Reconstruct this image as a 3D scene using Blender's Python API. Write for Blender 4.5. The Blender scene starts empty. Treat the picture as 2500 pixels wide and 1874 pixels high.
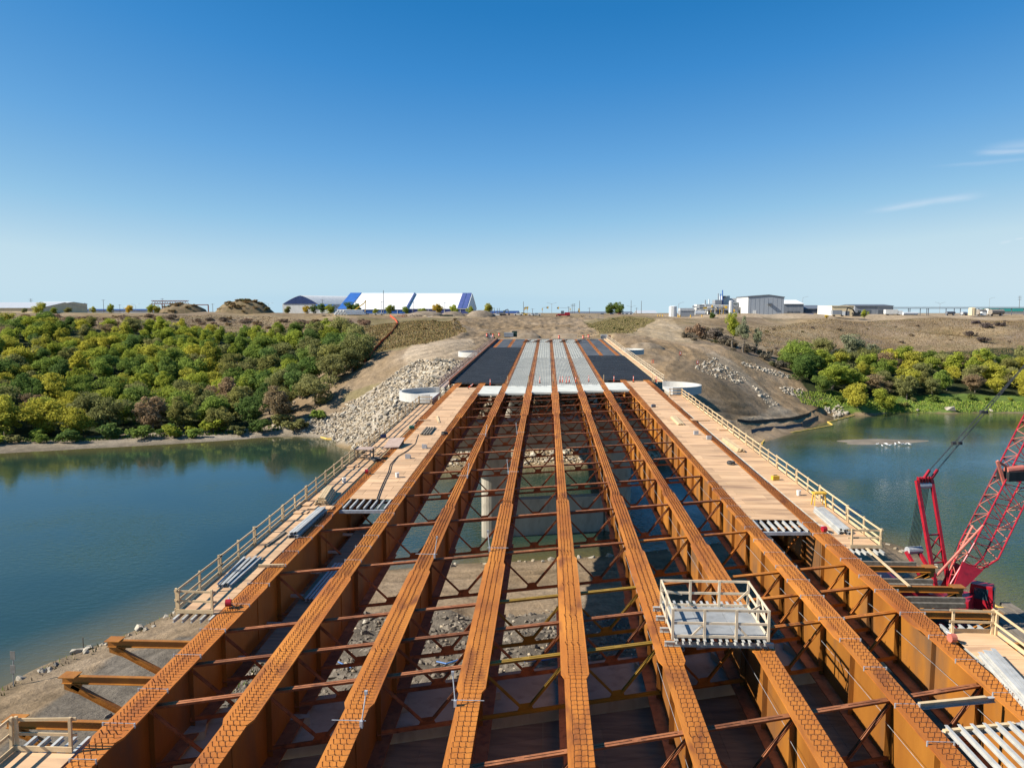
import bpy, bmesh, math, random
import numpy as np
from mathutils import Vector, Matrix, noise as mnoise
random.seed(7); rng = np.random.default_rng(7)
sc = bpy.context.scene
COL = sc.collection

# ---------------------------------------------------------------- camera
FPX, CX, CY, YH, XV = 1900.0, 1250.0, 937.0, 752.0, 1337.0
TH = math.atan((CY-YH)/FPX); YAW = math.atan((XV-CX)/FPX*math.cos(TH))
CAM = np.array([-1.09, 0.0, 14.19])
cd = bpy.data.cameras.new('camera'); cam = bpy.data.objects.new('camera', cd); COL.objects.link(cam)
cam.location = CAM; cam.rotation_euler = (math.pi/2-TH, 0, YAW)
cd.sensor_width = 36.0; cd.lens = FPX/2500.0*36.0; cd.clip_end = 20000; cd.clip_start = 0.5
sc.camera = cam

# ---------------------------------------------------------------- sky and sun
SUN_EL, SUN_AZ = math.radians(37), math.radians(13)      # sun stands to the left, a little behind the camera
sun_vec = Vector((-math.cos(SUN_EL)*math.cos(SUN_AZ), -math.cos(SUN_EL)*math.sin(SUN_AZ), math.sin(SUN_EL)))
world = bpy.data.worlds.new('World'); sc.world = world; world.use_nodes = True
wn, wl = world.node_tree.nodes, world.node_tree.links
wn.clear()
def wnode(t, **k):
    n = wn.new(t)
    for a, b in k.items(): setattr(n, a, b)
    return n
w_out = wnode('ShaderNodeOutputWorld'); w_bg = wnode('ShaderNodeBackground')
sky = wnode('ShaderNodeTexSky', sky_type='NISHITA', sun_disc=False)
sky.sun_elevation = SUN_EL; sky.sun_rotation = math.atan2(sun_vec.x, sun_vec.y)
sky.altitude = 500; sky.air_density = 1.0; sky.dust_density = 0.35; sky.ozone_density = 3.0
_tc = wnode('ShaderNodeTexCoord'); _sp = wnode('ShaderNodeSeparateXYZ'); _mx = wnode('ShaderNodeMath', operation='MAXIMUM'); _cb = wnode('ShaderNodeCombineXYZ')
wl.new(_tc.outputs['Generated'], _sp.inputs[0]); wl.new(_sp.outputs[2], _mx.inputs[0]); _mx.inputs[1].default_value = .012
wl.new(_sp.outputs[0], _cb.inputs[0]); wl.new(_sp.outputs[1], _cb.inputs[1]); wl.new(_mx.outputs[0], _cb.inputs[2]); wl.new(_cb.outputs[0], sky.inputs['Vector'])
w_bg.inputs['Strength'].default_value = 0.05
w_hs = wnode('ShaderNodeHueSaturation'); w_hs.inputs['Saturation'].default_value = 1.22
wl.new(sky.outputs[0], w_hs.inputs['Color'])
# colour grade of the sky light: deeper blue aloft, pale blue at the horizon
w_sc = wnode('ShaderNodeSeparateColor'); wl.new(w_hs.outputs[0], w_sc.inputs[0])
w_k = wnode('ShaderNodeMath', operation='MULTIPLY'); wl.new(w_sc.outputs[1], w_k.inputs[0]); w_k.inputs[1].default_value = .0943
w_rp = wnode('ShaderNodeValToRGB'); wl.new(w_k.outputs[0], w_rp.inputs[0])
def lin(c): return tuple((v/255/12.92 if v < 11 else ((v/255+.055)/1.055)**2.4) for v in c)
_st = [(.10,(34,112,180)),(.165,(42,124,192)),(.202,(62,139,206)),(.287,(103,167,222)),(.413,(148,197,231)),(.56,(192,221,236)),(.95,(222,236,243))]
for k_, (p_, c_) in enumerate(_st):
    e_ = w_rp.color_ramp.elements[k_] if k_ < 2 else w_rp.color_ramp.elements.new(p_)
    e_.position = p_; e_.color = (*lin(c_), 1)
w_cc = wnode('ShaderNodeVectorMath', operation='SCALE'); wl.new(w_rp.outputs[0], w_cc.inputs[0]); w_cc.inputs['Scale'].default_value = 1/.0943
# thin cirrus wisps low in the east
w_tc = wnode('ShaderNodeTexCoord'); w_sep = wnode('ShaderNodeSeparateXYZ')
wl.new(w_tc.outputs['Generated'], w_sep.inputs[0])
def wmath(op, a, b=None):
    n = wnode('ShaderNodeMath', operation=op)
    for i, v in enumerate((a, b)):
        if v is None: continue
        if isinstance(v, (int, float)): n.inputs[i].default_value = v
        else: wl.new(v, n.inputs[i])
    return n.outputs[0]
w_y = wmath('MAXIMUM', w_sep.outputs['Y'], 0.05)
w_u = wmath('DIVIDE', w_sep.outputs['X'], w_y); w_v = wmath('DIVIDE', w_sep.outputs['Z'], w_y)
def cray(px, py):
    f = np.array([-math.sin(YAW)*math.cos(TH), math.cos(YAW)*math.cos(TH), -math.sin(TH)])
    r = np.array([math.cos(YAW), math.sin(YAW), 0.0]); u = np.cross(r, f)
    return f+(px-CX)/FPX*r-(py-CY)/FPX*u
w_nz = wnode('ShaderNodeTexNoise'); w_nz.inputs['Scale'].default_value = 1.0; w_nz.inputs['Detail'].default_value = 5.0
w_cb = wnode('ShaderNodeCombineXYZ')
wl.new(wmath('MULTIPLY', wmath('ADD', w_u, wmath('MULTIPLY', w_v, 3.0)), 9.0), w_cb.inputs[0])
wl.new(wmath('MULTIPLY', wmath('SUBTRACT', w_v, wmath('MULTIPLY', w_u, 0.2)), 110.0), w_cb.inputs[1])
wl.new(w_cb.outputs[0], w_nz.inputs['Vector'])
w_mask = None
for (x0, y0, x1, y1, wid, amp) in [(2128, 516, 2390, 474, 7, .40), (2380, 373, 2540, 367, 6, .42), (2400, 366, 2620, 338, 10, .26), (2290, 406, 2540, 386, 4, .16), (2440, 594, 2470, 588, 3, .25), (2478, 584, 2500, 581, 2, .3)]:
    a, b = cray(x0, y0), cray(x1, y1)
    ua, va, ub, vb = a[0]/a[1], a[2]/a[1], b[0]/b[1], b[2]/b[1]
    m = (vb-va)/(ub-ua); L = ub-ua; wd = wid/FPX
    s = wmath('DIVIDE', wmath('SUBTRACT', w_u, ua), L)
    d = wmath('DIVIDE', wmath('SUBTRACT', wmath('SUBTRACT', w_v, va), wmath('MULTIPLY', wmath('SUBTRACT', w_u, ua), m)), wd)
    d = wmath('ADD', d, wmath('MULTIPLY', wmath('SUBTRACT', w_nz.outputs[0], 0.5), 2.2))
    g = wmath('EXPONENT', wmath('MULTIPLY', wmath('MULTIPLY', d, d), -1.0))
    e = wmath('SUBTRACT', wmath('MULTIPLY', s, 2.0), 1.0)
    e = wmath('EXPONENT', wmath('MULTIPLY', wmath('POWER', wmath('ABSOLUTE', e), 4.0), -1.6))
    k = wmath('MULTIPLY', wmath('MULTIPLY', g, e), amp)
    w_mask = k if w_mask is None else wmath('MAXIMUM', w_mask, k)
w_mask = wmath('MULTIPLY', w_mask, wmath('MULTIPLY', w_nz.outputs[0], 1.25))
w_mx = wnode('ShaderNodeMixRGB'); wl.new(w_mask, w_mx.inputs[0]); wl.new(w_cc.outputs[0], w_mx.inputs[1]); w_mx.inputs[2].default_value = (9.5, 9.8, 10.5, 1)
wl.new(w_mx.outputs[0], w_bg.inputs['Color']); wl.new(w_bg.outputs[0], w_out.inputs['Surface'])
sd = bpy.data.lights.new('sun', 'SUN'); sd.energy = 5.0; sd.angle = math.radians(0.5); sd.color = (1.0, 0.93, 0.82)
sun = bpy.data.objects.new('sun', sd); COL.objects.link(sun); sun.rotation_euler = sun_vec.to_track_quat('Z', 'Y').to_euler()
sun.location = (-60, -20, 60)
vs = sc.view_settings; vs.view_transform = 'Standard'; vs.look = 'None'; vs.exposure = 0.91; vs.gamma = 1.0; vs.use_curve_mapping = False
sc.cycles.max_bounces = 5; sc.cycles.diffuse_bounces = 2; sc.cycles.transparent_max_bounces = 6; sc.cycles.use_denoising = True

# ---------------------------------------------------------------- placing helpers
S, GR, SK, WZ = 3.8, 0.0184, 0.32, -17.8       # girder spacing, grade, skew, water level
GX = [(i-4)*S for i in range(9)]
def zb(y): return GR*y
def atY(px, py, Y):
    d = cray(px, py); return CAM+d*(Y-CAM[1])/d[1]
def atZ(px, py, Z):
    d = cray(px, py); return CAM+d*(Z-CAM[2])/d[2]
def atB(px, py, h=0.0):
    d = cray(px, py); return CAM+d*((h-CAM[2])/(d[2]-GR*d[1]))
_f = cray(CX, CY); _r = np.array([math.cos(YAW), math.sin(YAW), 0.0]); _u = np.cross(_r, _f)
def proj(P):
    d = np.asarray(P, float)-CAM; z = d@_f
    z = np.where(np.abs(z) < 1e-3, 1e-3, z)
    return CX+FPX*(d@_r)/z, CY-FPX*(d@_u)/z, z

# ---------------------------------------------------------------- mesh builder
class MB:
    def __init__(s): s.v = []; s.f = []
    def add(s, vs_, fs):
        n = len(s.v); s.v += [tuple(map(float, p)) for p in vs_]; s.f += [tuple(i+n for i in q) for q in fs]; return s
    def box(s, x0, x1, y0, y1, z0, z1):
        return s.add([(x0,y0,z0),(x1,y0,z0),(x1,y1,z0),(x0,y1,z0),(x0,y0,z1),(x1,y0,z1),(x1,y1,z1),(x0,y1,z1)],
                     [(0,3,2,1),(4,5,6,7),(0,1,5,4),(1,2,6,5),(2,3,7,6),(3,0,4,7)])
    def cbox(s, c, sx, sy, sz, rz=0.0):
        ca, sa = math.cos(rz), math.sin(rz); vs_ = []
        for dz in (-sz/2, sz/2):
            for dx, dy in ((-sx/2,-sy/2),(sx/2,-sy/2),(sx/2,sy/2),(-sx/2,sy/2)):
                vs_.append((c[0]+dx*ca-dy*sa, c[1]+dx*sa+dy*ca, c[2]+dz))
        return s.add(vs_, [(0,3,2,1),(4,5,6,7),(0,1,5,4),(1,2,6,5),(2,3,7,6),(3,0,4,7)])
    def bar(s, a, b, w, h=None, up=(0,0,1)):
        h = w if h is None else h
        a, b = Vector(a), Vector(b); d = (b-a)
        if d.length < 1e-6: return s
        d.normalize(); up = Vector(up); side = d.cross(up)
        if side.length < 1e-3: side = d.cross(Vector((1,0,0)))
        side.normalize(); up = side.cross(d); vs_ = []
        for p in (a, b):
            for i, j in ((-1,-1),(1,-1),(1,1),(-1,1)): vs_.append(p+side*(i*w/2)+up*(j*h/2))
        return s.add(vs_, [(0,3,2,1),(4,5,6,7),(0,1,5,4),(1,2,6,5),(2,3,7,6),(3,0,4,7)])
    def tube(s, a, b, r0, r1=None, n=8, caps=True):
        r1 = r0 if r1 is None else r1
        a, b = Vector(a), Vector(b); d = (b-a).normalized()
        t = d.cross(Vector((0,0,1)))
        if t.length < 1e-3: t = Vector((1,0,0))
        t.normalize(); q = d.cross(t); vs_ = []
        for p, r in ((a, r0), (b, r1)):
            for k in range(n):
                an = 2*math.pi*k/n; vs_.append(p+(t*math.cos(an)+q*math.sin(an))*r)
        fs = [(k, (k+1) % n, n+(k+1) % n, n+k) for k in range(n)]
        if caps: fs += [tuple(range(n-1, -1, -1)), tuple(range(n, 2*n))]
        return s.add(vs_, fs)
    def path(s, pts, r, n=6):
        for a, b in zip(pts[:-1], pts[1:]): s.tube(a, b, r, r, n)
        return s
    def prism(s, poly, z0, z1):
        n = len(poly); vs_ = [(x, y, z0) for x, y in poly]+[(x, y, z1) for x, y in poly]
        return s.add(vs_, [tuple(range(n-1, -1, -1)), tuple(range(n, 2*n))]+[(k, (k+1) % n, n+(k+1) % n, n+k) for k in range(n)])
    def extrude(s, pts, vec):
        n = len(pts); v = Vector(vec)
        vs_ = [Vector(p) for p in pts]+[Vector(p)+v for p in pts]
        return s.add(vs_, [tuple(range(n-1, -1, -1)), tuple(range(n, 2*n))]+[(k, (k+1) % n, n+(k+1) % n, n+k) for k in range(n)])
    def ibeam(s, a, b, w, h, t=0.03, up=(0,0,1)):
        a, b = Vector(a), Vector(b); d = (b-a).normalized(); side = d.cross(Vector(up)).normalized(); u = side.cross(d)
        o = u*(h/2-t/2)
        s.bar(a+o, b+o, w, t, up); s.bar(a-o, b-o, w, t, up); s.bar(a, b, t*0.8, h-2*t-0.002, up); return s
    def mesh(s, name, mat=None, org=(0,0,0), smooth=False):
        me = bpy.data.meshes.new(name); v = np.array(s.v, float)-np.array(org, float)
        me.from_pydata(v.tolist(), [], s.f)
        if mat: me.materials.append(mat)
        bm = bmesh.new(); bm.from_mesh(me); bmesh.ops.recalc_face_normals(bm, faces=bm.faces); bm.to_mesh(me); bm.free()
        if smooth: me.polygons.foreach_set('use_smooth', [True]*len(me.polygons))
        return me
    def build(s, name, mat, parent=None, org=None, smooth=False):
        if parent is not None:
            o0 = worg(parent)
            o = bpy.data.objects.new(name, s.mesh(name, mat, o0, smooth)); COL.objects.link(o); o.parent = parent
        else:
            if org is None:
                v = np.array(s.v); org = (v[:,0].mean(), v[:,1].mean(), v[:,2].min())
            o = bpy.data.objects.new(name, s.mesh(name, mat, org, smooth)); COL.objects.link(o); o.location = org
        return o
def worg(o):
    p = np.array(o.location)
    return p if o.parent is None else p+worg(o.parent)
def tag(o, label=None, cat=None, group=None, kind=None):
    if label: o['label'] = label
    if cat: o['category'] = cat
    if group: o['group'] = group
    if kind: o['kind'] = kind
    return o
def thing(name, loc, label, cat, group=None):
    o = bpy.data.objects.new(name, None); COL.objects.link(o); o.location = tuple(map(float, loc)); o.empty_display_size = 0.3
    return tag(o, label, cat, group)
def inst(name, me, loc, parent=None, rot=(0,0,0), scale=(1,1,1)):
    o = bpy.data.objects.new(name, me); COL.objects.link(o)
    l = np.array(loc, float)
    if parent is not None: o.parent = parent; l = l-worg(parent)
    o.location = l; o.rotation_euler = rot; o.scale = scale
    return o
def copy_tree(o, loc, rotz=0.0, scale=(1,1,1)):
    r = o.copy(); COL.objects.link(r); r.location = loc; r.rotation_euler = (0,0,rotz); r.scale = scale
    for ch in o.children:
        c = ch.copy(); COL.objects.link(c); c.parent = r
        for g in ch.children:
            d = g.copy(); COL.objects.link(d); d.parent = c
    return r
ORD = ['first','second','third','fourth','fifth','sixth','seventh','eighth','ninth','tenth','eleventh','twelfth','thirteenth','fourteenth','fifteenth','sixteenth','seventeenth','eighteenth','nineteenth','twentieth']

# ---------------------------------------------------------------- materials
def nt(name):
    m = bpy.data.materials.new(name); m.use_nodes = True
    n = m.node_tree.nodes; n.clear()
    return m, n, m.node_tree.links
def lerp3(a, b, t): return tuple(a[i]*(1-t)+b[i]*t for i in range(3))
def surf(name, c0, c1=None, rough=0.7, scale=1.0, detail=6, bump=0.0, bscale=None, metal=0.0, objvar=0.0, stretch=(1,1,1), c2=None, s2=6.0, spec=0.4, lo=0.35, hi=0.65):
    """two-tone noise surface; objvar = brightness spread from object to object"""
    m, n, l = nt(name)
    out = n.new('ShaderNodeOutputMaterial'); b = n.new('ShaderNodeBsdfPrincipled'); l.new(b.outputs[0], out.inputs[0])
    b.inputs['Roughness'].default_value = rough; b.inputs['Metallic'].default_value = metal; b.inputs['Specular IOR Level'].default_value = spec
    c1 = c1 or c0
    geo = n.new('ShaderNodeNewGeometry'); mp = n.new('ShaderNodeMapping'); mp.inputs['Scale'].default_value = stretch
    l.new(geo.outputs['Position'], mp.inputs[0])
    nz = n.new('ShaderNodeTexNoise'); nz.inputs['Scale'].default_value = scale; nz.inputs['Detail'].default_value = detail; nz.inputs['Roughness'].default_value = 0.6
    l.new(mp.outputs[0], nz.inputs['Vector'])
    rp = n.new('ShaderNodeValToRGB'); rp.color_ramp.elements[0].position = lo; rp.color_ramp.elements[1].position = hi
    rp.color_ramp.elements[0].color = (*c0, 1); rp.color_ramp.elements[1].color = (*c1, 1); l.new(nz.outputs[0], rp.inputs[0])
    col = rp.outputs[0]
    if c2:
        n2 = n.new('ShaderNodeTexNoise'); n2.inputs['Scale'].default_value = s2; n2.inputs['Detail'].default_value = 4; l.new(mp.outputs[0], n2.inputs['Vector'])
        r2 = n.new('ShaderNodeValToRGB'); r2.color_ramp.elements[0].position = 0.52; r2.color_ramp.elements[1].position = 0.72; l.new(n2.outputs[0], r2.inputs[0])
        mx = n.new('ShaderNodeMixRGB'); l.new(r2.outputs[0], mx.inputs[0]); l.new(col, mx.inputs[1]); mx.inputs[2].default_value = (*c2, 1); col = mx.outputs[0]
    if objvar:
        oi = n.new('ShaderNodeObjectInfo'); mr = n.new('ShaderNodeMapRange'); mr.inputs[3].default_value = 1-objvar; mr.inputs[4].default_value = 1+objvar
        l.new(oi.outputs['Random'], mr.inputs[0]); hv = n.new('ShaderNodeHueSaturation'); l.new(mr.outputs[0], hv.inputs['Value']); l.new(col, hv.inputs['Color']); col = hv.outputs[0]
    l.new(col, b.inputs['Base Color'])
    if bump:
        nb = n.new('ShaderNodeTexNoise'); nb.inputs['Scale'].default_value = bscale or scale*6; nb.inputs['Detail'].default_value = 5; l.new(mp.outputs[0], nb.inputs['Vector'])
        bp = n.new('ShaderNodeBump'); bp.inputs['Strength'].default_value = bump; bp.inputs['Distance'].default_value = 0.1; l.new(nb.outputs[0], bp.inputs['Height']); l.new(bp.outputs[0], b.inputs['Normal'])
    return m
M = {}
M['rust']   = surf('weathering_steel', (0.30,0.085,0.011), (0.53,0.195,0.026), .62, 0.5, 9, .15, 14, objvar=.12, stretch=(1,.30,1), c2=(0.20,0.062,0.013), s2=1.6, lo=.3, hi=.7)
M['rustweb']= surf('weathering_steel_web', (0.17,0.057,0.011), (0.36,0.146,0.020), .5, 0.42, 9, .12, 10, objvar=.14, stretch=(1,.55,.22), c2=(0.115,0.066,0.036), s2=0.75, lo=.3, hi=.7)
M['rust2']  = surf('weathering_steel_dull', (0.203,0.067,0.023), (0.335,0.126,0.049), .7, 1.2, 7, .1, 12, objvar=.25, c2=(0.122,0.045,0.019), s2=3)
M['rustdark']= surf('rusty_stud_steel', (0.090,0.029,0.009), (0.152,0.050,0.013), .75, 3, 4, objvar=.1)
M['yelsteel']= surf('fresh_yellow_steel', (0.207,0.122,0.014), (0.280,0.164,0.018), .6, 1.5, 6, objvar=.1)
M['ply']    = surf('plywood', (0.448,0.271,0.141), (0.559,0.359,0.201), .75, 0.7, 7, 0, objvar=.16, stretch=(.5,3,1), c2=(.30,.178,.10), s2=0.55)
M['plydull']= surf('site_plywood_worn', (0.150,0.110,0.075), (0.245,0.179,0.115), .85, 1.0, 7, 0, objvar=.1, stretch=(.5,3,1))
M['timber'] = surf('sawn_timber', (0.458,0.326,0.180), (0.561,0.420,0.246), .75, 2.0, 6, 0, objvar=.14, stretch=(1,1,1))
M['oldtimber'] = surf('weathered_timber', (0.103,0.084,0.061), (0.182,0.153,0.117), .85, 1.5, 6, .2, 20, objvar=.2, stretch=(3,.4,3))
M['pale']   = surf('pale_timber', (.46,.375,.26), (.58,.48,.345), .75, 2.0, 5, objvar=.14)
M['alu']    = surf('aluminium_joist', (0.319,0.316,0.295), (0.422,0.414,0.383), .42, 2.0, 5, metal=.0, objvar=.12)
M['galv']   = surf('galvanised_steel', (0.287,0.301,0.315), (0.424,0.437,0.452), .45, 4.0, 5, metal=.2, objvar=.1)
M['conc']   = surf('concrete', (0.278,0.246,0.191), (0.362,0.322,0.253), .85, 0.6, 8, .08, 8, c2=(0.237,0.207,0.162), s2=1.6, stretch=(1,1,.4))
M['concw']  = surf('fresh_pale_concrete', (0.404,0.388,0.355), (0.484,0.465,0.425), .8, 0.8, 7, .05, 8)
M['form']   = surf('grey_form_panel', (0.438,0.442,0.388), (0.612,0.603,0.523), .7, 0.9, 7, .0, objvar=.06, c2=(0.366,0.369,0.325), s2=1.8, stretch=(.6,1.5,1))
M['rebarL'] = surf('dusty_rebar', (.10,.095,.085), (.20,.19,.17), .7, 0.5, 5, stretch=(1,.3,1))
M['rebarD'] = surf('black_rebar', (0.025,0.027,0.030), (0.046,0.048,0.051), .6, 0.4, 5)
M['formD']  = surf('dark_form_panel', (0.042,0.046,0.050), (0.078,0.082,0.087), .75, 0.35, 6, stretch=(1,.3,1))
M['red']    = surf('crane_red', (0.273,0.006,0.016), (0.356,0.013,0.025), .38, 1.2, 5, objvar=.1, c2=(0.201,0.009,0.018), s2=3)
M['salmon'] = surf('faded_crane_red', (0.400,0.104,0.071), (0.465,0.155,0.110), .5, 1.5, 5)
M['black']  = surf('black_rubber', (0.009,0.009,0.010), (0.023,0.023,0.023), .6, 2, 4)
M['cable']  = surf('wire_rope', (0.023,0.023,0.024), (0.046,0.046,0.046), .5, 3, 3)
M['orange'] = surf('orange_plastic', (0.593,0.057,0.015), (0.669,0.091,0.027), .5, 2, 3, objvar=.08)
M['white']  = surf('white_paint', (0.613,0.613,0.596), (0.679,0.679,0.662), .6, 0.5, 5)
M['offwhite']= surf('off_white_cladding', (0.558,0.549,0.513), (0.666,0.657,0.621), .65, 0.3, 6, stretch=(2,2,.4))
M['blue']   = surf('blue_fabric', (0.027,0.099,0.319), (0.038,0.129,0.395), .5, 0.4, 4)
M['dkblue'] = surf('dark_blue_cladding', (0.015,0.034,0.114), (0.027,0.053,0.160), .5, 0.5, 4)
M['navy']   = surf('navy_fabric', (0.057,0.076,0.205), (0.076,0.099,0.258), .5, 0.4, 4)
M['fabric'] = surf('white_roof_fabric', (0.670,0.670,0.644), (0.720,0.720,0.695), .6, 0.15, 5, stretch=(1,1,3))
M['grey']   = surf('grey_cladding', (0.205,0.220,0.239), (0.255,0.270,0.293), .55, 0.5, 5, stretch=(3,3,.2))
M['ltgrey'] = surf('light_grey_cladding', (0.357,0.372,0.388), (0.441,0.456,0.464), .55, 0.5, 5, stretch=(3,3,.2))
M['dkgrey'] = surf('dark_grey_cladding', (0.086,0.098,0.114), (0.137,0.149,0.171), .6, 0.5, 5, stretch=(3,3,.2))
M['tan']    = surf('tan_cladding', (0.608,0.476,0.278), (0.742,0.595,0.371), .6, 0.5, 5, stretch=(3,3,.3))
M['green']  = surf('green_metal_roof', (0.015,0.129,0.091), (0.027,0.182,0.129), .5, 0.4, 4)
M['yellow'] = surf('yellow_paint', (0.547,0.319,0.023), (0.623,0.395,0.046), .5, 1, 4)
M['boomyel']= surf('yellow_float_fabric', (0.547,0.334,0.046), (0.638,0.441,0.106), .6, 1.2, 4)
M['pole']   = surf('wood_pole', (0.076,0.061,0.049), (0.129,0.106,0.087), .85, 1, 4)
M['steelpole'] = surf('steel_pole', (0.243,0.251,0.258), (0.319,0.327,0.334), .5, 1, 4, metal=.3)
M['wtank']  = surf('timber_clad_tank', (0.198,0.167,0.137), (0.304,0.266,0.220), .8, 0.6, 5, stretch=(3,.5,3))
M['glass']  = surf('cab_glass', (0.023,0.046,0.057), (0.038,0.068,0.084), .08, 1, 2, spec=.8)
M['redbrown']= surf('red_oxide_steel', (0.152,0.030,0.015), (0.243,0.057,0.030), .6, 1, 4)
M['rock']   = surf('pale_fieldstone', (0.258,0.223,0.171), (0.388,0.346,0.277), .9, 0.8, 5, .3, 6, objvar=.28, c2=(0.194,0.161,0.123), s2=1.7)
M['silt']   = surf('black_silt_fence', (0.009,0.010,0.012), (0.023,0.024,0.027), .55, 2, 5, .4, 5)
M['bluepipe']= surf('blue_hose', (0.038,0.129,0.350), (0.053,0.167,0.418), .5, 1, 3)
M['sign']   = surf('weathered_sign_back', (0.152,0.144,0.129), (0.213,0.205,0.190), .6, 3, 4)
M['bird']   = surf('white_feather', (0.720,0.720,0.720), (0.774,0.774,0.774), .8, 3, 2)
M['dumpster'] = surf('dark_green_steel', (0.014,0.038,0.027), (0.023,0.057,0.038), .6, 1, 4)

# ================================================================ terrain, river
ctrl = []
def cW(px, py, Y): p = atY(px, py, Y); ctrl.append((p[0], p[1], p[2]))
def cP(x, y, z): ctrl.append((x, y, z))
FAR_SHORE = [(-420,40),(-260,104),(-180,138),(-121.9,164.4),(-91.3,177.2),(-66.9,190),(-52,184),(-45.9,172.4),(-33,156),(-20.8,150.3),(-9.4,154.4),(7.7,157.2),(25,163),(40,173),(49.7,185.3),(69.2,210.4),(83,230.8),(107.7,242.7),(144.9,243.5),(260,248),(420,250)]
NEAR_SHORE = [(-52,-10),(-50,30),(-47.3,61.1),(-45.4,67),(-42.2,72.9),(-40.8,77.3),(-34,86),(-24,91),(-12.6,94.8),(-4.2,96.3),(3.1,98.1),(14.4,101.9),(21.9,105.1),(34,108),(45.2,107.1),(48.5,95.4),(48,82.3),(48.5,78.9),(49,60),(50,30),(52,-10)]
def dense(poly, st):
    out = []
    for a, b in zip(poly[:-1], poly[1:]):
        n = max(1, int(math.dist(a, b)/st))
        for k in range(n): out.append((a[0]+(b[0]-a[0])*k/n, a[1]+(b[1]-a[1])*k/n))
    return out+[poly[-1]]
def offs(poly, d):
    o = []
    for i, p in enumerate(poly):
        a = poly[max(i-1,0)]; b = poly[min(i+1,len(poly)-1)]
        t = np.array([b[0]-a[0], b[1]-a[1]]); t /= np.linalg.norm(t)+1e-9
        o.append((p[0]-t[1]*d, p[1]+t[0]*d))
    return o
for p in dense(FAR_SHORE, 9): cP(p[0], p[1], WZ)
for p in dense(NEAR_SHORE, 9): cP(p[0], p[1], WZ)
for p in offs(dense(FAR_SHORE, 16), -9): cP(p[0], p[1], WZ-1.6)
for p in offs(dense(NEAR_SHORE, 16), 7): cP(p[0], p[1], WZ-1.6)
for p in [(-80,140),(-100,110),(-60,120),(0,127),(25,135),(75,150),(100,200),(150,190),(90,120),(80,70),(-80,70),(-85,20),(85,20),(-160,90),(200,200),(-50,140)]: cP(p[0], p[1], WZ-3.5)
for p in [(-330,76),(-260,104),(-200,130),(-150,152),(-112,169),(-85,180)]:
    for d, z in ((14,WZ+.7),(30,WZ+2.2),(62,-11.5),(105,-4),(150,2.5),(190,7.5),(235,10.6)):
        if p[0] > -90 and d > 40: continue
        cP(p[0]-d*.12, p[1]+d, z)
for q in [(800,920,224),(700,1000,212),(880,870,242),(750,950,220),(650,1020,206),(640,970,236),(950,980,180),(1000,950,188),(900,1010,182),(880,1045,178),(1050,900,201),(960,905,208),(1100,900,190),
          (1050,850,222),(1130,840,228),(1000,870,215),(1150,830,240),(940,845,250),(1000,790,300),(950,776,370),(1080,792,300),(1115,803,275),(900,792,320),(800,803,312),(760,830,290),(840,850,262),(700,790,360),(620,800,345),
          (1345,817,262),(1330,797,320),(1330,772,430),(1250,802,318),(1420,802,318),(1180,795,330),(1140,808,296),(1500,800,300),(1460,790,350),(1600,792,335),(1560,776,400),(1640,785,365),(1700,805,318),(1715,832,270),
          (1590,838,240),(1555,826,252),(1640,840,246),(1650,882,224),(1800,862,254),(1700,920,210),(1750,950,206),(1850,920,240),(1900,960,232),(1950,1000,222),(1990,1001,226),(1850,1030,199),(1900,1022,208),(1750,1000,193),(1650,980,182),(1640,1030,173),(1800,980,204),(1850,1000,207),
          (1850,872,264),(1900,902,258),(1960,932,250),(2020,962,242),(2100,990,238),(2300,996,244),(2500,996,246),(2100,962,250),(2300,960,257),(2500,960,262),(2100,920,268),(2300,920,276),(2500,920,280),
          (2100,850,330),(2300,850,335),(2500,858,330),(2000,774,408),(2200,773,420),(2500,772,430),(1900,777,400),(1800,779,388),(1900,832,318),(1800,826,305),(2650,850,335),(2650,920,285),(2650,772,430)]: cW(*q)
for x in (-13,0,13): 
    for y, z in ((163,WZ+2.4),(176,WZ+3.6),(192,-8.5),(215,-2),(238,2.0),(250,4.1)): cP(x, y, z)
for p in [(-40,64,-17.0),(-36,66,-16.4),(-30,62,-15.8),(-25,45,-14.6),(-30,28,-14.6),(-42,42,-16.6),(-30,82,-16.6),(0,90,-16.7),(0,80,-16.0),(-14,80,-16.0),(14,85,-16.2),(0,66,-14.4),(-12,64,-14.2),(12,66,-14.5),(0,52,-11.4),(0,40,-9.5),(0,15,-9.5),(-14,40,-10.5),(14,42,-11),(25,96,-16.7),(40,98,-17.0),(41,80,-16.7),(30,72,-16.3),(26,50,-15.5),(40,50,-16.6),(30,28,-15.2),(42,28,-16.6)]: cP(*p)
for x in range(-700, 701, 100):
    for y in (475, 540, 620): cP(x, y, 10.7)
for p in [(-420,330,10.7),(480,300,-4),(480,400,10),(560,330,8)]: cP(*p)
C = np.array(ctrl); K = len(C)
def phi(r2): return 0.5*r2*np.log(r2+1e-9)
Cs = C[:, :2]/100.0
A = np.zeros((K+3, K+3)); D2 = ((Cs[:,None,:]-Cs[None,:,:])**2).sum(2)
A[:K,:K] = phi(D2)+np.eye(K)*2e-4; A[:K,K] = 1; A[:K,K+1:] = Cs; A[K,:K] = 1; A[K+1:,:K] = Cs.T
sol = np.linalg.solve(A, np.concatenate([C[:,2], np.zeros(3)]))
def rbf(X, Y):
    P = np.stack([np.ravel(X), np.ravel(Y)], 1)/100.0; out = np.zeros(len(P))
    for i in range(0, len(P), 8000):
        q = P[i:i+8000]; d = ((q[:,None,:]-Cs[None,:,:])**2).sum(2)
        out[i:i+8000] = phi(d)@sol[:K]+sol[K]+q@sol[K+1:]
    return out.reshape(np.shape(X))
def axis(breaks):
    o = []
    for a, b, st in breaks: o += list(np.arange(a, b, st))
    return np.array(o+[breaks[-1][1]])
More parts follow.
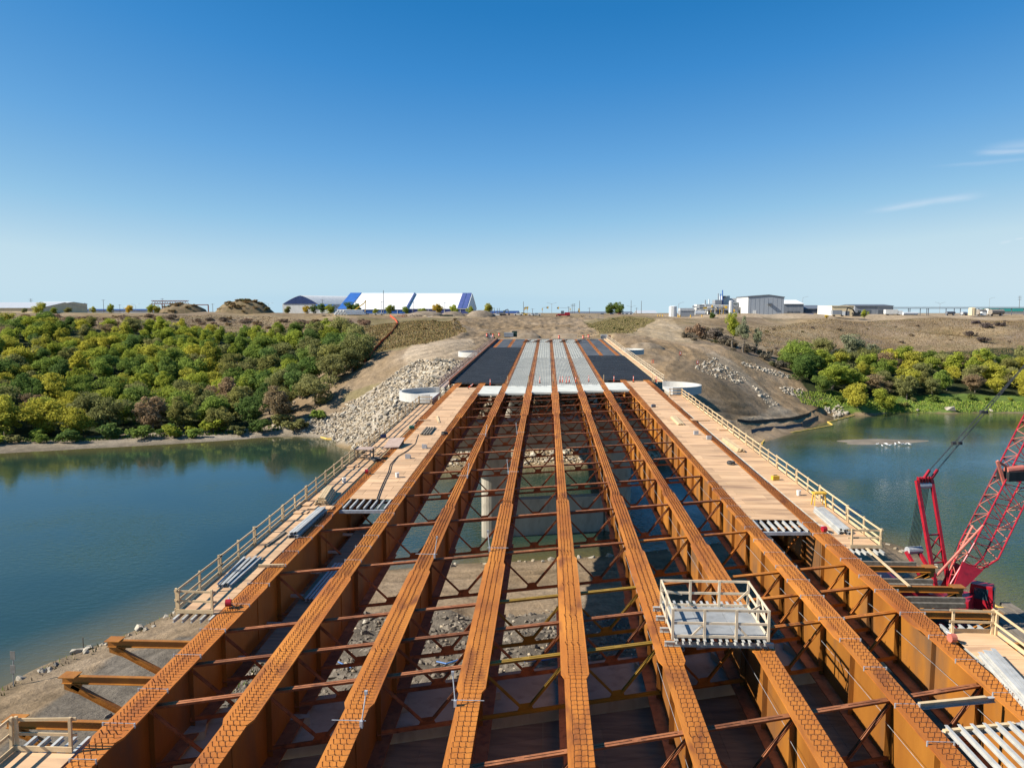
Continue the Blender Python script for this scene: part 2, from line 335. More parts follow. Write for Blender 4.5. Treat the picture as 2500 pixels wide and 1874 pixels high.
xs = axis([(-6000,-900,1700),(-900,-420,80),(-420,-220,12),(-220,-120,3.0),(-120,-60,1.3),(-60,90,.75),(90,130,1.3),(130,260,3.0),(260,480,12),(480,900,70),(900,6000,1700)])
ys = axis([(-60,20,6),(20,40,2.0),(40,56,.9),(56,108,.8),(108,146,4.0),(146,262,.8),(262,330,1.5),(330,470,3.0),(470,640,12),(640,1000,60),(1000,9000,1600)])
XX, YY = np.meshgrid(xs, ys)
ZZ = rbf(np.clip(XX,-600,600), np.clip(YY,-40,600))
t = np.clip((YY-470)/60, 0, 1); ZZ = ZZ*(1-t)+(10.7-.0062*np.maximum(YY-520,0))*t
ZZ = np.minimum(ZZ, 11.6)
bed = WZ-1.2
ZZ = np.where(YY < 400, np.maximum(ZZ, WZ-4), ZZ)
PX, PY, PD = proj(np.stack([XX, YY, ZZ], -1))
def inpoly(px, py, poly):
    r = np.zeros(np.shape(px), bool); n = len(poly)
    for i in range(n):
        x0, y0 = poly[i]; x1, y1 = poly[(i+1) % n]
        c = ((y0 > py) != (y1 > py)) & (px < (x1-x0)*(py-y0)/(y1-y0+1e-12)+x0); r ^= c
    return r
KINDS = {'dry':(.330,.240,.138),'dirt':(.305,.222,.138),'darkdirt':(.30,.215,.13),'sand':(.335,.275,.20),'grass':(.15,.215,.045),'olive':(.25,.20,.10),'forest':(.045,.055,.018),'mud':(.175,.148,.115),'road':(.44,.335,.22),'wet':(.075,.065,.040),'tanslope':(.45,.34,.21),'gravel':(.40,.34,.265)}
colr = np.empty(XX.shape+(3,)); colr[:] = KINDS['dry']; amp = np.full(XX.shape, .25)
def region(kind, poly, y0, y1, a=None):
    m = inpoly(PX, PY, poly) & (YY >= y0) & (YY <= y1) & (PD > 5)
    colr[m] = KINDS[kind]
    if a is not None: amp[m] = a
near = (YY < 112); colr[near] = KINDS['dirt']; amp[near] = .12
colr[near & (YY < 72) & (np.abs(XX) < 26)] = KINDS['mud']; amp[near & (YY < 74) & (np.abs(XX) < 27)] = .75
m = near & (np.abs(XX+27) < 5+2*np.sin(YY*.3)) & (YY < 66); colr[m] = KINDS['mud']; amp[m] = .5
m = near & (np.abs(XX-36) < 16) & (YY > 20) & (YY < 92); colr[m] = KINDS['darkdirt']
region('mud', [(40,1780),(280,1600),(420,1562),(560,1540),(420,1720),(250,1900),(-60,1900)], 20, 95, .35)
region('dry', [(-3000,740),(760,740),(760,860),(-3000,880)], 280, 470, .3)
region('forest', [(-3000,820),(640,800),(860,830),(900,868),(640,1010),(660,1048),(400,1048),(0,1078),(-3000,1130)], 120, 330, .3)
region('olive', [(880,775),(1120,775),(1140,815),(1040,842),(880,875),(830,860)], 220, 420, .35)
region('dirt', [(640,1010),(640,965),(900,868),(1040,842),(1140,812),(1200,815),(1200,1010),(640,1060)], 140, 330, .6)
region('dirt', [(1100,777),(1420,777),(1440,800),(1480,840),(1160,840),(1110,812)], 225, 470, 1.1)
region('road', [(1010,835),(1150,824),(1165,845),(1090,888),(1000,886),(980,872)], 190, 300, .1)
region('olive', [(830,985),(905,958),(960,930),(920,930),(840,960)], 160, 300, .2)
region('gravel', [(995,888),(1130,884),(1130,1010),(850,1085),(660,1050),(690,1035),(830,1015),(850,985)], 140, 230, .15)
region('sand', [(-300,1130),(0,1082),(200,1068),(400,1052),(560,1048),(680,1045),(740,1052),(800,1062),(850,1085),(700,1075),(300,1115),(-300,1180)], 130, 230, .06)
region('olive', [(1420,785),(1520,772),(1600,778),(1560,812),(1470,815)], 240, 470, .5)
region('tanslope', [(1560,782),(1640,778),(1660,800),(1700,840),(1600,835),(1510,818)], 230, 420, .5)
region('dirt', [(1500,812),(1620,828),(1760,842),(1800,880),(1900,905),(1990,960),(2030,1010),(1990,1045),(1860,1090),(1600,1060),(1500,960)], 140, 300, .35); mq = inpoly(PX, PY, [(1500,812),(1620,828),(1760,842),(1800,880),(1900,905),(1990,960),(2030,1010),(1990,1045),(1860,1090),(1600,1060),(1500,960)]) & (YY > 140) & (YY < 300); colr[mq] = (.41,.285,.165)
region('darkdirt', [(1500,815),(1580,820),(1630,850),(1640,880),(1600,890),(1520,850)], 200, 300, .6)
region('darkdirt', [(1640,885),(1760,872),(1830,930),(1890,990),(1860,1010),(1750,1010),(1640,960)], 150, 280, .2)
region('road', [(1740,860),(1790,885),(1830,920),(1900,985),(1960,1015),(1890,1025),(1760,1022),(1870,1008),(1880,985),(1800,915),(1720,868)], 150, 280, .08)
region('grass', [(1985,975),(2050,968),(2600,955),(2700,1006),(2050,1008),(2020,990)], 200, 300, .25)
region('forest', [(1930,890),(2050,850),(2700,850),(2700,962),(1980,970)], 230, 340, .3)
region('road', [(1560,768),(2600,764),(2600,776),(1700,778)], 395, 520, .05)
is_dirt = None
shal = np.clip((WZ+0.5-ZZ)/1.2, 0, 1)[..., None]; colr = colr*(1-shal)+np.array(KINDS['wet'])*shal
for i, j in zip(*np.nonzero((YY > 240) & (YY < 480) & (np.abs(XX) < 430) & (np.abs(colr[...,0]-KINDS['dry'][0]) < .001))):
    x, y = XX[i,j], YY[i,j]; a_ = mnoise.fractal(Vector((x*.025, y*.05, 3.3)), .8, 2.0, 4); b_2 = mnoise.fractal(Vector((x*.09, y*.16, 7.3)), .8, 2.0, 3)
    f_ = min(1, max(0, .45+.55*a_+.35*b_2)); g_ = min(1, max(0, -.1+.9*b_2-.3*a_))
    colr[i,j] = (np.array((.235,.170,.118))*f_+np.array((.385,.280,.155))*(1-f_))*(1-g_*.6)+np.array((.21,.195,.085))*g_*.6
frac = np.zeros(XX.shape); big = np.zeros(XX.shape)
core = (YY > 15) & (YY < 480) & (np.abs(XX) < 430)
for i, j in zip(*np.nonzero(core)):
    x, y = XX[i,j], YY[i,j]
    frac[i,j] = mnoise.fractal(Vector((x*.22, y*.22, 1.7)), 0.75, 2.1, 5)
    big[i,j] = mnoise.noise(Vector((x*.035, y*.035, 9.1)))
wet = np.clip((ZZ-(WZ+0.1))/1.5, 0.0, 1)
ZZ = ZZ+frac*amp*wet+big*(1.1+1.5*np.clip((np.abs(XX)-50)/40,0,1)*np.clip((YY-300)/60,0,1))*wet*np.clip((YY-110)/60,0,1)*np.clip((450-YY)/40,0,1)*(np.abs(XX)>22)
dfar = (np.abs(XX) < 20) & (YY > 160) & (YY < 262); ZZ = np.where(dfar, np.minimum(ZZ, zb(YY)-0.6), ZZ)
def terr(x, y):
    i = int(np.clip(np.searchsorted(ys, y)-1, 0, len(ys)-2)); j = int(np.clip(np.searchsorted(xs, x)-1, 0, len(xs)-2))
    a = (y-ys[i])/(ys[i+1]-ys[i]); b = (x-xs[j])/(xs[j+1]-xs[j])
    return float((ZZ[i,j]*(1-b)+ZZ[i,j+1]*b)*(1-a)+(ZZ[i+1,j]*(1-b)+ZZ[i+1,j+1]*b)*a)
def hit(px, py, y0=58.0, y1=620.0):
    d = cray(px, py); Y = y0
    while Y < y1:
        p = CAM+d*(Y/d[1])
        if p[2] <= max(terr(p[0], p[1]), WZ): return p
        Y += 0.5
    return CAM+d*(y1/d[1])
# wheel ruts pressed into the bare earth
tracks = [[(1640,850),(1700,862),(1770,882),(1830,918),(1885,960),(1930,990),(1965,1008)],[(1965,1008),(1900,1022),(1820,1020),(1740,1005)],[(1652,842),(1675,862),(1668,885),(1640,905)],[(1860,1008),(1800,1000),(1720,985),(1660,960)],[(1880,1016),(1850,1000),(1790,1010),(1700,1000)],
          [(1345,816),(1338,800),(1330,785),(1328,776)],[(1300,818),(1290,800),(1270,788),(1250,780)],[(1400,815),(1395,800),(1400,788)],[(1160,838),(1090,846),(1010,862)],[(1150,846),(1080,862),(1010,878)],[(1230,818),(1200,806),(1180,795)],[(860,905),(800,935),(720,975)],[(900,900),(830,945),(760,985)]]
wtr = []
for tl in tracks:
    w_ = [hit(a, b_, 150.0)[:2] for a, b_ in tl]; wtr.append(dense([tuple(q) for q in w_], 1.0))
near_tr = [[(-44,64),(-38,70),(-34,76),(-30,82)],[(-46,50),(-41,60),(-37,66),(-32,74)],[(-20,84),(0,88),(20,92),(36,95)],[(-22,80),(0,84),(20,88)],[(-18,86),(4,91),(24,95)]]
for tl in near_tr: wtr.append(dense(tl, 1.0))
for tl in wtr:
    P_ = np.array(tl)
    if len(P_) < 3: continue
    lo_, hi_ = P_.min(0)-4, P_.max(0)+4
    J0, J1 = np.searchsorted(xs, [lo_[0], hi_[0]]); I0, I1 = np.searchsorted(ys, [lo_[1], hi_[1]])
    if I1 <= I0 or J1 <= J0: continue
    gx_, gy_ = XX[I0:I1,J0:J1], YY[I0:I1,J0:J1]; d_ = np.sqrt(((np.stack([gx_,gy_],-1)[:,:,None,:]-P_[None,None])**2).sum(-1)).min(-1)
    rut = np.exp(-((d_-1.15)/.55)**2); bank_ = np.exp(-((d_-2.3)/.6)**2)
    ZZ[I0:I1,J0:J1] += -.16*rut+.10*bank_; colr[I0:I1,J0:J1] *= (1-.16*rut+.12*bank_)[...,None]
ny, nx = XX.shape
idx = np.arange(ny*nx).reshape(ny, nx)
faces = np.stack([idx[:-1,:-1], idx[:-1,1:], idx[1:,1:], idx[1:,:-1]], -1).reshape(-1, 4)
me = bpy.data.meshes.new('ground'); me.from_pydata(np.stack([XX, YY, ZZ], -1).reshape(-1, 3).tolist(), [], faces.tolist())
ca = me.color_attributes.new('soil', 'FLOAT_COLOR', 'POINT')
ca.data.foreach_set('color', np.concatenate([colr.reshape(-1,3), np.isin(np.round(colr[...,0].reshape(-1,1),3), [.255,.2,.33,.335]).astype(float)], 1).ravel())
me.polygons.foreach_set('use_smooth', [True]*len(me.polygons))
m, n, l = nt('ground_soil_and_grass')
out = n.new('ShaderNodeOutputMaterial'); b = n.new('ShaderNodeBsdfPrincipled'); l.new(b.outputs[0], out.inputs[0]); b.inputs['Roughness'].default_value = .95; b.inputs['Specular IOR Level'].default_value = .15
at = n.new('ShaderNodeAttribute'); at.attribute_name = 'soil'; geo = n.new('ShaderNodeNewGeometry')
def tn(scale, det, ro=.6):
    q = n.new('ShaderNodeTexNoise'); q.inputs['Scale'].default_value = scale; q.inputs['Detail'].default_value = det; q.inputs['Roughness'].default_value = ro; l.new(geo.outputs['Position'], q.inputs['Vector']); return q
n1, n2, n3 = tn(.045, 8, .65), tn(.5, 8, .7), tn(3.0, 5)
def mr(src, a, b_):
    q = n.new('ShaderNodeMapRange'); q.inputs[1].default_value = .3; q.inputs[2].default_value = .7; q.inputs[3].default_value = a; q.inputs[4].default_value = b_; l.new(src, q.inputs[0]); return q.outputs[0]
gm = n.new('ShaderNodeVectorMath'); gm.operation = 'SCALE'; gm.inputs['Scale'].default_value = .66; l.new(at.outputs['Color'], gm.inputs[0]); hs = n.new('ShaderNodeHueSaturation'); l.new(gm.outputs[0], hs.inputs['Color'])
mm = n.new('ShaderNodeMath'); mm.operation = 'MULTIPLY'; l.new(mr(n1.outputs[0], .72, 1.25), mm.inputs[0]); l.new(mr(n2.outputs[0], .68, 1.32), mm.inputs[1])
m3 = n.new('ShaderNodeMath'); m3.operation = 'MULTIPLY'; l.new(mm.outputs[0], m3.inputs[0]); l.new(mr(n3.outputs[0], .78, 1.22), m3.inputs[1])
l.new(m3.outputs[0], hs.inputs['Value']); l.new(mr(n1.outputs[0], 1.15, .85), hs.inputs['Saturation'])
l.new(hs.outputs[0], b.inputs['Base Color'])
bp = n.new('ShaderNodeBump'); bp.inputs['Strength'].default_value = .9; bp.inputs['Distance'].default_value = .35; l.new(n2.outputs[0], bp.inputs['Height'])
bp2 = n.new('ShaderNodeBump'); bp2.inputs['Strength'].default_value = .6; bp2.inputs['Distance'].default_value = .12; l.new(n3.outputs[0], bp2.inputs['Height']); l.new(bp.outputs[0], bp2.inputs['Normal']); l.new(bp2.outputs[0], b.inputs['Normal'])
me.materials.append(m)
ground = bpy.data.objects.new('ground', me); COL.objects.link(ground); tag(ground, 'earth banks, dry grass slopes and flat plain on both sides of the river', kind='structure')

# river water
m, n, l = nt('river_water')
out = n.new('ShaderNodeOutputMaterial'); b = n.new('ShaderNodeBsdfPrincipled'); l.new(b.outputs[0], out.inputs[0])
b.inputs['Roughness'].default_value = .03; b.inputs['IOR'].default_value = 1.45
geo = n.new('ShaderNodeNewGeometry')
def wav(scale, st, rot=0.0, det=3):
    mp = n.new('ShaderNodeMapping'); mp.inputs['Scale'].default_value = st; mp.inputs['Rotation'].default_value = (0,0,rot); l.new(geo.outputs['Position'], mp.inputs[0])
    q = n.new('ShaderNodeTexNoise'); q.inputs['Scale'].default_value = scale; q.inputs['Detail'].default_value = det; l.new(mp.outputs[0], q.inputs['Vector']); return q.outputs[0]
big_ = wav(.03, (1,1,1), 0, 4); rip = wav(.9, (1,1.8,1), .35, 4); fine = wav(3.0, (1,1.6,1), -.2, 3)
cr = n.new('ShaderNodeValToRGB'); cr.color_ramp.elements[0].position = .35; cr.color_ramp.elements[1].position = .65
cr.color_ramp.elements[0].color = (.016,.035,.026,1); cr.color_ramp.elements[1].color = (.025,.047,.028,1); l.new(big_, cr.inputs[0]); sa = n.new('ShaderNodeAttribute'); sa.attribute_name = 'shallow'
sm_ = n.new('ShaderNodeMixRGB'); l.new(sa.outputs['Fac'], sm_.inputs[0]); l.new(cr.outputs[0], sm_.inputs[1]); sm_.inputs[2].default_value = (.095,.082,.034,1); l.new(sm_.outputs[0], b.inputs['Base Color'])
st = n.new('ShaderNodeMapRange'); st.inputs[1].default_value = .4; st.inputs[2].default_value = .65; st.inputs[3].default_value = .22; st.inputs[4].default_value = .8; l.new(big_, st.inputs[0])
# the fast water to the right of the bridge is choppier than the lee pool to the left
sx = n.new('ShaderNodeSeparateXYZ'); l.new(geo.outputs['Position'], sx.inputs[0])
ch = n.new('ShaderNodeMapRange'); ch.inputs[1].default_value = -45; ch.inputs[2].default_value = 20; ch.inputs[3].default_value = .4; ch.inputs[4].default_value = 1.9; l.new(sx.outputs[0], ch.inputs[0])
cy_ = n.new('ShaderNodeMapRange'); cy_.inputs[1].default_value = 105; cy_.inputs[2].default_value = 165; cy_.inputs[3].default_value = 1.5; cy_.inputs[4].default_value = .3; l.new(sx.outputs[1], cy_.inputs[0])
my_ = n.new('ShaderNodeMath'); my_.operation = 'MULTIPLY'; l.new(st.outputs[0], my_.inputs[0]); l.new(cy_.outputs[0], my_.inputs[1])
ms = n.new('ShaderNodeMath'); ms.operation = 'MULTIPLY'; l.new(my_.outputs[0], ms.inputs[0]); l.new(ch.outputs[0], ms.inputs[1])
bp = n.new('ShaderNodeBump'); bp.inputs['Distance'].default_value = .16; l.new(ms.outputs[0], bp.inputs['Strength']); l.new(rip, bp.inputs['Height'])
bp2 = n.new('ShaderNodeBump'); bp2.inputs['Distance'].default_value = .05; l.new(ms.outputs[0], bp2.inputs['Strength']); l.new(fine, bp2.inputs['Height']); l.new(bp.outputs[0], bp2.inputs['Normal']); l.new(bp2.outputs[0], b.inputs['Normal'])
rx_ = np.concatenate([[-900,-500],np.arange(-300,-130,8.0),np.arange(-130,131,2.5),np.arange(136,301,8.0),[500,900]]); ry_ = np.concatenate([[-60,0],np.arange(30,262,2.5),[290,330]])
RX, RY = np.meshgrid(rx_, ry_); dep = np.array([[WZ-terr(x, y) for x in rx_] for y in ry_])
me = bpy.data.meshes.new('river'); ii = np.arange(RX.size).reshape(RX.shape)
me.from_pydata(np.stack([RX,RY,np.full(RX.shape,WZ)],-1).reshape(-1,3).tolist(), [], np.stack([ii[:-1,:-1],ii[:-1,1:],ii[1:,1:],ii[1:,:-1]],-1).reshape(-1,4).tolist())
da = me.attributes.new('shallow','FLOAT','POINT'); bar_ = .8*np.exp(-(((RX-76)/20)**2+((RY-188-(RX-79)*.08)/6.5)**2)); da.data.foreach_set('value', np.clip(np.maximum(1.0-dep/1.9, bar_), 0, 1).ravel()); me.materials.append(m)
river = bpy.data.objects.new('river', me); COL.objects.link(river); tag(river, 'wide green blue river flowing under the bridge', kind='structure')
# low sand bar in the river on the right
mb = MB(); ring = 40; vs_ = [(0,0,.05)]
for k in (0.55, 1.0):
    for i in range(ring):
        a = 2*math.pi*i/ring; q = 1+.13*math.sin(3*a+1)+.08*math.sin(5*a)
        vs_.append((17*k*q*math.cos(a)+1.5*math.sin(a), 6.2*k*q*math.sin(a), .04 if k < 1 else -.25))
fs = [(0, 1+i, 1+(i+1) % ring) for i in range(ring)]+[(1+i, 1+ring+i, 1+ring+(i+1) % ring, 1+(i+1) % ring) for i in range(ring)]
mb.add([(x+79, y+189+x*.08, z+WZ) for x, y, z in vs_], fs)
M['sandbar'] = surf('wet_sand', (.13,.108,.078), (.20,.165,.12), .8, .3, 6)
tag(mb.build('sand_bar', M['sandbar'], smooth=True), 'flat pale sand bar in the river', kind='structure')

# ================================================================ bridge steel
def seg_x(i): return GX[i]
BRK = [27.8, 41.4, 53.2, 92.0, 104.5]; WID = [.82, 1.06, .86, .64, .90, 1.04]
YS, YE, GD = 12.0, 244.0, 2.9
CFY = [16.8, 23.8, 30.6, 33.7, 36.8, 43.8, 51.1, 58.4, 65.6, 72.8, 80.2, 87.2, 94.4, 101.0, 106.8, 110.6, 117.5, 124.5, 131.5, 138.5]
def fl_width(i, y):
    yy = y-SK*GX[i]
    for k, bk in enumerate(BRK):
        if yy < bk: return WID[k]
    return WID[-1]
side_word = ['outermost left','second','third','fourth','middle','sixth','seventh','eighth','outermost right']
stud_v, stud_f = [], []
def stud(mb, x, y, z, h, lean=0.0):
    mb.box(x-.016+0, x+.016, y-.016, y+.016, z, z+h)
for i in range(9):
    x = GX[i]; sk = SK*x
    nm = side_word[i]
    lab = {0:'outermost left rusty steel plate girder beside the left walkway',4:'middle rusty steel plate girder of the nine, nearly straight ahead',8:'outermost right rusty steel plate girder beside the crane'}.get(i, f'rusty steel plate girder, {ORD[i]} from the left of the nine')
    g = thing('plate_girder', (x, YS, zb(YS)-GD), lab, 'girder', 'nine bridge girders')
    # flange plates, stepped in width
    flg = []
    ys_ = [YS]+[bk+sk for bk in BRK]+[YE]
    for k in range(6):
        y0, y1, w = ys_[k], ys_[k+1], WID[k]; th = .045+.02*(w > .85)
        mb = MB(); tp = .35
        wl_ = WID[k-1] if k else w; wr_ = WID[k+1] if k < 5 else w
        a0 = min(w, wl_); a1 = min(w, wr_)
        outl = []
        pts = [(y0, a0), (y0+tp, w), (y1-tp, w), (y1, a1)]
        n_ = len(pts); vs_ = []
        for (yy, ww) in pts:
            z1 = zb(yy)+(.012 if w > .85 else 0)
            vs_ += [(x-ww/2, yy, z1-th), (x+ww/2, yy, z1-th), (x+ww/2, yy, z1), (x-ww/2, yy, z1)]
        fs = [(0,1,2,3), tuple(4*(n_-1)+q for q in (3,2,1,0))]
        for q in range(n_-1):
            for e in range(4): fs.append((4*q+e, 4*q+4+e, 4*q+4+(e+1) % 4, 4*q+(e+1) % 4))
        mb.add(vs_, fs); flg.append(mb.build('top_flange', M['rust'], g))
        if k < 4 or True:
            mb = MB(); wb = w*1.05
            q0, q1 = zb(y0)-GD, zb(y1)-GD
            mb.add([(x-wb/2,y0,q0),(x+wb/2,y0,q0),(x+wb/2,y1,q1),(x-wb/2,y1,q1),(x-wb/2,y0,q0+.06),(x+wb/2,y0,q0+.06),(x+wb/2,y1,q1+.06),(x-wb/2,y1,q1+.06)],
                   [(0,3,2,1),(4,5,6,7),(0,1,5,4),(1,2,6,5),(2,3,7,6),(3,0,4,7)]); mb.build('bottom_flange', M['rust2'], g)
    # web in lengths between field splices
    for y0, y1 in zip(ys_[:-1], ys_[1:]):
        mb = MB(); z0, z1 = zb(y0), zb(y1)
        mb.add([(x-.012,y0,z0-GD+.06),(x+.012,y0,z0-GD+.06),(x+.012,y1,z1-GD+.06),(x-.012,y1,z1-GD+.06),(x-.012,y0,z0-.05),(x+.012,y0,z0-.05),(x+.012,y1,z1-.05),(x-.012,y1,z1-.05)],
               [(0,3,2,1),(4,5,6,7),(0,1,5,4),(1,2,6,5),(2,3,7,6),(3,0,4,7)])
        # bolted splice plates at the joint
        if y0 > YS+1:
            for sgn in (-1, 1): mb.cbox((x+sgn*.026, y0, zb(y0)-GD/2), .02, .7, GD-.45)
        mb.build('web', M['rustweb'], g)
    # stiffeners
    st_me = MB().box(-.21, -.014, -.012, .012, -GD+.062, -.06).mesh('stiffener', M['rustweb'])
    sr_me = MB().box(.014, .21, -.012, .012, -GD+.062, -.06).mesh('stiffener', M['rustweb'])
    for k, cy in enumerate(CFY):
        y = cy+sk
        if y < YS+.3: continue
        if i > 0: inst('stiffener', st_me, (x, y, zb(y)), g)
        if i < 8: inst('stiffener', sr_me, (x, y, zb(y)), g)
        if i >= 5 and k < 13 and k+1 < len(CFY):
            gap = CFY[k+1]-cy
            if gap > 5:
                y2 = y+gap*.5; inst('stiffener', st_me, (x, y2, zb(y2)), g)
    # shear studs in rows
    segs = [MB() for _ in range(6)]; y = YS+.4; row = 0
    rr = random.Random(i)
    while y < YE-2:
        w = fl_width(i, y); yy = y-sk; mb = segs[sum(yy >= bk for bk in BRK)]
        if yy < BRK[0]: n_, sp, pit = 3, .21, .30
        elif yy < BRK[1]: n_, sp, pit = 3, .24, .21
        elif yy < BRK[2]: n_, sp, pit = 4, .175, .17
        elif yy < BRK[3]: n_, sp, pit = 3, .17, .17
        else: n_, sp, pit = 4, .21, .24
        if y > 116+sk: pit = .6
        covered = y > 112+SK*x and False
        h = .15+(.05 if abs(yy-BRK[2]) < .5 else 0)
        jx = rr.uniform(-.01, .01); bent = rr.random() < .035
        for q in range(n_):
            sx_ = x+(q-(n_-1)/2)*sp+jx+rr.uniform(-.008,.008); zz_ = zb(y)+.012
            if bent: mb.add([(sx_-.016,y-.016,zz_),(sx_+.016,y-.016,zz_),(sx_+.016,y+.016,zz_),(sx_-.016,y+.016,zz_),(sx_-.016-.07,y-.016,zz_+h),(sx_+.016-.07,y-.016,zz_+h),(sx_+.016-.07,y+.016,zz_+h),(sx_-.016-.07,y+.016,zz_+h)],[(4,5,6,7),(0,1,5,4),(1,2,6,5),(2,3,7,6),(3,0,4,7)])
            else:
                mb.box(sx_-.011, sx_+.011, y-.011, y+.011, zz_, zz_+h)
                if yy < BRK[1]: mb.box(sx_-.017, sx_+.017, y-.017, y+.017, zz_+h-.015, zz_+h+.01)
        y += pit
    for k in range(6):
        if segs[k].v: tag(segs[k].build('shear_studs', M['rustdark'], flg[k]), kind='stuff')
    # life line along the web on the sunny side, and bright hanger straps across the outer flanges
    if i >= 5:
        mb = MB()
        for k in range(len(CFY)-6):
            a, c = CFY[k]+sk, CFY[k+1]+sk
            if a < YS: continue
            mb.tube((x-.26, a+.05, zb(a)-.95), (x-.26, c-.05, zb(c)-1.15), .008, n=5, caps=False)
        mb.build('life_line', M['galv'], g)
    if i in (0, 1, 7, 8):
        hm = MB().box(-.55, .55, -.008, .008, .10, .116).box(-.56,-.51,-.025,.025,-.06,.118).box(.51,.56,-.025,.025,-.06,.118).mesh('form_hanger', M['galv'])
        y = {0:20.0, 1:40.0, 7:20.0, 8:18.0}[i]
        while y < {0:52, 1:58, 7:60, 8:50}[i]:
            w = fl_width(i, y); inst('form_hanger', hm, (x, y, zb(y)), g, scale=(w/1.06,1,1)); y += rr.uniform(1.9,2.7)

# cross frames: top chord of twin angles, bottom chord, two diagonals, gusset
BAY = ['first','second','third','fourth','fifth','sixth','seventh','eighth']
ftop, fbot = -.32, -GD+.30
def frame_meshes(mt):
    dx = S-.06; dy = SK*dx; gz = GR*dy
    A = Vector((.03, SK*.03, ftop)); B = Vector((.03+dx-.03, SK*(dx), ftop+gz)); mid = (A+B)/2
    A2 = A+Vector((0,0,fbot-ftop)); B2 = B+Vector((0,0,fbot-ftop)); mid2 = (A2+B2)/2+Vector((0,0,.06))
    off = Vector((-SK, 1, 0)).normalized()*.070
    top = MB()
    for sg in (-1, 1):
        top.bar(A+off*sg, B+off*sg, .105, .015); top.bar(A+off*sg*.45-Vector((0,0,.06)), B+off*sg*.45-Vector((0,0,.06)), .012, .12)
    for q in (.08, .5, .92): top.cbox(A.lerp(B, q)+Vector((0,0,.002)), .30, .10, .012, math.atan(SK))
    bot = MB()
    for sg in (-1, 1):
        bot.bar(A2+off*sg, B2+off*sg, .085, .015); bot.bar(A2+off*sg*.45+Vector((0,0,.06)), B2+off*sg*.45+Vector((0,0,.06)), .012, .12)
    d1, d2 = MB(), MB()
    for d, P in ((d1, A), (d2, B)):
        P = P+Vector((0,0,-.12)); Q = mid2+(P-mid2)*.10
        for sg in (-1, 1):
            d.bar(P+off*sg*.8, Q+off*sg*.8, .10, .014, up=off); d.bar(P+off*sg*.5, Q+off*sg*.5, .014, .10, up=off)
    gus = MB(); u = (B-A).normalized()
    pts = [mid2+u*.42+Vector((0,0,-.1)), mid2+u*.2+Vector((0,0,.34)), mid2-u*.2+Vector((0,0,.34)), mid2-u*.42+Vector((0,0,-.1))]
    gus.extrude([p-off.normalized()*.008 for p in pts], off.normalized()*.016)
    return [('top_chord', top.mesh('top_chord', mt)), ('bottom_chord', bot.mesh('bottom_chord', mt)), ('diagonal', d1.mesh('diagonal', mt)), ('diagonal', d2.mesh('diagonal', mt)), ('gusset_plate', gus.mesh('gusset_plate', mt))]
FMS = [frame_meshes(M['rust2']), frame_meshes(M['rust']), frame_meshes(M['yelsteel'])]
for i in range(8):
    row = 0
    for k, cy in enumerate(CFY):
        y = cy+SK*GX[i]
        if y < YS+1: continue
        v = 2 if (i in (3,4) and k in (2,4)) else (1 if k in (2,3,4,5) and i > 4 else 0)
        row += 1
        extra = 'yellowish ' if v == 2 else 'rusty '
        t_ = thing('cross_frame', (GX[i], y, zb(y)-GD), f'{extra}V cross frame between {BAY[i]} and {ORD[i+1]} girders from left, {ORD[row-1]} row from the front', 'cross frame', 'cross frames between the girders')
        for nm_, me_ in FMS[v]: inst(nm_, me_, (GX[i], y, zb(y)), t_)

# piers
def stadium(cx_, cy_, lx, ly, n=10):
    r = ly/2; pts = []
    for k in range(n+1):
        a = -math.pi/2+math.pi*k/n; pts.append((cx_+lx/2-r+r*math.cos(a), cy_+r*math.sin(a)))
    for k in range(n+1):
        a = math.pi/2+math.pi*k/n; pts.append((cx_-lx/2+r+r*math.cos(a), cy_+r*math.sin(a)))
    return pts
def rot(pts, c, ang): ca_, sa_ = math.cos(ang), math.sin(ang); return [(c[0]+(x-c[0])*ca_-(y-c[1])*sa_, c[1]+(x-c[0])*sa_+(y-c[1])*ca_) for x, y in pts]
ska = math.atan(.25)
p_ = thing('bridge_pier', (0, 109.3, WZ-2), 'tall concrete bridge pier with two legs standing in the river', 'pier')
capz1 = zb(110)-3.35; capz0 = capz1-4.0
for sx_ in (-8.2, 9.0):
    c = (sx_, 109.3+.25*sx_)
    mb = MB(); mb.prism(rot(stadium(c[0], c[1], 4.2, 2.4), c, ska), WZ-2, capz0); mb.build('pier_leg', M['conc'], p_, smooth=False)
mb = MB(); c = (0, 109.3); mb.prism(rot(stadium(0, 109.3, 32.0, 2.7), c, ska), capz0, capz1); mb.build('cap_beam', M['conc'], p_)
mb = MB(); mb.prism(rot([(-6.3,108.5),(7.1,108.5),(7.1,110.1),(-6.3,110.1)], c, ska), WZ-2, WZ+5.2); mb.build('strut_wall', M['conc'], p_)
for i in range(9):
    x = GX[i]; y = 109.3+.25*x+.4; mb = MB(); mb.cbox((x, y, capz1+.12), 1.0, .9, .24, ska); mb.cbox((x, y, (capz1+.24+zb(y)-GD)/2), .7, .7, zb(y)-GD-capz1-.24, ska); mb.build('bearing_pedestal', M['conc'], p_)
p2 = thing('bridge_pier', (0, 33.7, -11), 'near concrete pier cap in shade under the girders', 'pier')
cz = zb(33.7)-3.25; c = (0, 33.7)
mb = MB(); mb.prism(rot([(-17.5,31.9),(17.5,31.9),(17.5,35.5),(-17.5,35.5)], c, math.atan(SK)), cz-3.5, cz); mb.build('cap_beam', M['conc'], p2)
for sx_ in (-9.5, 9.5):
    c2 = (sx_, 33.7+SK*sx_); mb = MB(); mb.prism(rot(stadium(c2[0], c2[1], 4.5, 2.6), c2, math.atan(SK)), -18, cz-3.5); mb.build('pier_leg', M['conc'], p2)
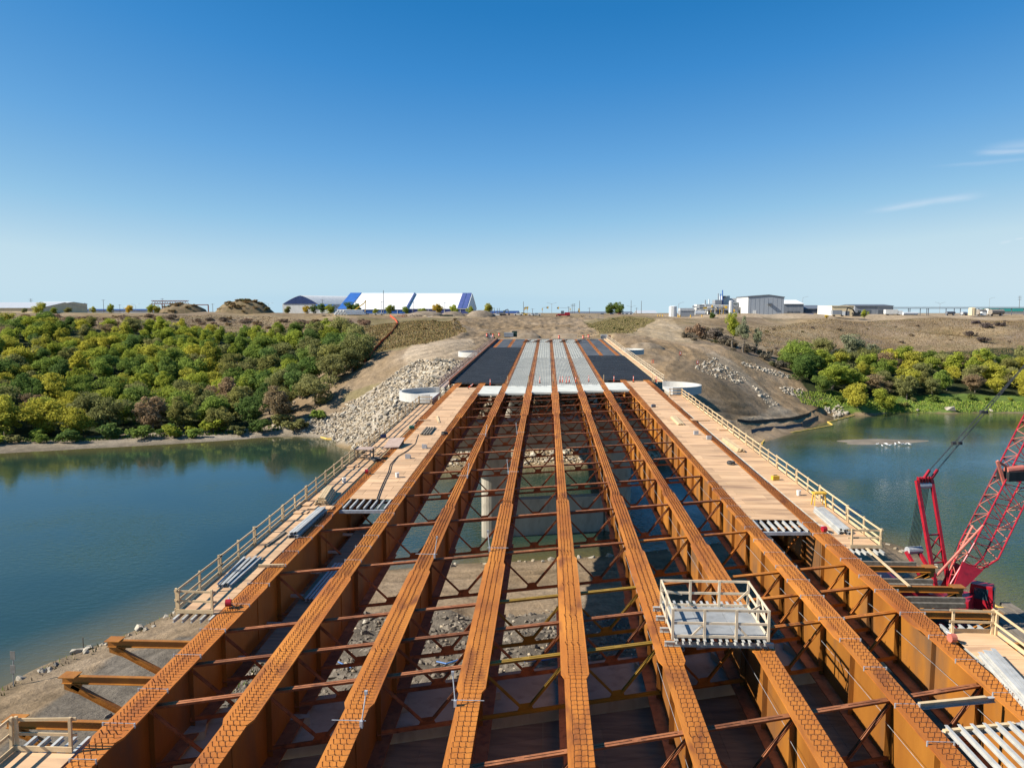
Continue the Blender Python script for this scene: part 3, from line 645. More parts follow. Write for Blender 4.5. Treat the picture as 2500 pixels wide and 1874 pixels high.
for i in range(9):
    x = GX[i]; y = 33.7+SK*x; mb = MB(); mb.cbox((x, y, cz+.17), 1.2, 1.2, .34, math.atan(SK)); mb.build('bearing_pedestal', M['conc'], p2)
# worn plywood soffit platform just before the near pier, hung under the girders
p3_ = thing('soffit_platform', (0, 22, cz-.9), 'worn brown plywood platform hanging in shade below the near girders', 'platform')
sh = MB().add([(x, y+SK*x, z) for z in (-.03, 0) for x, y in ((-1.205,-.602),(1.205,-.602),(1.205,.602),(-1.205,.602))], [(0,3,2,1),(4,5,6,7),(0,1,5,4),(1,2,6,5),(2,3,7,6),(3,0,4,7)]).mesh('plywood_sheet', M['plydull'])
for a_ in range(-6, 7):
    for b_ in range(16):
        x = a_*2.42; y = 31.1-b_*1.215+SK*x
        if y < 11: continue
        inst('plywood_sheet', sh, (x, y, cz-.55), p3_)
mb = MB()
for x in range(-14, 15, 4): mb.bar((x, 12, cz-.66), (x, 31+SK*x, cz-.66), .12, .18)
mb.build('bearer', M['oldtimber'], p3_)
# far pier and abutment, mostly hidden
p4_ = thing('bridge_pier', (0, 187, -14), 'far concrete pier under the rebar covered deck', 'pier')
mb = MB(); c = (0, 187); mb.prism(rot(stadium(0, 187, 32, 2.7), c, ska), zb(187)-7.4, zb(187)-3.3); mb.build('cap_beam', M['conc'], p4_)
for sx_ in (-9, 9):
    c2 = (sx_, 187+.25*sx_); mb = MB(); mb.prism(rot(stadium(c2[0], c2[1], 4.2, 2.4), c2, ska), -16, zb(187)-7.4); mb.build('pier_leg', M['conc'], p4_)
ab = MB().prism([(-17.5,242.5),(17.5,246.5),(17.5,248.5),(-17.5,244.5)], 0, zb(245)+.05).build('abutment_wall', M['conc']); tag(ab, 'concrete abutment wall at the far end of the deck', 'abutment')

# brackets on the outer girders
def bracket(x0, y, sgn, lab):
    t_ = thing('cantilever_bracket', (x0, y, zb(y)-GD), lab, 'bracket', 'steel brackets on the outer girders')
    xo = x0+sgn*4.05; z = zb(y)-.02
    MB().ibeam((x0+sgn*.30, y, z-.16), (xo, y, z-.16), .16, .30, .02).build('top_beam', M['yelrust'], t_)
    MB().ibeam((x0+sgn*.03, y, z-2.35), (xo-sgn*.35, y, z-.40), .16, .24, .02).build('diagonal_strut', M['yelrust'], t_)
    pl = MB().box(min(xo, xo-sgn*.62), max(xo, xo-sgn*.62), y-.27, y+.27, z+.002, z+.03)
    pl.build('end_plate', M['yelrust'], t_)
    MB().extrude([(xo-sgn*.05, y-.008, z-.30), (xo-sgn*.05, y-.008, z-.55), (xo-sgn*.55, y-.008, z-.72), (xo-sgn*.8, y-.008, z-.30)], (0,.016,0)).build('gusset_plate', M['yelrust'], t_)
M['yelrust'] = surf('yellow_brown_steel', (.23,.080,.010), (.36,.140,.016), .55, .9, 6, .1, 9, objvar=.08)
for k, y in enumerate((18.2, 21.2, 24.22, 27.24, 30.28)):
    bracket(GX[0], y, -1, f'triangular steel bracket left of the outermost left girder, {ORD[k]} from the near end')
for k, y in enumerate((22.3, 25.4, 28.5, 31.6, 34.7, 37.8, 40.6)):
    bracket(GX[8], y, 1, f'triangular steel bracket right of the outermost right girder, {ORD[k]} from the near end')
# inner brackets hidden below the walkways are left out: the photograph shows nothing of them
for k, y in enumerate((35.5, 36.3, 37.0, 38.7, 39.4, 42.0)):
    tb = MB().box(GX[8]+.3, GX[8]+3.0+.35*(k % 3), y-.09, y+.09, zb(y)-.48, zb(y)-.26)
    tag(tb.build('timber_beam', M['oldtimber']), f'grey weathered timber beam beside the right girder between brackets, {ORD[k]} from the front', 'timber beam', 'grey timber beams by the crane')

# ================================================================ decks, walkways, guard rails
def slope_box(mb, x0, x1, y0, y1, h0, h1):
    a, b = zb(y0), zb(y1)
    return mb.add([(x0,y0,a+h0),(x1,y0,a+h0),(x1,y1,b+h0),(x0,y1,b+h0),(x0,y0,a+h1),(x1,y0,a+h1),(x1,y1,b+h1),(x0,y1,b+h1)],
                  [(0,3,2,1),(4,5,6,7),(0,1,5,4),(1,2,6,5),(2,3,7,6),(3,0,4,7)])
SH = {}
def sheet_mesh(wx, wy, mat, th=.022):
    k = (round(wx,3), round(wy,3), mat.name)
    if k not in SH:
        SH[k] = slope_box(MB(), -wx/2, wx/2, -wy/2, wy/2, -th, 0).mesh('plywood_sheet', mat)
    return SH[k]
def deck(name, xa, xb, ya, yb, lab, cat, mat=None, h=.03, jst=4, jout=(.6, .0), row=1.22, sk=0.0, split=2.44):
    """plywood deck on lengthwise aluminium joists"""
    mat = mat or M['ply']
    t_ = thing(name, ((xa+xb)/2, ya, zb(ya)-.3), lab, cat)
    n_ = max(1, round((yb-ya)/row)); rw = (yb-ya)/n_; W = xb-xa
    cols = [(xa, xb)] if W <= split+.05 else None
    for k in range(n_):
        y = ya+(k+.5)*rw
        if cols: cc = cols
        else:
            cut = xa+(split if k % 2 == 0 else W-split); cc = [(xa, cut), (cut, xb)]
        for (a, b_) in cc:
            o = inst('plywood_sheet', sheet_mesh(b_-a-.022, rw-.024, mat), ((a+b_)/2, y+sk*(a+b_)/2, zb(y+sk*(a+b_)/2)+h+random.uniform(-.003,.003)), t_)
    for q in range(jst):
        x = xa+.15+(W-.3)*q/max(1,jst-1); mb = MB()
        y0, y1 = ya-jout[0]+sk*x, yb+jout[1]+sk*x
        mb.ibeam((x, y0, zb(y0)+h-.115), (x, y1, zb(y1)+h-.115), .10, .17, .022); mb.build('joist', M['alu'], t_)
    return t_
def rail(name, pts, lab, hgt=1.08, toe=True, mat=None, span=4.88, drop=0.0):
    """timber guard rail along a polyline of (x, y); stands on the deck plane"""
    mat = mat or M['timber']
    t_ = thing(name, (pts[0][0], pts[0][1], zb(pts[0][1])), lab, 'guard rail', 'timber guard rails')
    pm = MB().box(-.045, .045, -.045, .045, -.22, hgt).mesh('post', mat)
    for a, b in zip(pts[:-1], pts[1:]):
        L = math.dist(a, b); n_ = max(1, round(L/span)); d = ((b[0]-a[0])/L, (b[1]-a[1])/L)
        for k in range(n_):
            s0, s1 = L*k/n_, L*(k+1)/n_
            for s_ in ([s0+.08, (s0+s1)/2, s1-.12] if s1-s0 > 2.6 else [s0+.08, s1-.12]):
                x, y = a[0]+d[0]*s_, a[1]+d[1]*s_
                inst('post', pm, (x, y, zb(y)), t_, rot=(random.uniform(-.02,.02), random.uniform(-.02,.02), random.uniform(-.1,.1)), scale=(1,1,random.uniform(.98,1.05)))
            for h_ in (hgt-.06, hgt*.52):
                e0, e1 = s0-.10, s1+.10
                p0 = (a[0]+d[0]*e0, a[1]+d[1]*e0); p1 = (a[0]+d[0]*e1, a[1]+d[1]*e1); j0, j1 = random.uniform(-.045,.045), random.uniform(-.045,.045)
                sidex, sidey = d[1]*.068, -d[0]*.068
                mb = MB(); mb.bar((p0[0]+sidex, p0[1]+sidey, zb(p0[1])+h_+j0), (p1[0]+sidex, p1[1]+sidey, zb(p1[1])+h_+j1), .04, .095); mb.build('rail', mat, t_)
            if toe:
                mb = MB(); p0 = (a[0]+d[0]*s0, a[1]+d[1]*s0); p1 = (a[0]+d[0]*s1, a[1]+d[1]*s1)
                mb.bar((p0[0]-d[1]*.07, p0[1]+d[0]*.07, zb(p0[1])+.13), (p1[0]-d[1]*.07, p1[1]+d[0]*.07, zb(p1[1])+.13), .035, .17); mb.build('toe_board', mat, t_)
    return t_
XL, XR = -17.62, 17.66
deck('walkway', XL, -15.72, 32.9, 99.0, 'long left plywood walkway outside the outermost left girder', 'walkway', jst=5, jout=(.55,.1))
deck('walkway', 15.74, XR, 43.3, 108.8, 'long right plywood walkway outside the outermost right girder', 'walkway', jst=6, jout=(.6,.1))
deck('walkway', XL-.1, -15.68, 12.0, 22.3, 'short plywood walkway in the bottom left corner of the picture', 'walkway', jst=5, jout=(0,1.0))
deck('walkway', 15.78, XR, 12.0, 32.4, 'short plywood walkway in the lower right beside the red crane', 'walkway', jst=5, jout=(0,.9))
deck('plywood_deck', GX[0]+.36, GX[1]-.36, 52.6, 117.2, 'plywood deck between the first and second girders on the left', 'deck', jst=7, jout=(2.2,0))
deck('plywood_deck', GX[7]+.36, GX[8]-.36, 48.7, 127.0, 'plywood deck between the eighth and ninth girders on the right', 'deck', jst=7, jout=(2.0,0))
# grey end beam carrying the joists
for (xa, xb, y, lab) in ((GX[0]+.3, GX[1]-.3, 50.3, 'grey steel end beam under the left plywood deck joists'), (GX[7]+.3, GX[8]-.3, 46.7, 'grey steel end beam under the right plywood deck joists')):
    tag(MB().bar((xa, y-.1, zb(y)-.22), (xb, y+.1, zb(y)-.22), .16, .2).build('end_beam', M['galv']), lab, 'beam')
rail('guard_rail', [(-15.9,32.95),(XL,32.95),(XL,99.0),(-15.9,99.0)], 'long timber guard rail on the river side of the left walkway')
rail('guard_rail', [(15.9,43.4),(XR,43.4),(XR,108.6),(15.9,108.6)][::-1], 'long timber guard rail on the outer side of the right walkway')
rail('guard_rail', [(-15.8,22.4),(XL-.1,22.4),(XL-.1,12.0)], 'timber guard rail in the bottom left corner')
rail('guard_rail', [(15.85,32.3),(XR,32.3),(XR,12.0)], 'timber guard rail of the lower right walkway beside the crane')
# joists and nailers in the near right bay
for k, (y, lab) in enumerate(((26.6, 'pale timber nailer on an aluminium beam across the right bay, farther one'), (24.9, 'pale timber nailer on an aluminium beam across the right bay, nearer one'))):
    t_ = thing('nailer_beam', (13.3, y, zb(y)-.3), lab, 'beam', 'nailer beams in the right bay')
    MB().ibeam((GX[7]+.45, y-.1, zb(y)-.10), (GX[8]-.40, y+.55, zb(y)-.10), .14, .18, .03).build('aluminium_beam', M['alu'], t_)
    MB().bar((GX[7]+.47, y-.14, zb(y)+.03), (GX[8]-.75, y+.44, zb(y)+.03), .14, .07).build('timber_nailer', M['timber'], t_)
for k in range(7):
    x = GX[7]+.62+k*.44
    tag(MB().ibeam((x, 13, zb(13)+.06), (x, 24.85+(x-GX[7])*.15, zb(24.9)+.06), .10, .17, .022).build('joist', M['alu']), f'silver aluminium joist in the lower right bay, {ORD[k]} from the left', 'joist', 'joists in the lower right bay')
deck('plywood_deck', GX[7]+.5, GX[8]-.5, 12.0, 21.0, 'plywood deck corner at the lower right edge', 'deck', jst=2, h=.19, jout=(0,0))

# grey working platform straddling the sixth and seventh girders
px0, px1, py0, py1 = 4.0, 7.8, 30.5, 33.9
M['platfloor'] = surf('scuffed_grey_plywood', (.19,.195,.195), (.28,.285,.28), .75, 1.2, 7, 0, c2=(.20,.20,.195), s2=2.2, objvar=.08)
pf = thing('work_platform', ((px0+px1)/2, py0, zb(py0)), 'grey plywood work platform with pale timber railings standing on two girders', 'platform')
fz = .44
for k in range(3):
    a, b_ = px0+(px1-px0)*k/3, px0+(px1-px0)*(k+1)/3
    slope_box(MB(), a+.006, b_-.006, py0, py1-.25, fz-.03, fz).build('floor_panel', M['platfloor'], pf)
for k in range(13):
    x = px0+.12+(px1-px0-.24)*(k+random.uniform(-.18,.18))/12
    MB().ibeam((x, py0-.22, zb(py0)+fz-.13), (x, py1+.55, zb(py1)+fz-.13), .10, .17, .028).build('joist', M['alu'], pf)
for y in (py0+.1, py0+1.4, py0+2.6, py1+.2):
    MB().ibeam((px0-.3, y, zb(y)+.12), (px1+.25, y, zb(y)+.12), .12, .20, .03).build('bearer', M['alu'], pf)
def ppost(x, y): MB().box(x-.05, x+.05, y-.05, y+.05, zb(y)+fz-.1, zb(y)+fz+1.18).build('post', M['pale'], pf)
cor = [(px0, py0), (px1, py0), (px1, py1-.2), (px0, py1-.2)]
for (a, b_) in zip(cor, cor[1:]+cor[:1]):
    n_ = 3 if abs(a[0]-b_[0]) > .1 else 2
    for k in range(n_): ppost(a[0]+(b_[0]-a[0])*k/n_, a[1]+(b_[1]-a[1])*k/n_)
    for hh in (1.14, .60): MB().bar((a[0], a[1], zb(a[1])+fz+hh), (b_[0], b_[1], zb(b_[1])+fz+hh), .045, .10).build('rail', M['pale'], pf)
    MB().bar((a[0], a[1], zb(a[1])+fz+.06), (b_[0], b_[1], zb(b_[1])+fz+.06), .045, .10).build('toe_board', M['pale'], pf)
for (x0_, y0_, h0_, x1_, y1_, h1_) in ((px0+1.27,py0,.6,px0+.75,py0,.05),(px0+2.5,py0,.6,px0+3.0,py0,.05),(px0,py1-.3,.75,px0+.9,py1-.25,.55),(px1,py1-.3,.8,px1-.5,py1-.3,.3),(px1,py0+1.2,.9,px1-.55,py0+1.0,.65),(px1,py0+.3,.5,px1,py0+1.1,1.1)):
    MB().bar((x0_, y0_, zb(y0_)+fz+h0_), (x1_, y1_, zb(y1_)+fz+h1_), .04, .085).build('brace', M['pale'], pf)

# ================================================================ far deck: form panels and reinforcing steel
def bay_edges(i): return GX[i]+.46, GX[i+1]-.46
for i in range(1, 7):
    xa, xb = bay_edges(i); xm = (xa+xb)/2; light = 2 <= i <= 5
    y0 = 112.3+.277*xm; yend = 241.5 if light else y0+9.5
    t_ = thing('form_panel', (xm, y0, zb(y0)-.2), f'pale grey concrete form panel bay between the {ORD[i]} and {ORD[i+1]} girders of the far deck', 'form panel', 'form panels of the far deck')
    n_ = int((yend-y0)/2.44)
    sm = MB(); rw = (yend-y0)/n_
    for k in range(n_):
        y = y0+(k+.5)*rw; inst('form_sheet', sheet_mesh(xb-xa, rw-.02, M['form'], .05), (xm, y, zb(y)+.06), t_)
    mb = MB(); mb.box(xa, xb, y0-.03, y0+.03, zb(y0)-.22, zb(y0)+.055); mb.build('edge_board', M['form'], t_)
    for x in (xa-.02, xb+.02): MB().box(x-.03, x+.03, y0-.25, y0+.1, zb(y0)-.05, zb(y0)+.16).build('edge_cleat', M['white'], t_)
    if light:
        mb = MB(); ya = y0+8.2
        for q in range(13):
            x = xa-.25+(xb-xa+.5)*q/12; slope_box(mb, x-.013, x+.013, ya+random.uniform(-1.5,.5), (172 if q % 2 else yend)+random.uniform(-2,2)*(q % 2), .12, .16)
        y = ya
        while y < yend: slope_box(mb, xa-.3, xb+.3, y-.012, y+.012, .10, .12); y += .8
        tag(mb.build('rebar_mat', M['rebarL']), f'light dusty rebar mat lying on the form panels between the {ORD[i]} and {ORD[i+1]} girders', 'rebar mat', 'rebar mats on the far deck')
for nm_, xa, xb, ya, ye, sy in (('left', -16.4, GX[2]-.35, 122.8, 204.0, 1), ('right', GX[6]+.35, 16.3, 128.6, 178.0, -1)):
    t_ = thing('dark_form', ((xa+xb)/2, ya, zb(ya)-.2), f'dark form panels below the black rebar on the {nm_} of the far deck', 'form panel')
    for k in range(3 if nm_ == 'left' else 3):
        lo = [xa, GX[0]+.46, GX[1]+.46][k] if nm_ == 'left' else [GX[6]+.46, GX[7]+.46, GX[8]+.46][k]
        hi = [GX[0]-.46, GX[1]-.46, GX[2]-.46][k] if nm_ == 'left' else [GX[7]-.46, GX[8]-.46, xb][k]
        if hi-lo < .2: continue
        slope_box(MB(), lo, hi, ya-.3, 241.5, -.05, .03).build('form_sheet', M['formD'] if True else M['form'], t_)
    mb = MB(); y = ya
    while y < ye: slope_box(mb, xa+.05, xb, y-.03, y+.03, .14, .19); y += .16
    x = xa+.1
    while x < xb: slope_box(mb, x-.013, x+.013, ya+random.uniform(-.7,.1), ye+random.uniform(-.4,.5), .10, .14); x += .2
    tag(mb.build('rebar_mat', M['rebarD']), f'dense black rebar mat on the {nm_} side of the far deck', 'rebar mat', 'rebar mats on the far deck')
sf = MB(); slope_box(sf, -16.62, -16.5, 122, 242, -.3, .55); slope_box(sf, -16.75, -16.45, 122, 242, .55, .62)
tag(sf.build('side_form', M['rust2']), 'upright brown side form along the left edge of the far deck', 'side form')
sf = MB(); slope_box(sf, 16.40, 16.5, 128, 243, -.3, .30); tag(sf.build('side_form', M['timber']), 'low timber side form along the right edge of the far deck', 'side form')
M['pinkwood'] = surf('pinkish_timber', (.32,.23,.18), (.41,.305,.245), .8, 2, 5, objvar=.1)
deck('walkway', -17.9, -16.8, 119, 242, 'narrow timber walkway along the left edge of the far deck', 'walkway', mat=M['pinkwood'], jst=2, row=2.44, h=-.1)
deck('walkway', 16.6, 17.8, 127, 250, 'narrow timber walkway along the right edge of the far deck', 'walkway', jst=2, row=2.44, h=-.05)
rail('guard_rail', [(-17.85,119),(-17.85,242)], 'pinkish timber guard rail along the left edge of the far deck', mat=M['pinkwood'])
rail('guard_rail', [(17.75,126.5),(17.75,250)], 'pale timber guard rail along the right edge of the far deck', mat=M['pale'])

# half round lookouts beside the piers
def lookout(xc, yc, sgn, lab):
    t_ = thing('lookout', (xc, yc, zb(yc)-2.0), lab, 'lookout', 'round concrete lookouts')
    R, n_ = 5.0, 28
    ring_ = [(xc+sgn*R*math.cos(a), yc+R*math.sin(a)) for a in [-math.pi/2+math.pi*k/n_ for k in range(n_+1)]]
    inn = [(xc+sgn*(R-.32)*math.cos(a), yc+(R-.32)*math.sin(a)) for a in [-math.pi/2+math.pi*k/n_ for k in range(n_+1)]]
    z0 = zb(yc)
    MB().prism(ring_, z0-.55, z0-.15).build('floor_slab', M['concw'], t_)
    mb = MB()
    for k in range(n_):
        q = [ring_[k], ring_[k+1], inn[k+1], inn[k]]; mb.prism(q, z0-.148, z0+.62)
    mb.build('parapet', M['concw'], t_)
    MB().prism([(xc+sgn*a*.8, yc+b) for a, b in ((0,-3),(3,-2),(3.6,0),(3,2),(0,3))], z0-1.5, z0-.552).build('corbel', M['conc'], t_)
lookout(-16.9, 108.5, -1, 'round pale concrete lookout left of the bridge, the nearer one')
lookout(17.0, 117.6, 1, 'round pale concrete lookout right of the bridge, the nearer one')
lookout(-17.2, 183.5, -1, 'round pale concrete lookout left of the far deck, the farther one')
lookout(17.6, 192.5, 1, 'round pale concrete lookout right of the far deck, the farther one')

# red and white delineator tubes on the form panels
def delineator():
    t_ = thing('delineator_tube', (0,0,0), 'x', 'delineator', 'red delineator tubes on the far deck')
    MB().tube((0,0,.06), (0,0,1.0), .07, .06, 10).build('tube', M['orange'], t_)
    MB().prism([(.22*math.cos(a), .22*math.sin(a)) for a in [k*math.pi/4 for k in range(8)]], 0, .058).build('base', M['black'], t_)
    for z in (.55, .75): MB().tube((0,0,z), (0,0,z+.1), .075, .072, 10).build('reflective_band', M['white'], t_)
    return t_
d0 = delineator()
dl = [(412,600),(927,575),(1137,570),(1163,570),(1203,575),(1233,570),(1300,570),(1436,560),(1697,562),(1899,562),(2137,567)]
for k, (a, b_) in enumerate(dl):
    p = atB(1100+a*.2351, 800+b_*.2351, .07)
    o = d0 if k == 0 else copy_tree(d0, p); o.location = p
    o['label'] = f'red and white delineator tube on the far deck, {ORD[k]} from the left'
p = atB(1100+180*.2351, 800+632*.2351, .05); o = copy_tree(d0, p); o.rotation_euler = (.3,.9,0.4); o.location = (p[0], p[1], p[2]+.12); o['label'] = 'toppled red delineator tube on the left plywood deck'

for k, (a, b_) in enumerate([(590,575),(810,570),(1066,560),(1338,560),(1590,560),(2095,560)]):
    p = atB(1100+a*.2351, 800+b_*.2351, .05); tag(MB().box(p[0]-.05,p[0]+.05,p[1]-.05,p[1]+.05,p[2],p[2]+1.15).build('timber_stake', M['timber']), f'thin timber stake on the far deck edge, {ORD[k]} from the left', 'stake', 'timber stakes on the far deck')
for k, (a, b_) in enumerate([(1286,834),(1310,834),(1341,834),(1375,834),(1410,835)]):
    p = atB(a, b_, .2); t_ = thing('rebar_bundle', p, f'dark bundle of rebar at the far end of the deck, {ORD[k]} from the left', 'rebar bundle', 'rebar bundles at the deck end')
    for j in range(9): MB().bar((p[0]-1.2+.1*j,p[1]-2+random.uniform(-.8,.8),p[2]+.05*j),(p[0]+.6+.1*j,p[1]+2+random.uniform(-.8,.8),p[2]+.06*j),.09).build('bar', M['rebarD'] if j % 2 else M['rust2'], t_)

# ================================================================ things lying on the decks
def bundle(name, mat, px_near, px_far, n, layers, wid, hgt, lab, cat, beam=False, gap=.02, spread=0.0, h0=.035):
    a, b = atB(*px_near, h0), atB(*px_far, h0); a, b = Vector(a), Vector(b); d = (b-a).normalized(); sd_ = d.cross(Vector((0,0,1))).normalized()
    t_ = thing(name, a, lab, cat)
    for ly in range(layers):
        nn = n-ly if spread == 0 else n
        for k in range(nn):
            o = sd_*((k-(nn-1)/2)*(wid+gap)+random.uniform(-.01,.01)); e = d*random.uniform(-.15,.15); z = Vector((0,0,hgt*(ly+.5)+.004*ly))
            fan = sd_*spread*(k-(nn-1)/2)
            mb = MB()
            if beam: mb.ibeam(a+o+e+z, b+o+e+z+fan, wid, hgt, .022)
            else: mb.bar(a+o+e+z, b+o+e+z+fan, wid, hgt)
            mb.build({'aluminium_beams':'joist'}.get(name, 'board'), mat, t_)
    return t_
def c2(x, y): return (400+x*.3166, 1000+y*.3166)
def c8(x, y): return (1500+x*.3166, 930+y*.3166)
bundle('aluminium_beams', M['alu'], c2(1000,985), c2(1225,785), 4, 2, .14, .17, 'stack of silver aluminium joists on the left walkway', 'joist stack', beam=True)
bundle('aluminium_beams', M['alu'], c2(470,1365), c2(690,1150), 4, 1, .14, .17, 'loose fan of silver aluminium joists near the left walkway end', 'joist stack', beam=True, gap=.05, spread=.09)
bundle('lumber_stack', M['timber'], c2(1215,735), c2(1275,640), 6, 4, .15, .12, 'square stack of pale lumber on the left walkway', 'lumber stack')
bundle('lumber_stack', M['oldtimber'], c2(2015,195), c2(2060,140), 4, 1, .15, .15, 'four loose timbers on the left plywood deck', 'lumber', gap=.12)
bundle('lumber_stack', M['timber'], c2(2122,100), c2(2108,50), 1, 1, .2, .08, 'single short plank lying on the left plywood deck', 'plank')
bundle('lumber_stack', M['oldtimber'], c2(780,1060), c2(930,950), 1, 1, .18, .08, 'grey plank on the left walkway beside the joist stack', 'plank')
bundle('lumber_stack', M['timber'], c2(715,1212), c2(910,1208), 1, 1, .14, .14, 'pale timber laid across the left walkway end', 'timber')
bundle('lumber_stack', M['timber'], c8(515,340), c8(455,280), 5, 2, .13, .09, 'bundle of long pale lumber on the right plywood deck', 'lumber stack')
bundle('lumber_stack', M['timber'], c8(975,548), c8(850,460), 5, 3, .13, .10, 'bundle of long pale lumber on the right walkway', 'lumber stack')
bundle('aluminium_beams', M['alu'], c8(1775,1180), c8(1575,1005), 5, 2, .14, .16, 'bundle of bright aluminium joists on the right walkway', 'joist stack', beam=True)
bundle('aluminium_beams', M['alu'], (2560,1770), (2412,1605), 4, 2, .16, .18, 'bright aluminium joists on the lower right walkway by the frame edge', 'joist stack', beam=True)
for k, (x, y, w, l_, rz, lab) in enumerate([(1105,725,1.2,1.0,.1,'small plywood offcut on left walkway beside lumber stack'),(1215,755,1.6,.9,.05,'wide plywood offcut in front of the left lumber stack'),(1060,790,.9,.7,0,'plywood offcut beside guard rail left of the lumber stack'),(1440,435,1.3,.9,.1,'plywood offcut near the timber table on the left walkway'),(2010,80,1.2,.8,.3,'plywood offcut at far end of left walkway')]):
    p = atB(*c2(x, y), .05); tag(MB().cbox((p[0], p[1], p[2]+.02), w, l_, .04, rz).build('plywood_offcut', M['ply']), lab, 'plywood', 'plywood offcuts')
for k, (x, y, w, l_, lab) in enumerate([(655,300,1.9,1.25,'brown plywood sheets stacked on the far right walkway'),(850,375,1.4,1.0,'pale plywood sheet on the right walkway by the rail')]):
    p = atB(*c8(x, y), .05); tag(MB().cbox((p[0], p[1], p[2]+.04), w, l_, .08, .05).build('plywood_sheets', M['ply']), lab, 'plywood', 'plywood offcuts')
# work table with lumber under it
p = atB(*c2(1530,385), .03); t_ = thing('work_table', p, 'timber work table with offcuts under it on the left walkway', 'table')
MB().cbox((p[0]+.1, p[1]+.4, p[2]+.92), 1.5, 1.3, .06, .0).build('table_top', M['pinkwood'], t_)
for dx in (-.6, .75):
    for dy in (-.15, .95): MB().cbox((p[0]+dx, p[1]+dy, p[2]+.445), .1, .1, .885).build('leg', M['oldtimber'], t_)
for k in range(9):
    mb = MB(); q = Vector((p[0]+random.uniform(-.4,.6), p[1]+random.uniform(0,.8), p[2]+.08+.07*k)); d_ = Vector((random.uniform(-1,1), random.uniform(-.5,.5), 0))*.5
    mb.bar(q-d_, q+d_, .1, .06); mb.build('offcut', M['timber'] if k % 2 else M['oldtimber'], t_)
p = atB(*c2(1650,345), .03); t_ = thing('scrap_pile', p, 'heap of timber scraps beside the work table', 'scrap heap')
for k in range(12):
    q = Vector((p[0]+random.uniform(-.4,.4), p[1]+random.uniform(-.5,.6), p[2]+.05+.05*k)); d_ = Vector((random.uniform(-1,1), random.uniform(-1,1), random.uniform(-.4,.4)))*.4
    MB().bar(q-d_, q+d_, .09, .05).build('scrap', M['oldtimber'] if k % 3 else M['timber'], t_)
p = atB(*c2(1775,285), .03); t_ = thing('tilted_panel', p, 'reddish plywood panel propped over the girder near the table', 'panel')
MB().add([(p[0]-.75,p[1]-1.2,p[2]+.05),(p[0]+.65,p[1]-1.0,p[2]+.10),(p[0]+.75,p[1]+1.5,p[2]+.55),(p[0]-.65,p[1]+1.3,p[2]+.5),(p[0]-.75,p[1]-1.2,p[2]+.14),(p[0]+.65,p[1]-1.0,p[2]+.19),(p[0]+.75,p[1]+1.5,p[2]+.64),(p[0]-.65,p[1]+1.3,p[2]+.59)],[(0,3,2,1),(4,5,6,7),(0,1,5,4),(1,2,6,5),(2,3,7,6),(3,0,4,7)]).build('board', M['pinkwood'], t_)
MB().bar((p[0]-.6,p[1]+1.35,p[2]+.25),(p[0]+.65,p[1]+1.5,p[2]+.25),.1,.5).build('prop', M['oldtimber'], t_)
# grey steel brackets standing on the decks
for k, (xy, lab) in enumerate([(c2(2008,300),'small grey angle bracket on left plywood deck, farther one'),(c2(1880,378),'small grey angle bracket on left plywood deck, nearer one'),(c8(632,415),'small grey box bracket on the right plywood deck'),(c8(732,452),'small grey box bracket by the right outer girder')]):
    p = atB(*xy, .03); t_ = thing('steel_bracket', p, lab, 'bracket', 'small grey brackets on the decks')
    MB().cbox((p[0], p[1], p[2]+.22), .42, .04, .40).build('plate', M['galv'], t_); MB().cbox((p[0]-.2, p[1]+.2, p[2]+.20), .04, .36, .36).build('side_plate', M['galv'], t_); MB().cbox((p[0]+.2, p[1]+.2, p[2]+.15), .04, .36, .26).build('side_plate', M['galv'], t_)
# power cords snaking over the left deck
for off in (0, 14):
    pts = [c2(1640+off,690), c2(1665+off,620), c2(1700+off,540), c2(1730+off,480), c2(1745+off,420), c2(1800+off*.5,360), c2(1880,310+off*.5), c2(1940,260), c2(1950,225), c2(1962,190+off*.3)]
    pp = [atB(*q, .06) for q in pts]; tag(MB().path(pp, .022, 5).build('power_cord', M['black']), 'dark power cord snaking along the left plywood deck, '+('left strand' if off == 0 else 'right strand'), 'cord', 'power cords')
# red self retracting lifeline reels and buckets
for k, (xy, lab) in enumerate([(c2(497,1515),'red lifeline reel beside the left walkway end'),(c8(1618,1160),'red lifeline reel on the right walkway'),((2325,1566),'red lifeline reel hanging on the outermost right girder'),(c2(1562,490),'small red reel on the left outer girder far along')]):
    p = atB(*xy, .1); t_ = thing('lifeline_reel', p, lab, 'reel', 'red lifeline reels')
    MB().tube((p[0]-.12, p[1], p[2]+.16), (p[0]+.12, p[1]+.05, p[2]+.16), .17, .17, 12).build('housing', M['salmon'] if k == 2 else M['red'], t_)
    MB().bar((p[0]+.1, p[1], p[2]+.1), (p[0]+.4, p[1]-.15, p[2]+.03), .05).build('hook', M['black'], t_)
    MB().tube((p[0], p[1]+.1, p[2]+.3), (p[0]-.1, p[1]+.3, p[2]+.3), .03, .03, 6).build('handle', M['galv'], t_)
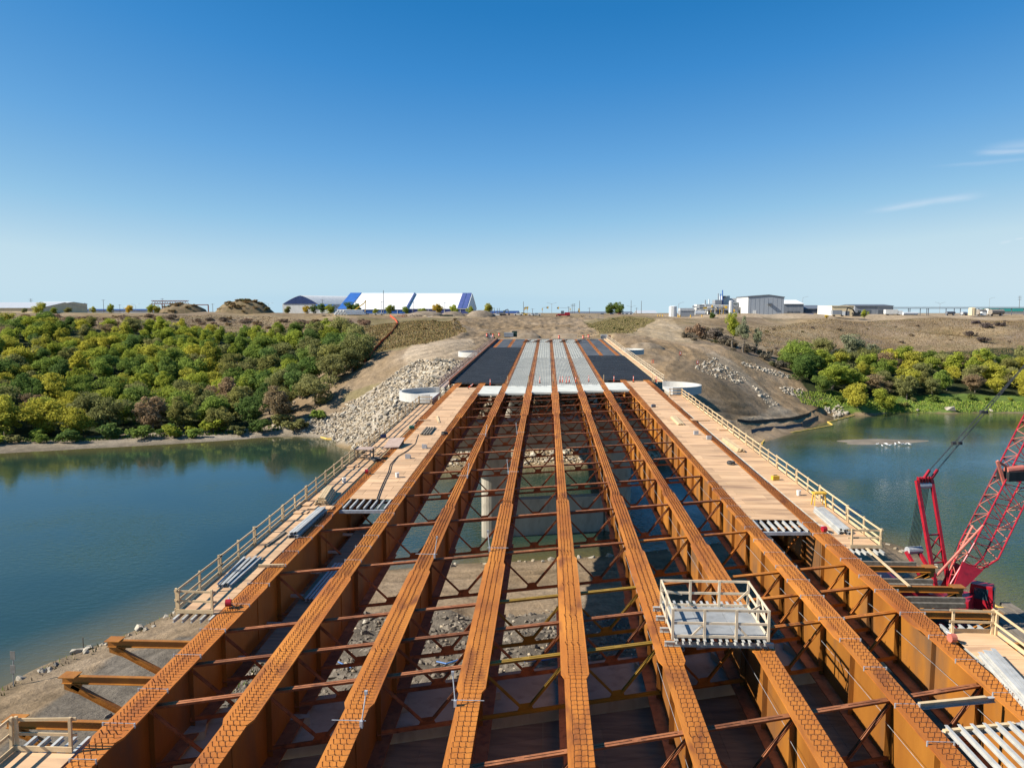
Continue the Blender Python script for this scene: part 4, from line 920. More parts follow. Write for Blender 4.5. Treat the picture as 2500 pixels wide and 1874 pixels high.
# tool clutter on the decks
def torus(c, R, r, n=14, m=6):
    mb = MB(); vs_ = [(c[0]+(R+r*math.cos(2*math.pi*b_/m))*math.cos(2*math.pi*a/n), c[1]+(R+r*math.cos(2*math.pi*b_/m))*math.sin(2*math.pi*a/n), c[2]+r*math.sin(2*math.pi*b_/m)) for a in range(n) for b_ in range(m)]
    return mb.add(vs_, [(a*m+b_, ((a+1) % n)*m+b_, ((a+1) % n)*m+(b_+1) % m, a*m+(b_+1) % m) for a in range(n) for b_ in range(m)])
for xy, lab, mt in [(c2(1640,397),'coil of black cable near the work table','black'),(c8(900,640),'coil of dark hose on the right plywood deck','cable'),((1085,1060),'coil of dark cable on left plywood deck near the timbers','black')]:
    p = atB(*xy, .05); t_ = thing('cable_coil', p, lab, 'cable coil', 'cable coils on the decks')
    for k in range(4): torus((p[0]+random.uniform(-.05,.05), p[1]+random.uniform(-.05,.05), p[2]+.05+.06*k), .34-.02*k, .035).build('loop', M[mt], t_)
for xy, lab, mt in [(c2(1693,215),'blue grey tool bag beside the left guard rail','dkblue'),(c2(1912,147),'green tool case near the left outer girder','green'),(c8(1240,760),'yellow tool case on the right plywood deck','yellow'),(c8(300,200),'grey tool box at the far end of the right plywood deck','dkgrey')]:
    p = atB(*xy, .05); t_ = thing('tool_box', p, lab, 'tool box', 'tool boxes on the decks'); MB().cbox((p[0],p[1],p[2]+.16),.55,.3,.30,.3).build('case', M[mt], t_); MB().bar((p[0]-.15,p[1]-.05,p[2]+.36),(p[0]+.15,p[1]+.05,p[2]+.36),.04).build('handle', M['black'], t_)
for xy, lab in [(c2(1390,560),'white bucket on the left walkway'),(c8(1420,880),'white bucket on the right walkway before the trestle'),(c2(1800,520),'white bucket on the left plywood deck')]:
    p = atB(*xy, .04); t_ = thing('bucket', p, lab, 'bucket', 'buckets on the decks'); MB().tube((p[0],p[1],p[2]),(p[0],p[1],p[2]+.36),.13,.16,12).build('pail', M['offwhite'], t_); MB().bar((p[0]-.15,p[1],p[2]+.34),(p[0]+.16,p[1]-.1,p[2]+.44),.02).build('handle', M['galv'], t_)
# yellow trestle on the right walkway
p = atB(*c8(1575,960), .03); t_ = thing('saw_trestle', p, 'yellow saw trestle beside the right guard rail', 'trestle')
MB().cbox((p[0], p[1], p[2]+.88), .85, .5, .1, .1).build('top', M['yellow'], t_)
for dx in (-.36, .36):
    for dy in (-.25, .25): MB().bar((p[0]+dx*.9, p[1]+dy*.6, p[2]+.83), (p[0]+dx*1.05, p[1]+dy*1.3, p[2]), .06).build('leg', M['yellow'], t_)
# lifeline stanchions clamped to the third and fourth girders
sts = [(883,1771,2),(1113,1720,3),(1061,1360,2),(1197,1344,3),(1141,1166,2),(1241,1156,3),(1185,1064,2),(1263,1059,3)]
for k, (a, b_, gi) in enumerate(sts):
    y = atB(a, b_)[1]; x = GX[gi]; w = fl_width(gi, y); z = zb(y)+.012
    t_ = thing('lifeline_stanchion', (x, y, z), f'galvanised lifeline stanchion clamped to the {ORD[gi]} girder, {ORD[k//2]} from the front', 'stanchion', 'lifeline stanchions')
    sx_ = w/2+.02 if gi == 2 else -w/2-.02
    MB().tube((x-w/2-.16, y, z+.17), (x+w/2+.16, y, z+.17), .015, .015, 6).build('clamp_rod', M['galv'], t_)
    MB().cbox((x+sx_, y-.05, z+.08), .10, .14, .24).build('clamp', M['galv'], t_)
    MB().tube((x+sx_, y-.05, z+.1), (x+sx_+(.1 if gi == 2 else -.12), y+.25, z+1.0), .022, .022, 8).build('post', M['galv'], t_)
    MB().cbox((x+sx_+(.1 if gi == 2 else -.12), y+.25, z+1.02), .1, .1, .12).build('eye', M['galv'], t_)
# loose planks over the right brackets and the timber platforms in the left bay below
for k, (a, b_, lab) in enumerate([((2066+50,1338),(2220,1430),'long pale plank laid over the right brackets, farther one'),((2154,1382),(2220,1428),'long pale plank over the right brackets, nearer one')][:1]):
    A_, B_ = atB(*a, .06), atB(*b_, .06); tag(MB().bar(A_, B_, .14, .05).build('plank', M['timber']), 'long pale plank laid over the brackets right of the outermost girder', 'plank')
t_ = thing('hanging_platform', (-13.3, 36, -1.5), 'narrow plywood platform in shade between the first and second girders', 'platform')
for k in range(17):
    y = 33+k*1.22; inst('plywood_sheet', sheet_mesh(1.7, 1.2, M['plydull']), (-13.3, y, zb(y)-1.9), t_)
for k in range(6): MB().bar((-14.9, 33+k*3.6, zb(33+k*3.6)-2.02), (-11.6, 33+k*3.6, zb(33+k*3.6)-2.02), .12, .14).build('bearer', M['alu'], t_)
t_ = thing('aluminium_beams', (-13.3, 40, -1.2), 'aluminium joists lying on the shaded platform in the left bay', 'joist stack')
for k in range(5): MB().ibeam((-13.7+k*.2, 39, zb(39)-1.76), (-13.6+k*.2, 44.5, zb(44)-1.76), .14, .17, .028).build('joist', M['alu'], t_)

# ================================================================ red crawler crane on the right bank
def crane():
    cx_, cy_ = 38.0, 76.5; gz = -16.7
    t_ = thing('crawler_crane', (cx_, cy_, gz), 'red lattice boom crawler crane standing on the right bank', 'crane')
    f = Vector((.80, -.60, 0)).normalized(); s_ = Vector((f.y, -f.x, 0)); up = Vector((0,0,1)); O = Vector((cx_, cy_, gz))
    def W(a, b_, c): return O+f*a+s_*b_+up*c
    def obox(mb, a0, a1, b0, b1, c0, c1, taper=0.0):
        return mb.add([W(a0,b0,c0),W(a1,b0,c0),W(a1,b1,c0),W(a0,b1,c0),W(a0+taper,b0,c1),W(a1-taper,b0,c1),W(a1-taper,b1,c1),W(a0+taper,b1,c1)],[(0,3,2,1),(4,5,6,7),(0,1,5,4),(1,2,6,5),(2,3,7,6),(3,0,4,7)])
    for sg in (-1, 1):
        mb = MB(); pts = []
        for k in range(9): an = math.pi/2+math.pi*k/8; pts.append((-3.6+.6*math.cos(an), .6+.6*math.sin(an)))
        for k in range(9): an = -math.pi/2+math.pi*k/8; pts.append((3.6+.6*math.cos(an), .6+.6*math.sin(an)))
        mb.extrude([W(a, sg*2.6-.45, c) for a, c in pts], s_*.9); tr = mb.build('track', M['black'], t_)
        for k in range(6): MB().tube(W(-3+k*1.2, sg*2.6-.5, .6), W(-3+k*1.2, sg*2.6+.5, .6), .4, .4, 10).build('road_wheel', M['red'], tr)
    obox(MB(), -2.2, 2.2, -2.0, 2.0, .5, 1.3).build('carbody', M['red'], t_)
    body = obox(MB(), -5.2, 2.6, -1.55, 1.55, 1.45, 3.0, .05).build('upper_body', M['red'], t_)
    obox(MB(), -4.8, -1.0, .35, 1.5, 3.002, 3.7, .1).build('engine_hood', M['red'], body)
    obox(MB(), -6.6, -5.2, -2.2, 2.2, 1.3, 3.2, .1).build('counterweight', M['red'], t_)
    cab = obox(MB(), 2.0, 4.2, -2.9, -1.6, 1.5, 3.9, .18).build('cab', M['red'], t_)
    for (a0, a1, b0, b1, c0, c1) in ((4.05,4.17,-2.75,-1.75,2.35,3.6),(2.5,3.7,-2.925,-2.89,2.5,3.6),(2.5,3.7,-1.61,-1.575,2.5,3.6)):
        obox(MB(), a0, a1, b0, b1, c0, c1).build('window', M['glass'], cab)
    obox(MB(), 2.1, 4.3, -3.0, -1.5, 1.36, 1.48).build('cab_step', M['salmon'], t_)
    for k in range(3):
        MB().tube(W(-3.4+k*1.5, -1.2, 3.35), W(-3.4+k*1.5, .2, 3.35), .42, .42, 14).build('winch_drum', M['cable'], t_)
    # gantry mast
    top = Vector(atY(2243, 1172, 77.5)); base = Vector(atY(2284, 1432, 74.5))
    md = (top-base); sdv = Vector((1,.25,0)).normalized()
    wb, wt = .95, 1.05
    LB, RB = base, base+sdv*1.45; LT, RT = top-sdv*.2, top+sdv*1.45
    mast = MB(); mast.bar(LB, LT, .34, .30); mast.build('mast_leg', M['red'], t_)
    mast = MB(); mast.bar(RB, RT, .30, .30); mast.build('mast_leg', M['red'], t_)
    lat = MB()
    for q in (.22, .48): lat.bar(LB.lerp(LT, q), RB.lerp(RT, q), .14)
    lat.bar(LB.lerp(LT, .22), RB.lerp(RT, .35), .1); lat.bar(RB.lerp(RT, .35), LB.lerp(LT, .48), .1); lat.bar(RB.lerp(RT,.22), LB.lerp(LT,.33), .1); lat.bar(LB.lerp(LT,.33), RB.lerp(RT,.48), .1)
    lat.build('mast_lacing', M['red'], t_)
    for k in range(5): MB().cbox(LT.lerp(RT, .1+.2*k)+up*.05, .12, .5, .55).build('sheave_plate', M['red'], t_)
    MB().tube(LT.lerp(RT,.12)-up*.55, LT.lerp(RT,.9)-up*.55, .33, .33, 12).build('sheave_block', M['galv'], t_)
    for q in (.4, .95): MB().bar(LT.lerp(RT, q), LT.lerp(RT, q)+Vector((.75,.3,.95)), .22).build('pendant_link', M['red'], t_)
    # rear A frame and hoist ropes down to it
    bail = Vector(atY(2225, 1345, 79.5)); tail = Vector(atY(2260, 1390, 77.0))
    for dx in (0, 1.4): MB().bar(bail+sdv*(dx-.6), tail+sdv*(dx-.2)-up*1.2, .30, .3).build('rear_strut', M['red'], t_)
    MB().tube(bail+sdv*-.5+up*.1, bail+sdv*1.1+up*.1, .4, .4, 12).build('bail_sheave', M['galv'], t_)
    obox(MB(), -5.6, -4.0, -1.5, 1.5, 3.0, 3.4).build('rear_deck', M['red'], t_)
    ropes = MB()
    for k in range(9): ropes.tube(LT.lerp(RT, .14+.09*k)-up*.5, bail+sdv*(-.4+.16*k)+up*.2, .03, .03, 4, caps=False)
    ropes.build('boom_hoist_rope', M['cable'], t_)
    # lattice boom leaning up to the right and out of the picture
    b0 = Vector(atY(2322, 1428, 74.0)); b1 = Vector(atY(2505, 1062, 80.0)); bd = (b1-b0).normalized()
    e1 = Vector((.94, .1, -.2)); e1 = (e1-bd*e1.dot(bd)).normalized(); e2 = bd.cross(e1).normalized()
    if e2.y < 0: e2 = -e2
    Lb = 34.0
    def ch(i, q):
        w = min(1.0, .15+q/4.5)
        a, c = [(-1,-1),(1,-1),(1,1),(-1,1)][i]
        return b0+bd*q+e1*(a*w*1.35+.9*min(1,q/4.5))+e2*(c*w*1.05)
    for i in range(4):
        mb = MB(); qs = [0, 4.5]+[4.5+k*5.9 for k in range(1, 6)]
        for a, c in zip(qs[:-1], qs[1:]): mb.tube(ch(i,a), ch(i,c), .085, .085, 8)
        mb.build('boom_chord', M['red'] if i in (0,1,2) else M['red'], t_)
    for face in range(4):
        i, j = face, (face+1) % 4; mb = MB(); q = 1.0; k = 0
        while q < Lb-1.5:
            st_ = 1.15
            mb.tube(ch(i,q) if k % 2 else ch(j,q), ch(j,q+st_) if k % 2 else ch(i,q+st_), .042, .042, 6, caps=False)
            if k % 2 == 0: mb.tube(ch(i,q), ch(j,q), .035, .035, 6, caps=False)
            q += st_; k += 1
        mb.build('boom_lacing', M['red'] if face % 2 == 0 else M['salmon'], t_)
    MB().extrude([b0-e2*.9-e1*.5-up*.6, b0-e2*.9+e1*.4-up*.4, ch(1,2.8), ch(0,2.4)], e2*.12).build('boom_foot', M['red'], t_)
    MB().extrude([b0+e2*.9-e1*.5-up*.6, b0+e2*.9+e1*.4-up*.4, ch(2,2.8), ch(3,2.4)], e2*.12).build('boom_foot', M['red'], t_)
    # auxiliary winch clamped on the boom back, boom stops
    q = ch(0, 12.0); aw = MB(); aw.cbox(q+Vector((.9,.6,.2)), 2.2, 1.6, .9, .2); aw.build('boom_winch_house', M['black'], t_)
    MB().tube(q+Vector((.0,.2,.75)), q+Vector((1.8,.5,.9)), .35, .35, 10).build('boom_winch_drum', M['salmon'], t_)
    MB().bar(q+Vector((-.2,0,-.6)), q+Vector((-1.0,0,1.7)), .25).build('boom_winch_arm', M['salmon'], t_)
    MB().bar(q+Vector((-1.0,0,1.7)), q+Vector((.4,.3,.9)), .2).build('boom_winch_arm', M['salmon'], t_)
    for dx in (0, 1.2): MB().tube(LB.lerp(LT,.1)+sdv*(dx+.3), ch(0, 6.5)+e2*dx*1.2, .12, .12, 8).build('boom_stop', M['salmon'], t_)
    # pendants from the mast head to the boom tip
    tip = b0+bd*44+e1*.9
    pen = MB()
    for q in (.4, .95):
        for dd in (-.09, .09):
            a = LT.lerp(RT, q)+Vector((.75,.3,.95)); c = tip+e2*(q-.6)*2.5
            pen.tube(a+e2*dd, c+e2*dd, .028, .028, 5, caps=False)
        for f_ in (.11, .24): pen.cbox(a.lerp(c, f_), .35, .35, .3)
    pen.build('pendant_rope', M['cable'], t_)
    hl = MB(); hl.tube(W(-.5,-.3,3.5), ch(0, 12.0)+Vector((-.9,0,1.2)), .025, .025, 4, caps=False); hl.tube(W(0,-.3,3.4), ch(3, 30.0), .02, .02, 4, caps=False); hl.build('hoist_rope', M['cable'], t_)
crane()
# timber mats under the crane and on the bank
for k in range(14):
    x = 33+k*1.05; y = 66.0; tag(MB().box(x, x+1.0, y, y+14+2*math.sin(k*2.1), -16.9, -16.62+.03*(k % 3)).build('crane_mat', M['oldtimber']), f'grey timber crane mat on the right bank, {ORD[k]} from the bridge', 'timber mat', 'timber mats under the crane')

# ================================================================ stones
def rock_mesh(seed, mat):
    r = random.Random(seed); bm = bmesh.new()
    for _ in range(13):
        v = Vector((r.gauss(0,1), r.gauss(0,1), r.gauss(0,1))).normalized(); bm.verts.new((v.x*r.uniform(.8,1.15), v.y*r.uniform(.7,1.0), v.z*r.uniform(.55,.8)))
    bmesh.ops.convex_hull(bm, input=bm.verts)
    for v in [v for v in bm.verts if not v.link_faces]: bm.verts.remove(v)
    me = bpy.data.meshes.new('stone'); bm.to_mesh(me); bm.free(); me.materials.append(mat); return me
ROCKS = [rock_mesh(k, M['rock']) for k in range(9)]
RV = [(np.array([v.co[:] for v in me.vertices]), [tuple(p.vertices) for p in me.polygons]) for me in ROCKS]
def wpoly(pts, y0=58.0): return [tuple(hit(a, b, y0)[:2]) for a, b in pts]
def sample(poly, dens):
    P = np.array(poly); lo, hi = P.min(0), P.max(0); A_ = (hi-lo).prod(); n_ = int(A_*dens)
    q = lo+(hi-lo)*rng.random((n_, 2)); return q[inpoly(q[:,0], q[:,1], poly)]
def riprap(name, poly, dens, size, lab, nbig=0, lift=.15, mat=None, cat='rocks'):
    pts = sample(poly, dens)
    if len(pts) == 0: return None
    rows = []
    for x, y in pts:
        s_ = size*float(np.exp(rng.normal(0, .33))); z = terr(x, y)+s_*lift
        if z < WZ-.25: continue
        rows.append((s_/math.hypot(x-CAM[0], y), x, y, z, s_))
    rows.sort(reverse=True)
    c = np.mean([r[1:4] for r in rows], 0)
    t_ = thing(name, (c[0], c[1], terr(c[0], c[1])), lab, cat)
    for r in rows[:nbig]:
        o = inst('stone', ROCKS[random.randrange(9)], r[1:4], t_, rot=(random.uniform(-.4,.4), random.uniform(-.4,.4), random.uniform(0,6.28)), scale=(r[4],)*3)
    mb = MB()
    for r in rows[nbig:]:
        V, Fc = RV[random.randrange(9)]; a = random.uniform(0, 6.28); ca_, sa_ = math.cos(a), math.sin(a)
        v = V*r[4]; v = np.stack([v[:,0]*ca_-v[:,1]*sa_, v[:,0]*sa_+v[:,1]*ca_, v[:,2]], 1)+np.array(r[1:4])
        n0 = len(mb.v); mb.v += v.tolist(); mb.f += [tuple(q+n0 for q in f) for f in Fc]
    if mb.v:
        me = bpy.data.meshes.new('loose_stones'); me.from_pydata((np.array(mb.v)-worg(t_)).tolist(), [], mb.f); me.materials.append(mat or M['rockstuff'])
        o = bpy.data.objects.new('loose_stones', me); COL.objects.link(o); o.parent = t_; tag(o, kind='stuff')
    return t_
m, n, l = nt('mixed_fieldstones')
out = n.new('ShaderNodeOutputMaterial'); b = n.new('ShaderNodeBsdfPrincipled'); l.new(b.outputs[0], out.inputs[0]); b.inputs['Roughness'].default_value = .9; b.inputs['Specular IOR Level'].default_value = .2
geo = n.new('ShaderNodeNewGeometry'); rp = n.new('ShaderNodeValToRGB'); l.new(geo.outputs['Random Per Island'], rp.inputs[0])
e_ = rp.color_ramp.elements; e_[0].color = (.205,.16,.108,1); e_[1].color = (.50,.435,.335,1); q_ = rp.color_ramp.elements.new(.45); q_.color = (.34,.275,.19,1); q_ = rp.color_ramp.elements.new(.75); q_.color = (.41,.34,.245,1)
nz = n.new('ShaderNodeTexNoise'); nz.inputs['Scale'].default_value = 2.5; nz.inputs['Detail'].default_value = 4; l.new(geo.outputs['Position'], nz.inputs['Vector'])
hv = n.new('ShaderNodeHueSaturation'); mr_ = n.new('ShaderNodeMapRange'); mr_.inputs[1].default_value=.3; mr_.inputs[2].default_value=.7; mr_.inputs[3].default_value=.75; mr_.inputs[4].default_value=1.2; l.new(nz.outputs[0], mr_.inputs[0]); l.new(mr_.outputs[0], hv.inputs['Value']); l.new(rp.outputs[0], hv.inputs['Color']); l.new(hv.outputs[0], b.inputs['Base Color'])
M['rockstuff'] = m
riprap('riprap_slope', wpoly([(1000,888),(1128,884),(1128,960),(1010,1040),(900,1100),(856,1098),(846,1080),(800,1062),(690,1046),(664,1040),(700,1030),(800,1018),(850,985),(890,965),(950,925)], 150), 3.4, .40, 'slope of pale fieldstone riprap left of the bridge on the far bank', nbig=280)
riprap('riprap_slope', [(-26,151),(-10,155),(8,158),(26,164),(26,171),(8,166),(-10,163),(-26,160)], 3.0, .36, 'strip of pale fieldstones at the water edge under the bridge', nbig=60)
riprap('riprap_slope', [(-17,180),(17,184),(17,236),(-17,232)], 1.6, .42, 'pale fieldstone slope under the far deck', nbig=0)
riprap('shore_stones', offs(dense(NEAR_SHORE[2:16],3), -.3)+offs(dense(NEAR_SHORE[2:16],3), -1.9)[::-1], .55, .38, 'row of pale stones along the near river edge', nbig=60, lift=.1)
riprap('rubble', [(-25,50),(25,54),(25,76),(-25,72)], .5, .17, 'scattered pale rubble on the muddy near bank under the girders', nbig=30, lift=.1)
M['clod'] = surf('clods_of_earth', (.10,.085,.066), (.18,.15,.116), .95, 1.2, 6, .5, 7)
riprap('earth_clods', [(-34,36),(26,40),(26,73),(-24,72),(-32,62)], 2.6, .24, 'clods of dug up grey earth on the near bank under the girders', lift=.0, mat=M['clod'], cat='earth')
riprap('earth_clods', [(-34,54),(-26,50),(-20,64),(-22,74),(-28,71),(-33,63)], 4.5, .17, 'dark clods and gravel on the near left bank beside the brackets', lift=.0, mat=M['clod'], cat='earth')
riprap('rock_pile', wpoly([(1693,897),(1740,872),(1770,890),(1826,930),(1797,937),(1758,926),(1713,908)],150), 1.1, .33, 'heap of broken rocks on dark earth beside the dirt track right of the bridge', nbig=60)
riprap('rock_pile', wpoly([(1792,884),(1840,888),(1946,921),(1916,924),(1826,897)],150), 2.2, .33, 'ridge of pale rocks below the shrubs beyond the dirt track', nbig=60)
riprap('rock_pile', wpoly([(1898,942),(1962,948),(1960,970),(1916,962)],150), 2.2, .30, 'patch of pale rocks between the dirt track and the right bank trees', nbig=40)
riprap('rock_pile', wpoly([(1837,942),(1880,967),(1902,987),(1872,998),(1858,975)],150), 1.2, .28, 'line of rocks curving along the inside of the dirt track', nbig=40)
riprap('rock_pile', wpoly([(2008,996),(2050,992),(2075,1007),(2036,1018)],150), 3.0, .4, 'pale riprap at the tip of the right bank by the water', nbig=40)
riprap('rock_pile', wpoly([(655,985),(720,982),(735,1000),(660,1004)],150), 1.4, .33, 'small rock heap by the dark slope left of the riprap', nbig=20)
for k, (a, b_, s_, lab) in enumerate([(2322,1001,1.5,'large pale boulder at the far right shore'),(2240,1003,.8,'smaller pale boulder at the far right shore'),(2418,1003,.8,'flat pale stone at the far right shore'),(340,1535,.5,'grey boulder on the near left shore'),(190,1592,.55,'brown boulder on the near left shore'),(818,1375+80,.5,'round boulder on the near bank under the girders')]):
    p = hit(a, b_); o = inst('boulder', ROCKS[k], (p[0], p[1], max(p[2], WZ)+s_*.25), None, rot=(0,0,k), scale=(s_*1.4, s_, s_)); tag(o, lab, 'boulder', 'boulders along the shore')

# ================================================================ trees and shrubs
def leaf_mat(name, transl=.42):
    m, n, l = nt(name); out = n.new('ShaderNodeOutputMaterial')
    oi = n.new('ShaderNodeObjectInfo'); geo = n.new('ShaderNodeNewGeometry')
    hv = n.new('ShaderNodeHueSaturation'); mr_ = n.new('ShaderNodeMapRange'); mr_.inputs[3].default_value = .75; mr_.inputs[4].default_value = 1.25; l.new(geo.outputs['Random Per Island'], mr_.inputs[0])
    l.new(oi.outputs['Color'], hv.inputs['Color']); l.new(mr_.outputs[0], hv.inputs['Value'])
    d = n.new('ShaderNodeBsdfDiffuse'); t = n.new('ShaderNodeBsdfTranslucent'); mx = n.new('ShaderNodeMixShader'); mx.inputs[0].default_value = transl
    l.new(hv.outputs[0], d.inputs['Color']); l.new(hv.outputs[0], t.inputs['Color']); l.new(d.outputs[0], mx.inputs[1]); l.new(t.outputs[0], mx.inputs[2]); l.new(mx.outputs[0], out.inputs['Surface']); return m
M['leaf'] = leaf_mat('leaves'); M['twig'] = leaf_mat('dry_twigs', .1)
M['bark'] = surf('bark', (.10,.08,.06), (.19,.16,.125), .9, 3, 5, .3, 8)
def crown_mesh(seed, rx, rz, clumps, per, leaf, low=.18, drop=.0):
    """leaf faces gathered in uneven clumps through the crown volume (unit tree, base at 0)"""
    r = np.random.default_rng(seed); V, Fc = [], []
    cc = []
    lobes = []
    for _ in range(6):
        v = r.normal(0,1,3); v /= np.linalg.norm(v); lobes.append((v*r.uniform(.25,.60)*np.array([1,1,1.1]), r.uniform(.40,.62)))
    for q in range(clumps):
        lc, lr = lobes[q % 6]; v = r.normal(0,1,3); v /= np.linalg.norm(v)
        p = lc+v*lr*r.uniform(.55,1.0)
        cc.append(p*np.array([rx, rx, rz*.95]))
    zc = low*2*rz+rz
    for c in cc:
        rad = r.uniform(.16,.40)*rx; k = int(per*r.uniform(.6,1.4))
        u = r.normal(0,1,(k,3)); u /= np.linalg.norm(u,axis=1)[:,None]; rr = rad*r.uniform(.35,1.0,k)**.5
        P = c+u*rr[:,None]*np.array([1.1,1.1,.85])
        for p, nn in zip(P, u):
            nn = nn*.7+r.normal(0,.55,3)+np.array([0,0,.35]); nn /= np.linalg.norm(nn); a = np.cross(nn, r.normal(0,1,3)); a /= np.linalg.norm(a)+1e-9; b_ = np.cross(nn, a); s_ = leaf*r.uniform(.6,1.5)
            i0 = len(V); q = p+np.array([0,0,zc])
            V += [q-a*s_*.5, q+b_*s_*.32, q+a*s_*.6, q-b_*s_*.32]; Fc.append((i0,i0+1,i0+2,i0+3))
    me = bpy.data.meshes.new('crown'); me.from_pydata(np.array(V).tolist(), [], Fc); me.materials.append(M['leaf']); return me
def trunk_mesh(seed, h, r0, limbs=5, spread=.5):
    r = random.Random(seed); mb = MB(); pts = [Vector((0,0,-.4))]
    for k in range(1, 5): pts.append(Vector((r.uniform(-.03,.03)*h, r.uniform(-.03,.03)*h, h*k/4*.8)))
    rad = [r0, r0*.85, r0*.65, r0*.45, r0*.25]
    for k in range(4): mb.tube(pts[k], pts[k+1], rad[k], rad[k+1], 7, caps=False)
    for k in range(limbs):
        q = r.uniform(.35,.85); a = pts[1].lerp(pts[3], (q-.2)/.8); an = r.uniform(0,6.28); e = a+Vector((math.cos(an)*spread*h*.45, math.sin(an)*spread*h*.45, r.uniform(.12,.32)*h)); mid_ = a.lerp(e,.5)+Vector((0,0,-.02*h))
        mb.tube(a, mid_, r0*.42, r0*.28, 5, caps=False); mb.tube(mid_, e, r0*.28, r0*.08, 5, caps=False)
    return mb.mesh('trunk', M['bark'])
# unit crowns: height about 1 x 8 m trees
CROWNS = [crown_mesh(10+k, 2.9, 3.5, 64, 120, .25, low=.0) for k in range(6)]+[crown_mesh(30+k, 2.1, 3.4, 36, 110, .24, low=.16) for k in range(3)]
BUSH = [crown_mesh(50+k, 1.6, 1.15, 16, 80, .30, low=.0) for k in range(4)]
TRUNKS = [trunk_mesh(k, 6.5, .22) for k in range(4)]
BTR = [trunk_mesh(20+k, 2.0, .08, 7, .9) for k in range(3)]
TWIG = [crown_mesh(70+k, 1.25, .85, 15, 110, .15, low=-.12) for k in range(4)]
PAL = {'green':[(0.206,0.270,0.055),(0.237,0.300,0.060),(0.175,0.234,0.054)],'dark':[(0.119,0.180,0.046),(0.131,0.192,0.054)],'lime':[(0.331,0.360,0.054),(0.294,0.336,0.054)],'yellow':[(0.438,0.402,0.060),(0.388,0.372,0.060)],'olive':[(0.256,0.246,0.078),(0.281,0.270,0.102),(0.225,0.228,0.084)],'brown':[(0.306,0.228,0.126),(0.325,0.228,0.132)],'gold':[(0.587,0.420,0.050)],'grey':[(0.250,0.264,0.156)]}
CNAME = {'green':'mid green','dark':'dark green','lime':'lime green','yellow':'yellow green','olive':'dull olive','brown':'brown leaved','gold':'golden yellow','grey':'grey green'}
def tree(x, y, h, kind, lab, cat='tree', group=None, wide=1.0, narrow=False, z=None, sink=.2):
    z = terr(x, y)-sink if z is None else z
    t_ = thing('tree', (x, y, z), lab, cat, group); s_ = h/8.2; rz = random.uniform(0, 6.28)
    c = random.choice(PAL[kind]); j = random.uniform(.85,1.15)
    cm = random.choice(CROWNS[6:]) if narrow else random.choice(CROWNS[:6])
    k1 = inst('crown', cm, (x, y, z), t_, rot=(0,0,rz), scale=(s_*wide*random.uniform(.9,1.1), s_*wide*random.uniform(.9,1.1), s_*1.12)); k1.color = (c[0]*j, c[1]*j, c[2]*j, 1)
    k2 = inst('trunk', random.choice(TRUNKS), (x, y, z), t_, rot=(0,0,rz), scale=(s_,s_,s_))
    return t_
def shrub(x, y, h, kind, lab, group, twig=False, wide=1.0, z=None):
    z = (terr(x, y) if z is None else z)-.1; s_ = h/2.3; rz = random.uniform(0,6.28); c = random.choice(PAL[kind]) if isinstance(kind, str) else kind; j = random.uniform(.85,1.15)
    if twig:
        t_ = inst('shrub', random.choice(TWIG), (x, y, z), None, rot=(0,0,rz), scale=(s_*wide*1.3, s_*wide*1.3, s_*1.2)); t_.color = (c[0]*j, c[1]*j, c[2]*j, 1); return tag(t_, lab, 'shrub', group)
    t_ = thing('shrub', (x, y, z), lab, 'shrub', group)
    k1 = inst('foliage', random.choice(BUSH), (x, y, z), t_, rot=(0,0,rz), scale=(s_*wide, s_*wide, s_)); k1.color = (c[0]*j, c[1]*j, c[2]*j, 1)
    inst('stem', random.choice(BTR), (x, y, z), t_, rot=(0,0,rz), scale=(s_*.8,s_*.8,s_*.8)); return t_
def poisson(poly, dist, tries=6000):
    P = np.array(poly); lo, hi = P.min(0), P.max(0); pts = []
    cand = lo+(hi-lo)*rng.random((tries, 2)); cand = cand[inpoly(cand[:,0], cand[:,1], poly)]
    for c in cand:
        if all((c[0]-q[0])**2+(c[1]-q[1])**2 > dist*dist for q in pts): pts.append(c)
    return pts
# wood on the far left bank, rows seen one above the other up the slope
wood = [(-200,148),(-150,172),(-112,184),(-84,192),(-66,197),(-58,208),(-56,232),(-64,262),(-76,285),(-100,300),(-150,312),(-225,312),(-290,300),(-290,120)]
tr = poisson(wood, 6.1, 9000)
kinds_w = ['green']*6+['lime']*9+['yellow']*5+['olive']*4+['dark']*3+['brown']*1
wooded = []
for (x, y) in tr:
    px_, py_, _ = proj(np.array([x, y, terr(x,y)+6]))
    if px_ < -190 or (px_ < -40 and rng.random() < .35): continue
    wooded.append((x, y, px_))
for (x, y, px_) in wooded:
    # the trees nearest the beach on the right are brown and olive, yellow ones stand at the left
    d_ = y-(164+(x+122)*.5)
    k_ = random.choice(kinds_w)
    if d_ < 34 and px_ > 330: k_ = random.choice(['olive','brown','olive','dark','green'])
    elif d_ < 34 and px_ < 250: k_ = random.choice(['yellow','yellow','lime','olive'])
    elif px_ > 560: k_ = random.choice(['green','green','dark','olive','lime'])
    h = random.uniform(8.0, 11.5) if d_ < 100 else random.uniform(6.5, 9.0)
    row_ = 'front edge by the beach' if d_ < 30 else ('lower part' if d_ < 60 else ('middle' if d_ < 95 else 'top edge'))
    col_ = 'far left' if px_ < 200 else ('centre left' if px_ < 400 else ('centre right' if px_ < 600 else 'right end'))
    tree(x, y, h, k_, f'{CNAME[k_]} leafy tree, {row_} of the left bank wood, {col_}', group=f'{CNAME[k_]} trees, {row_} of the left wood, {col_}', wide=random.uniform(1.1,1.4))
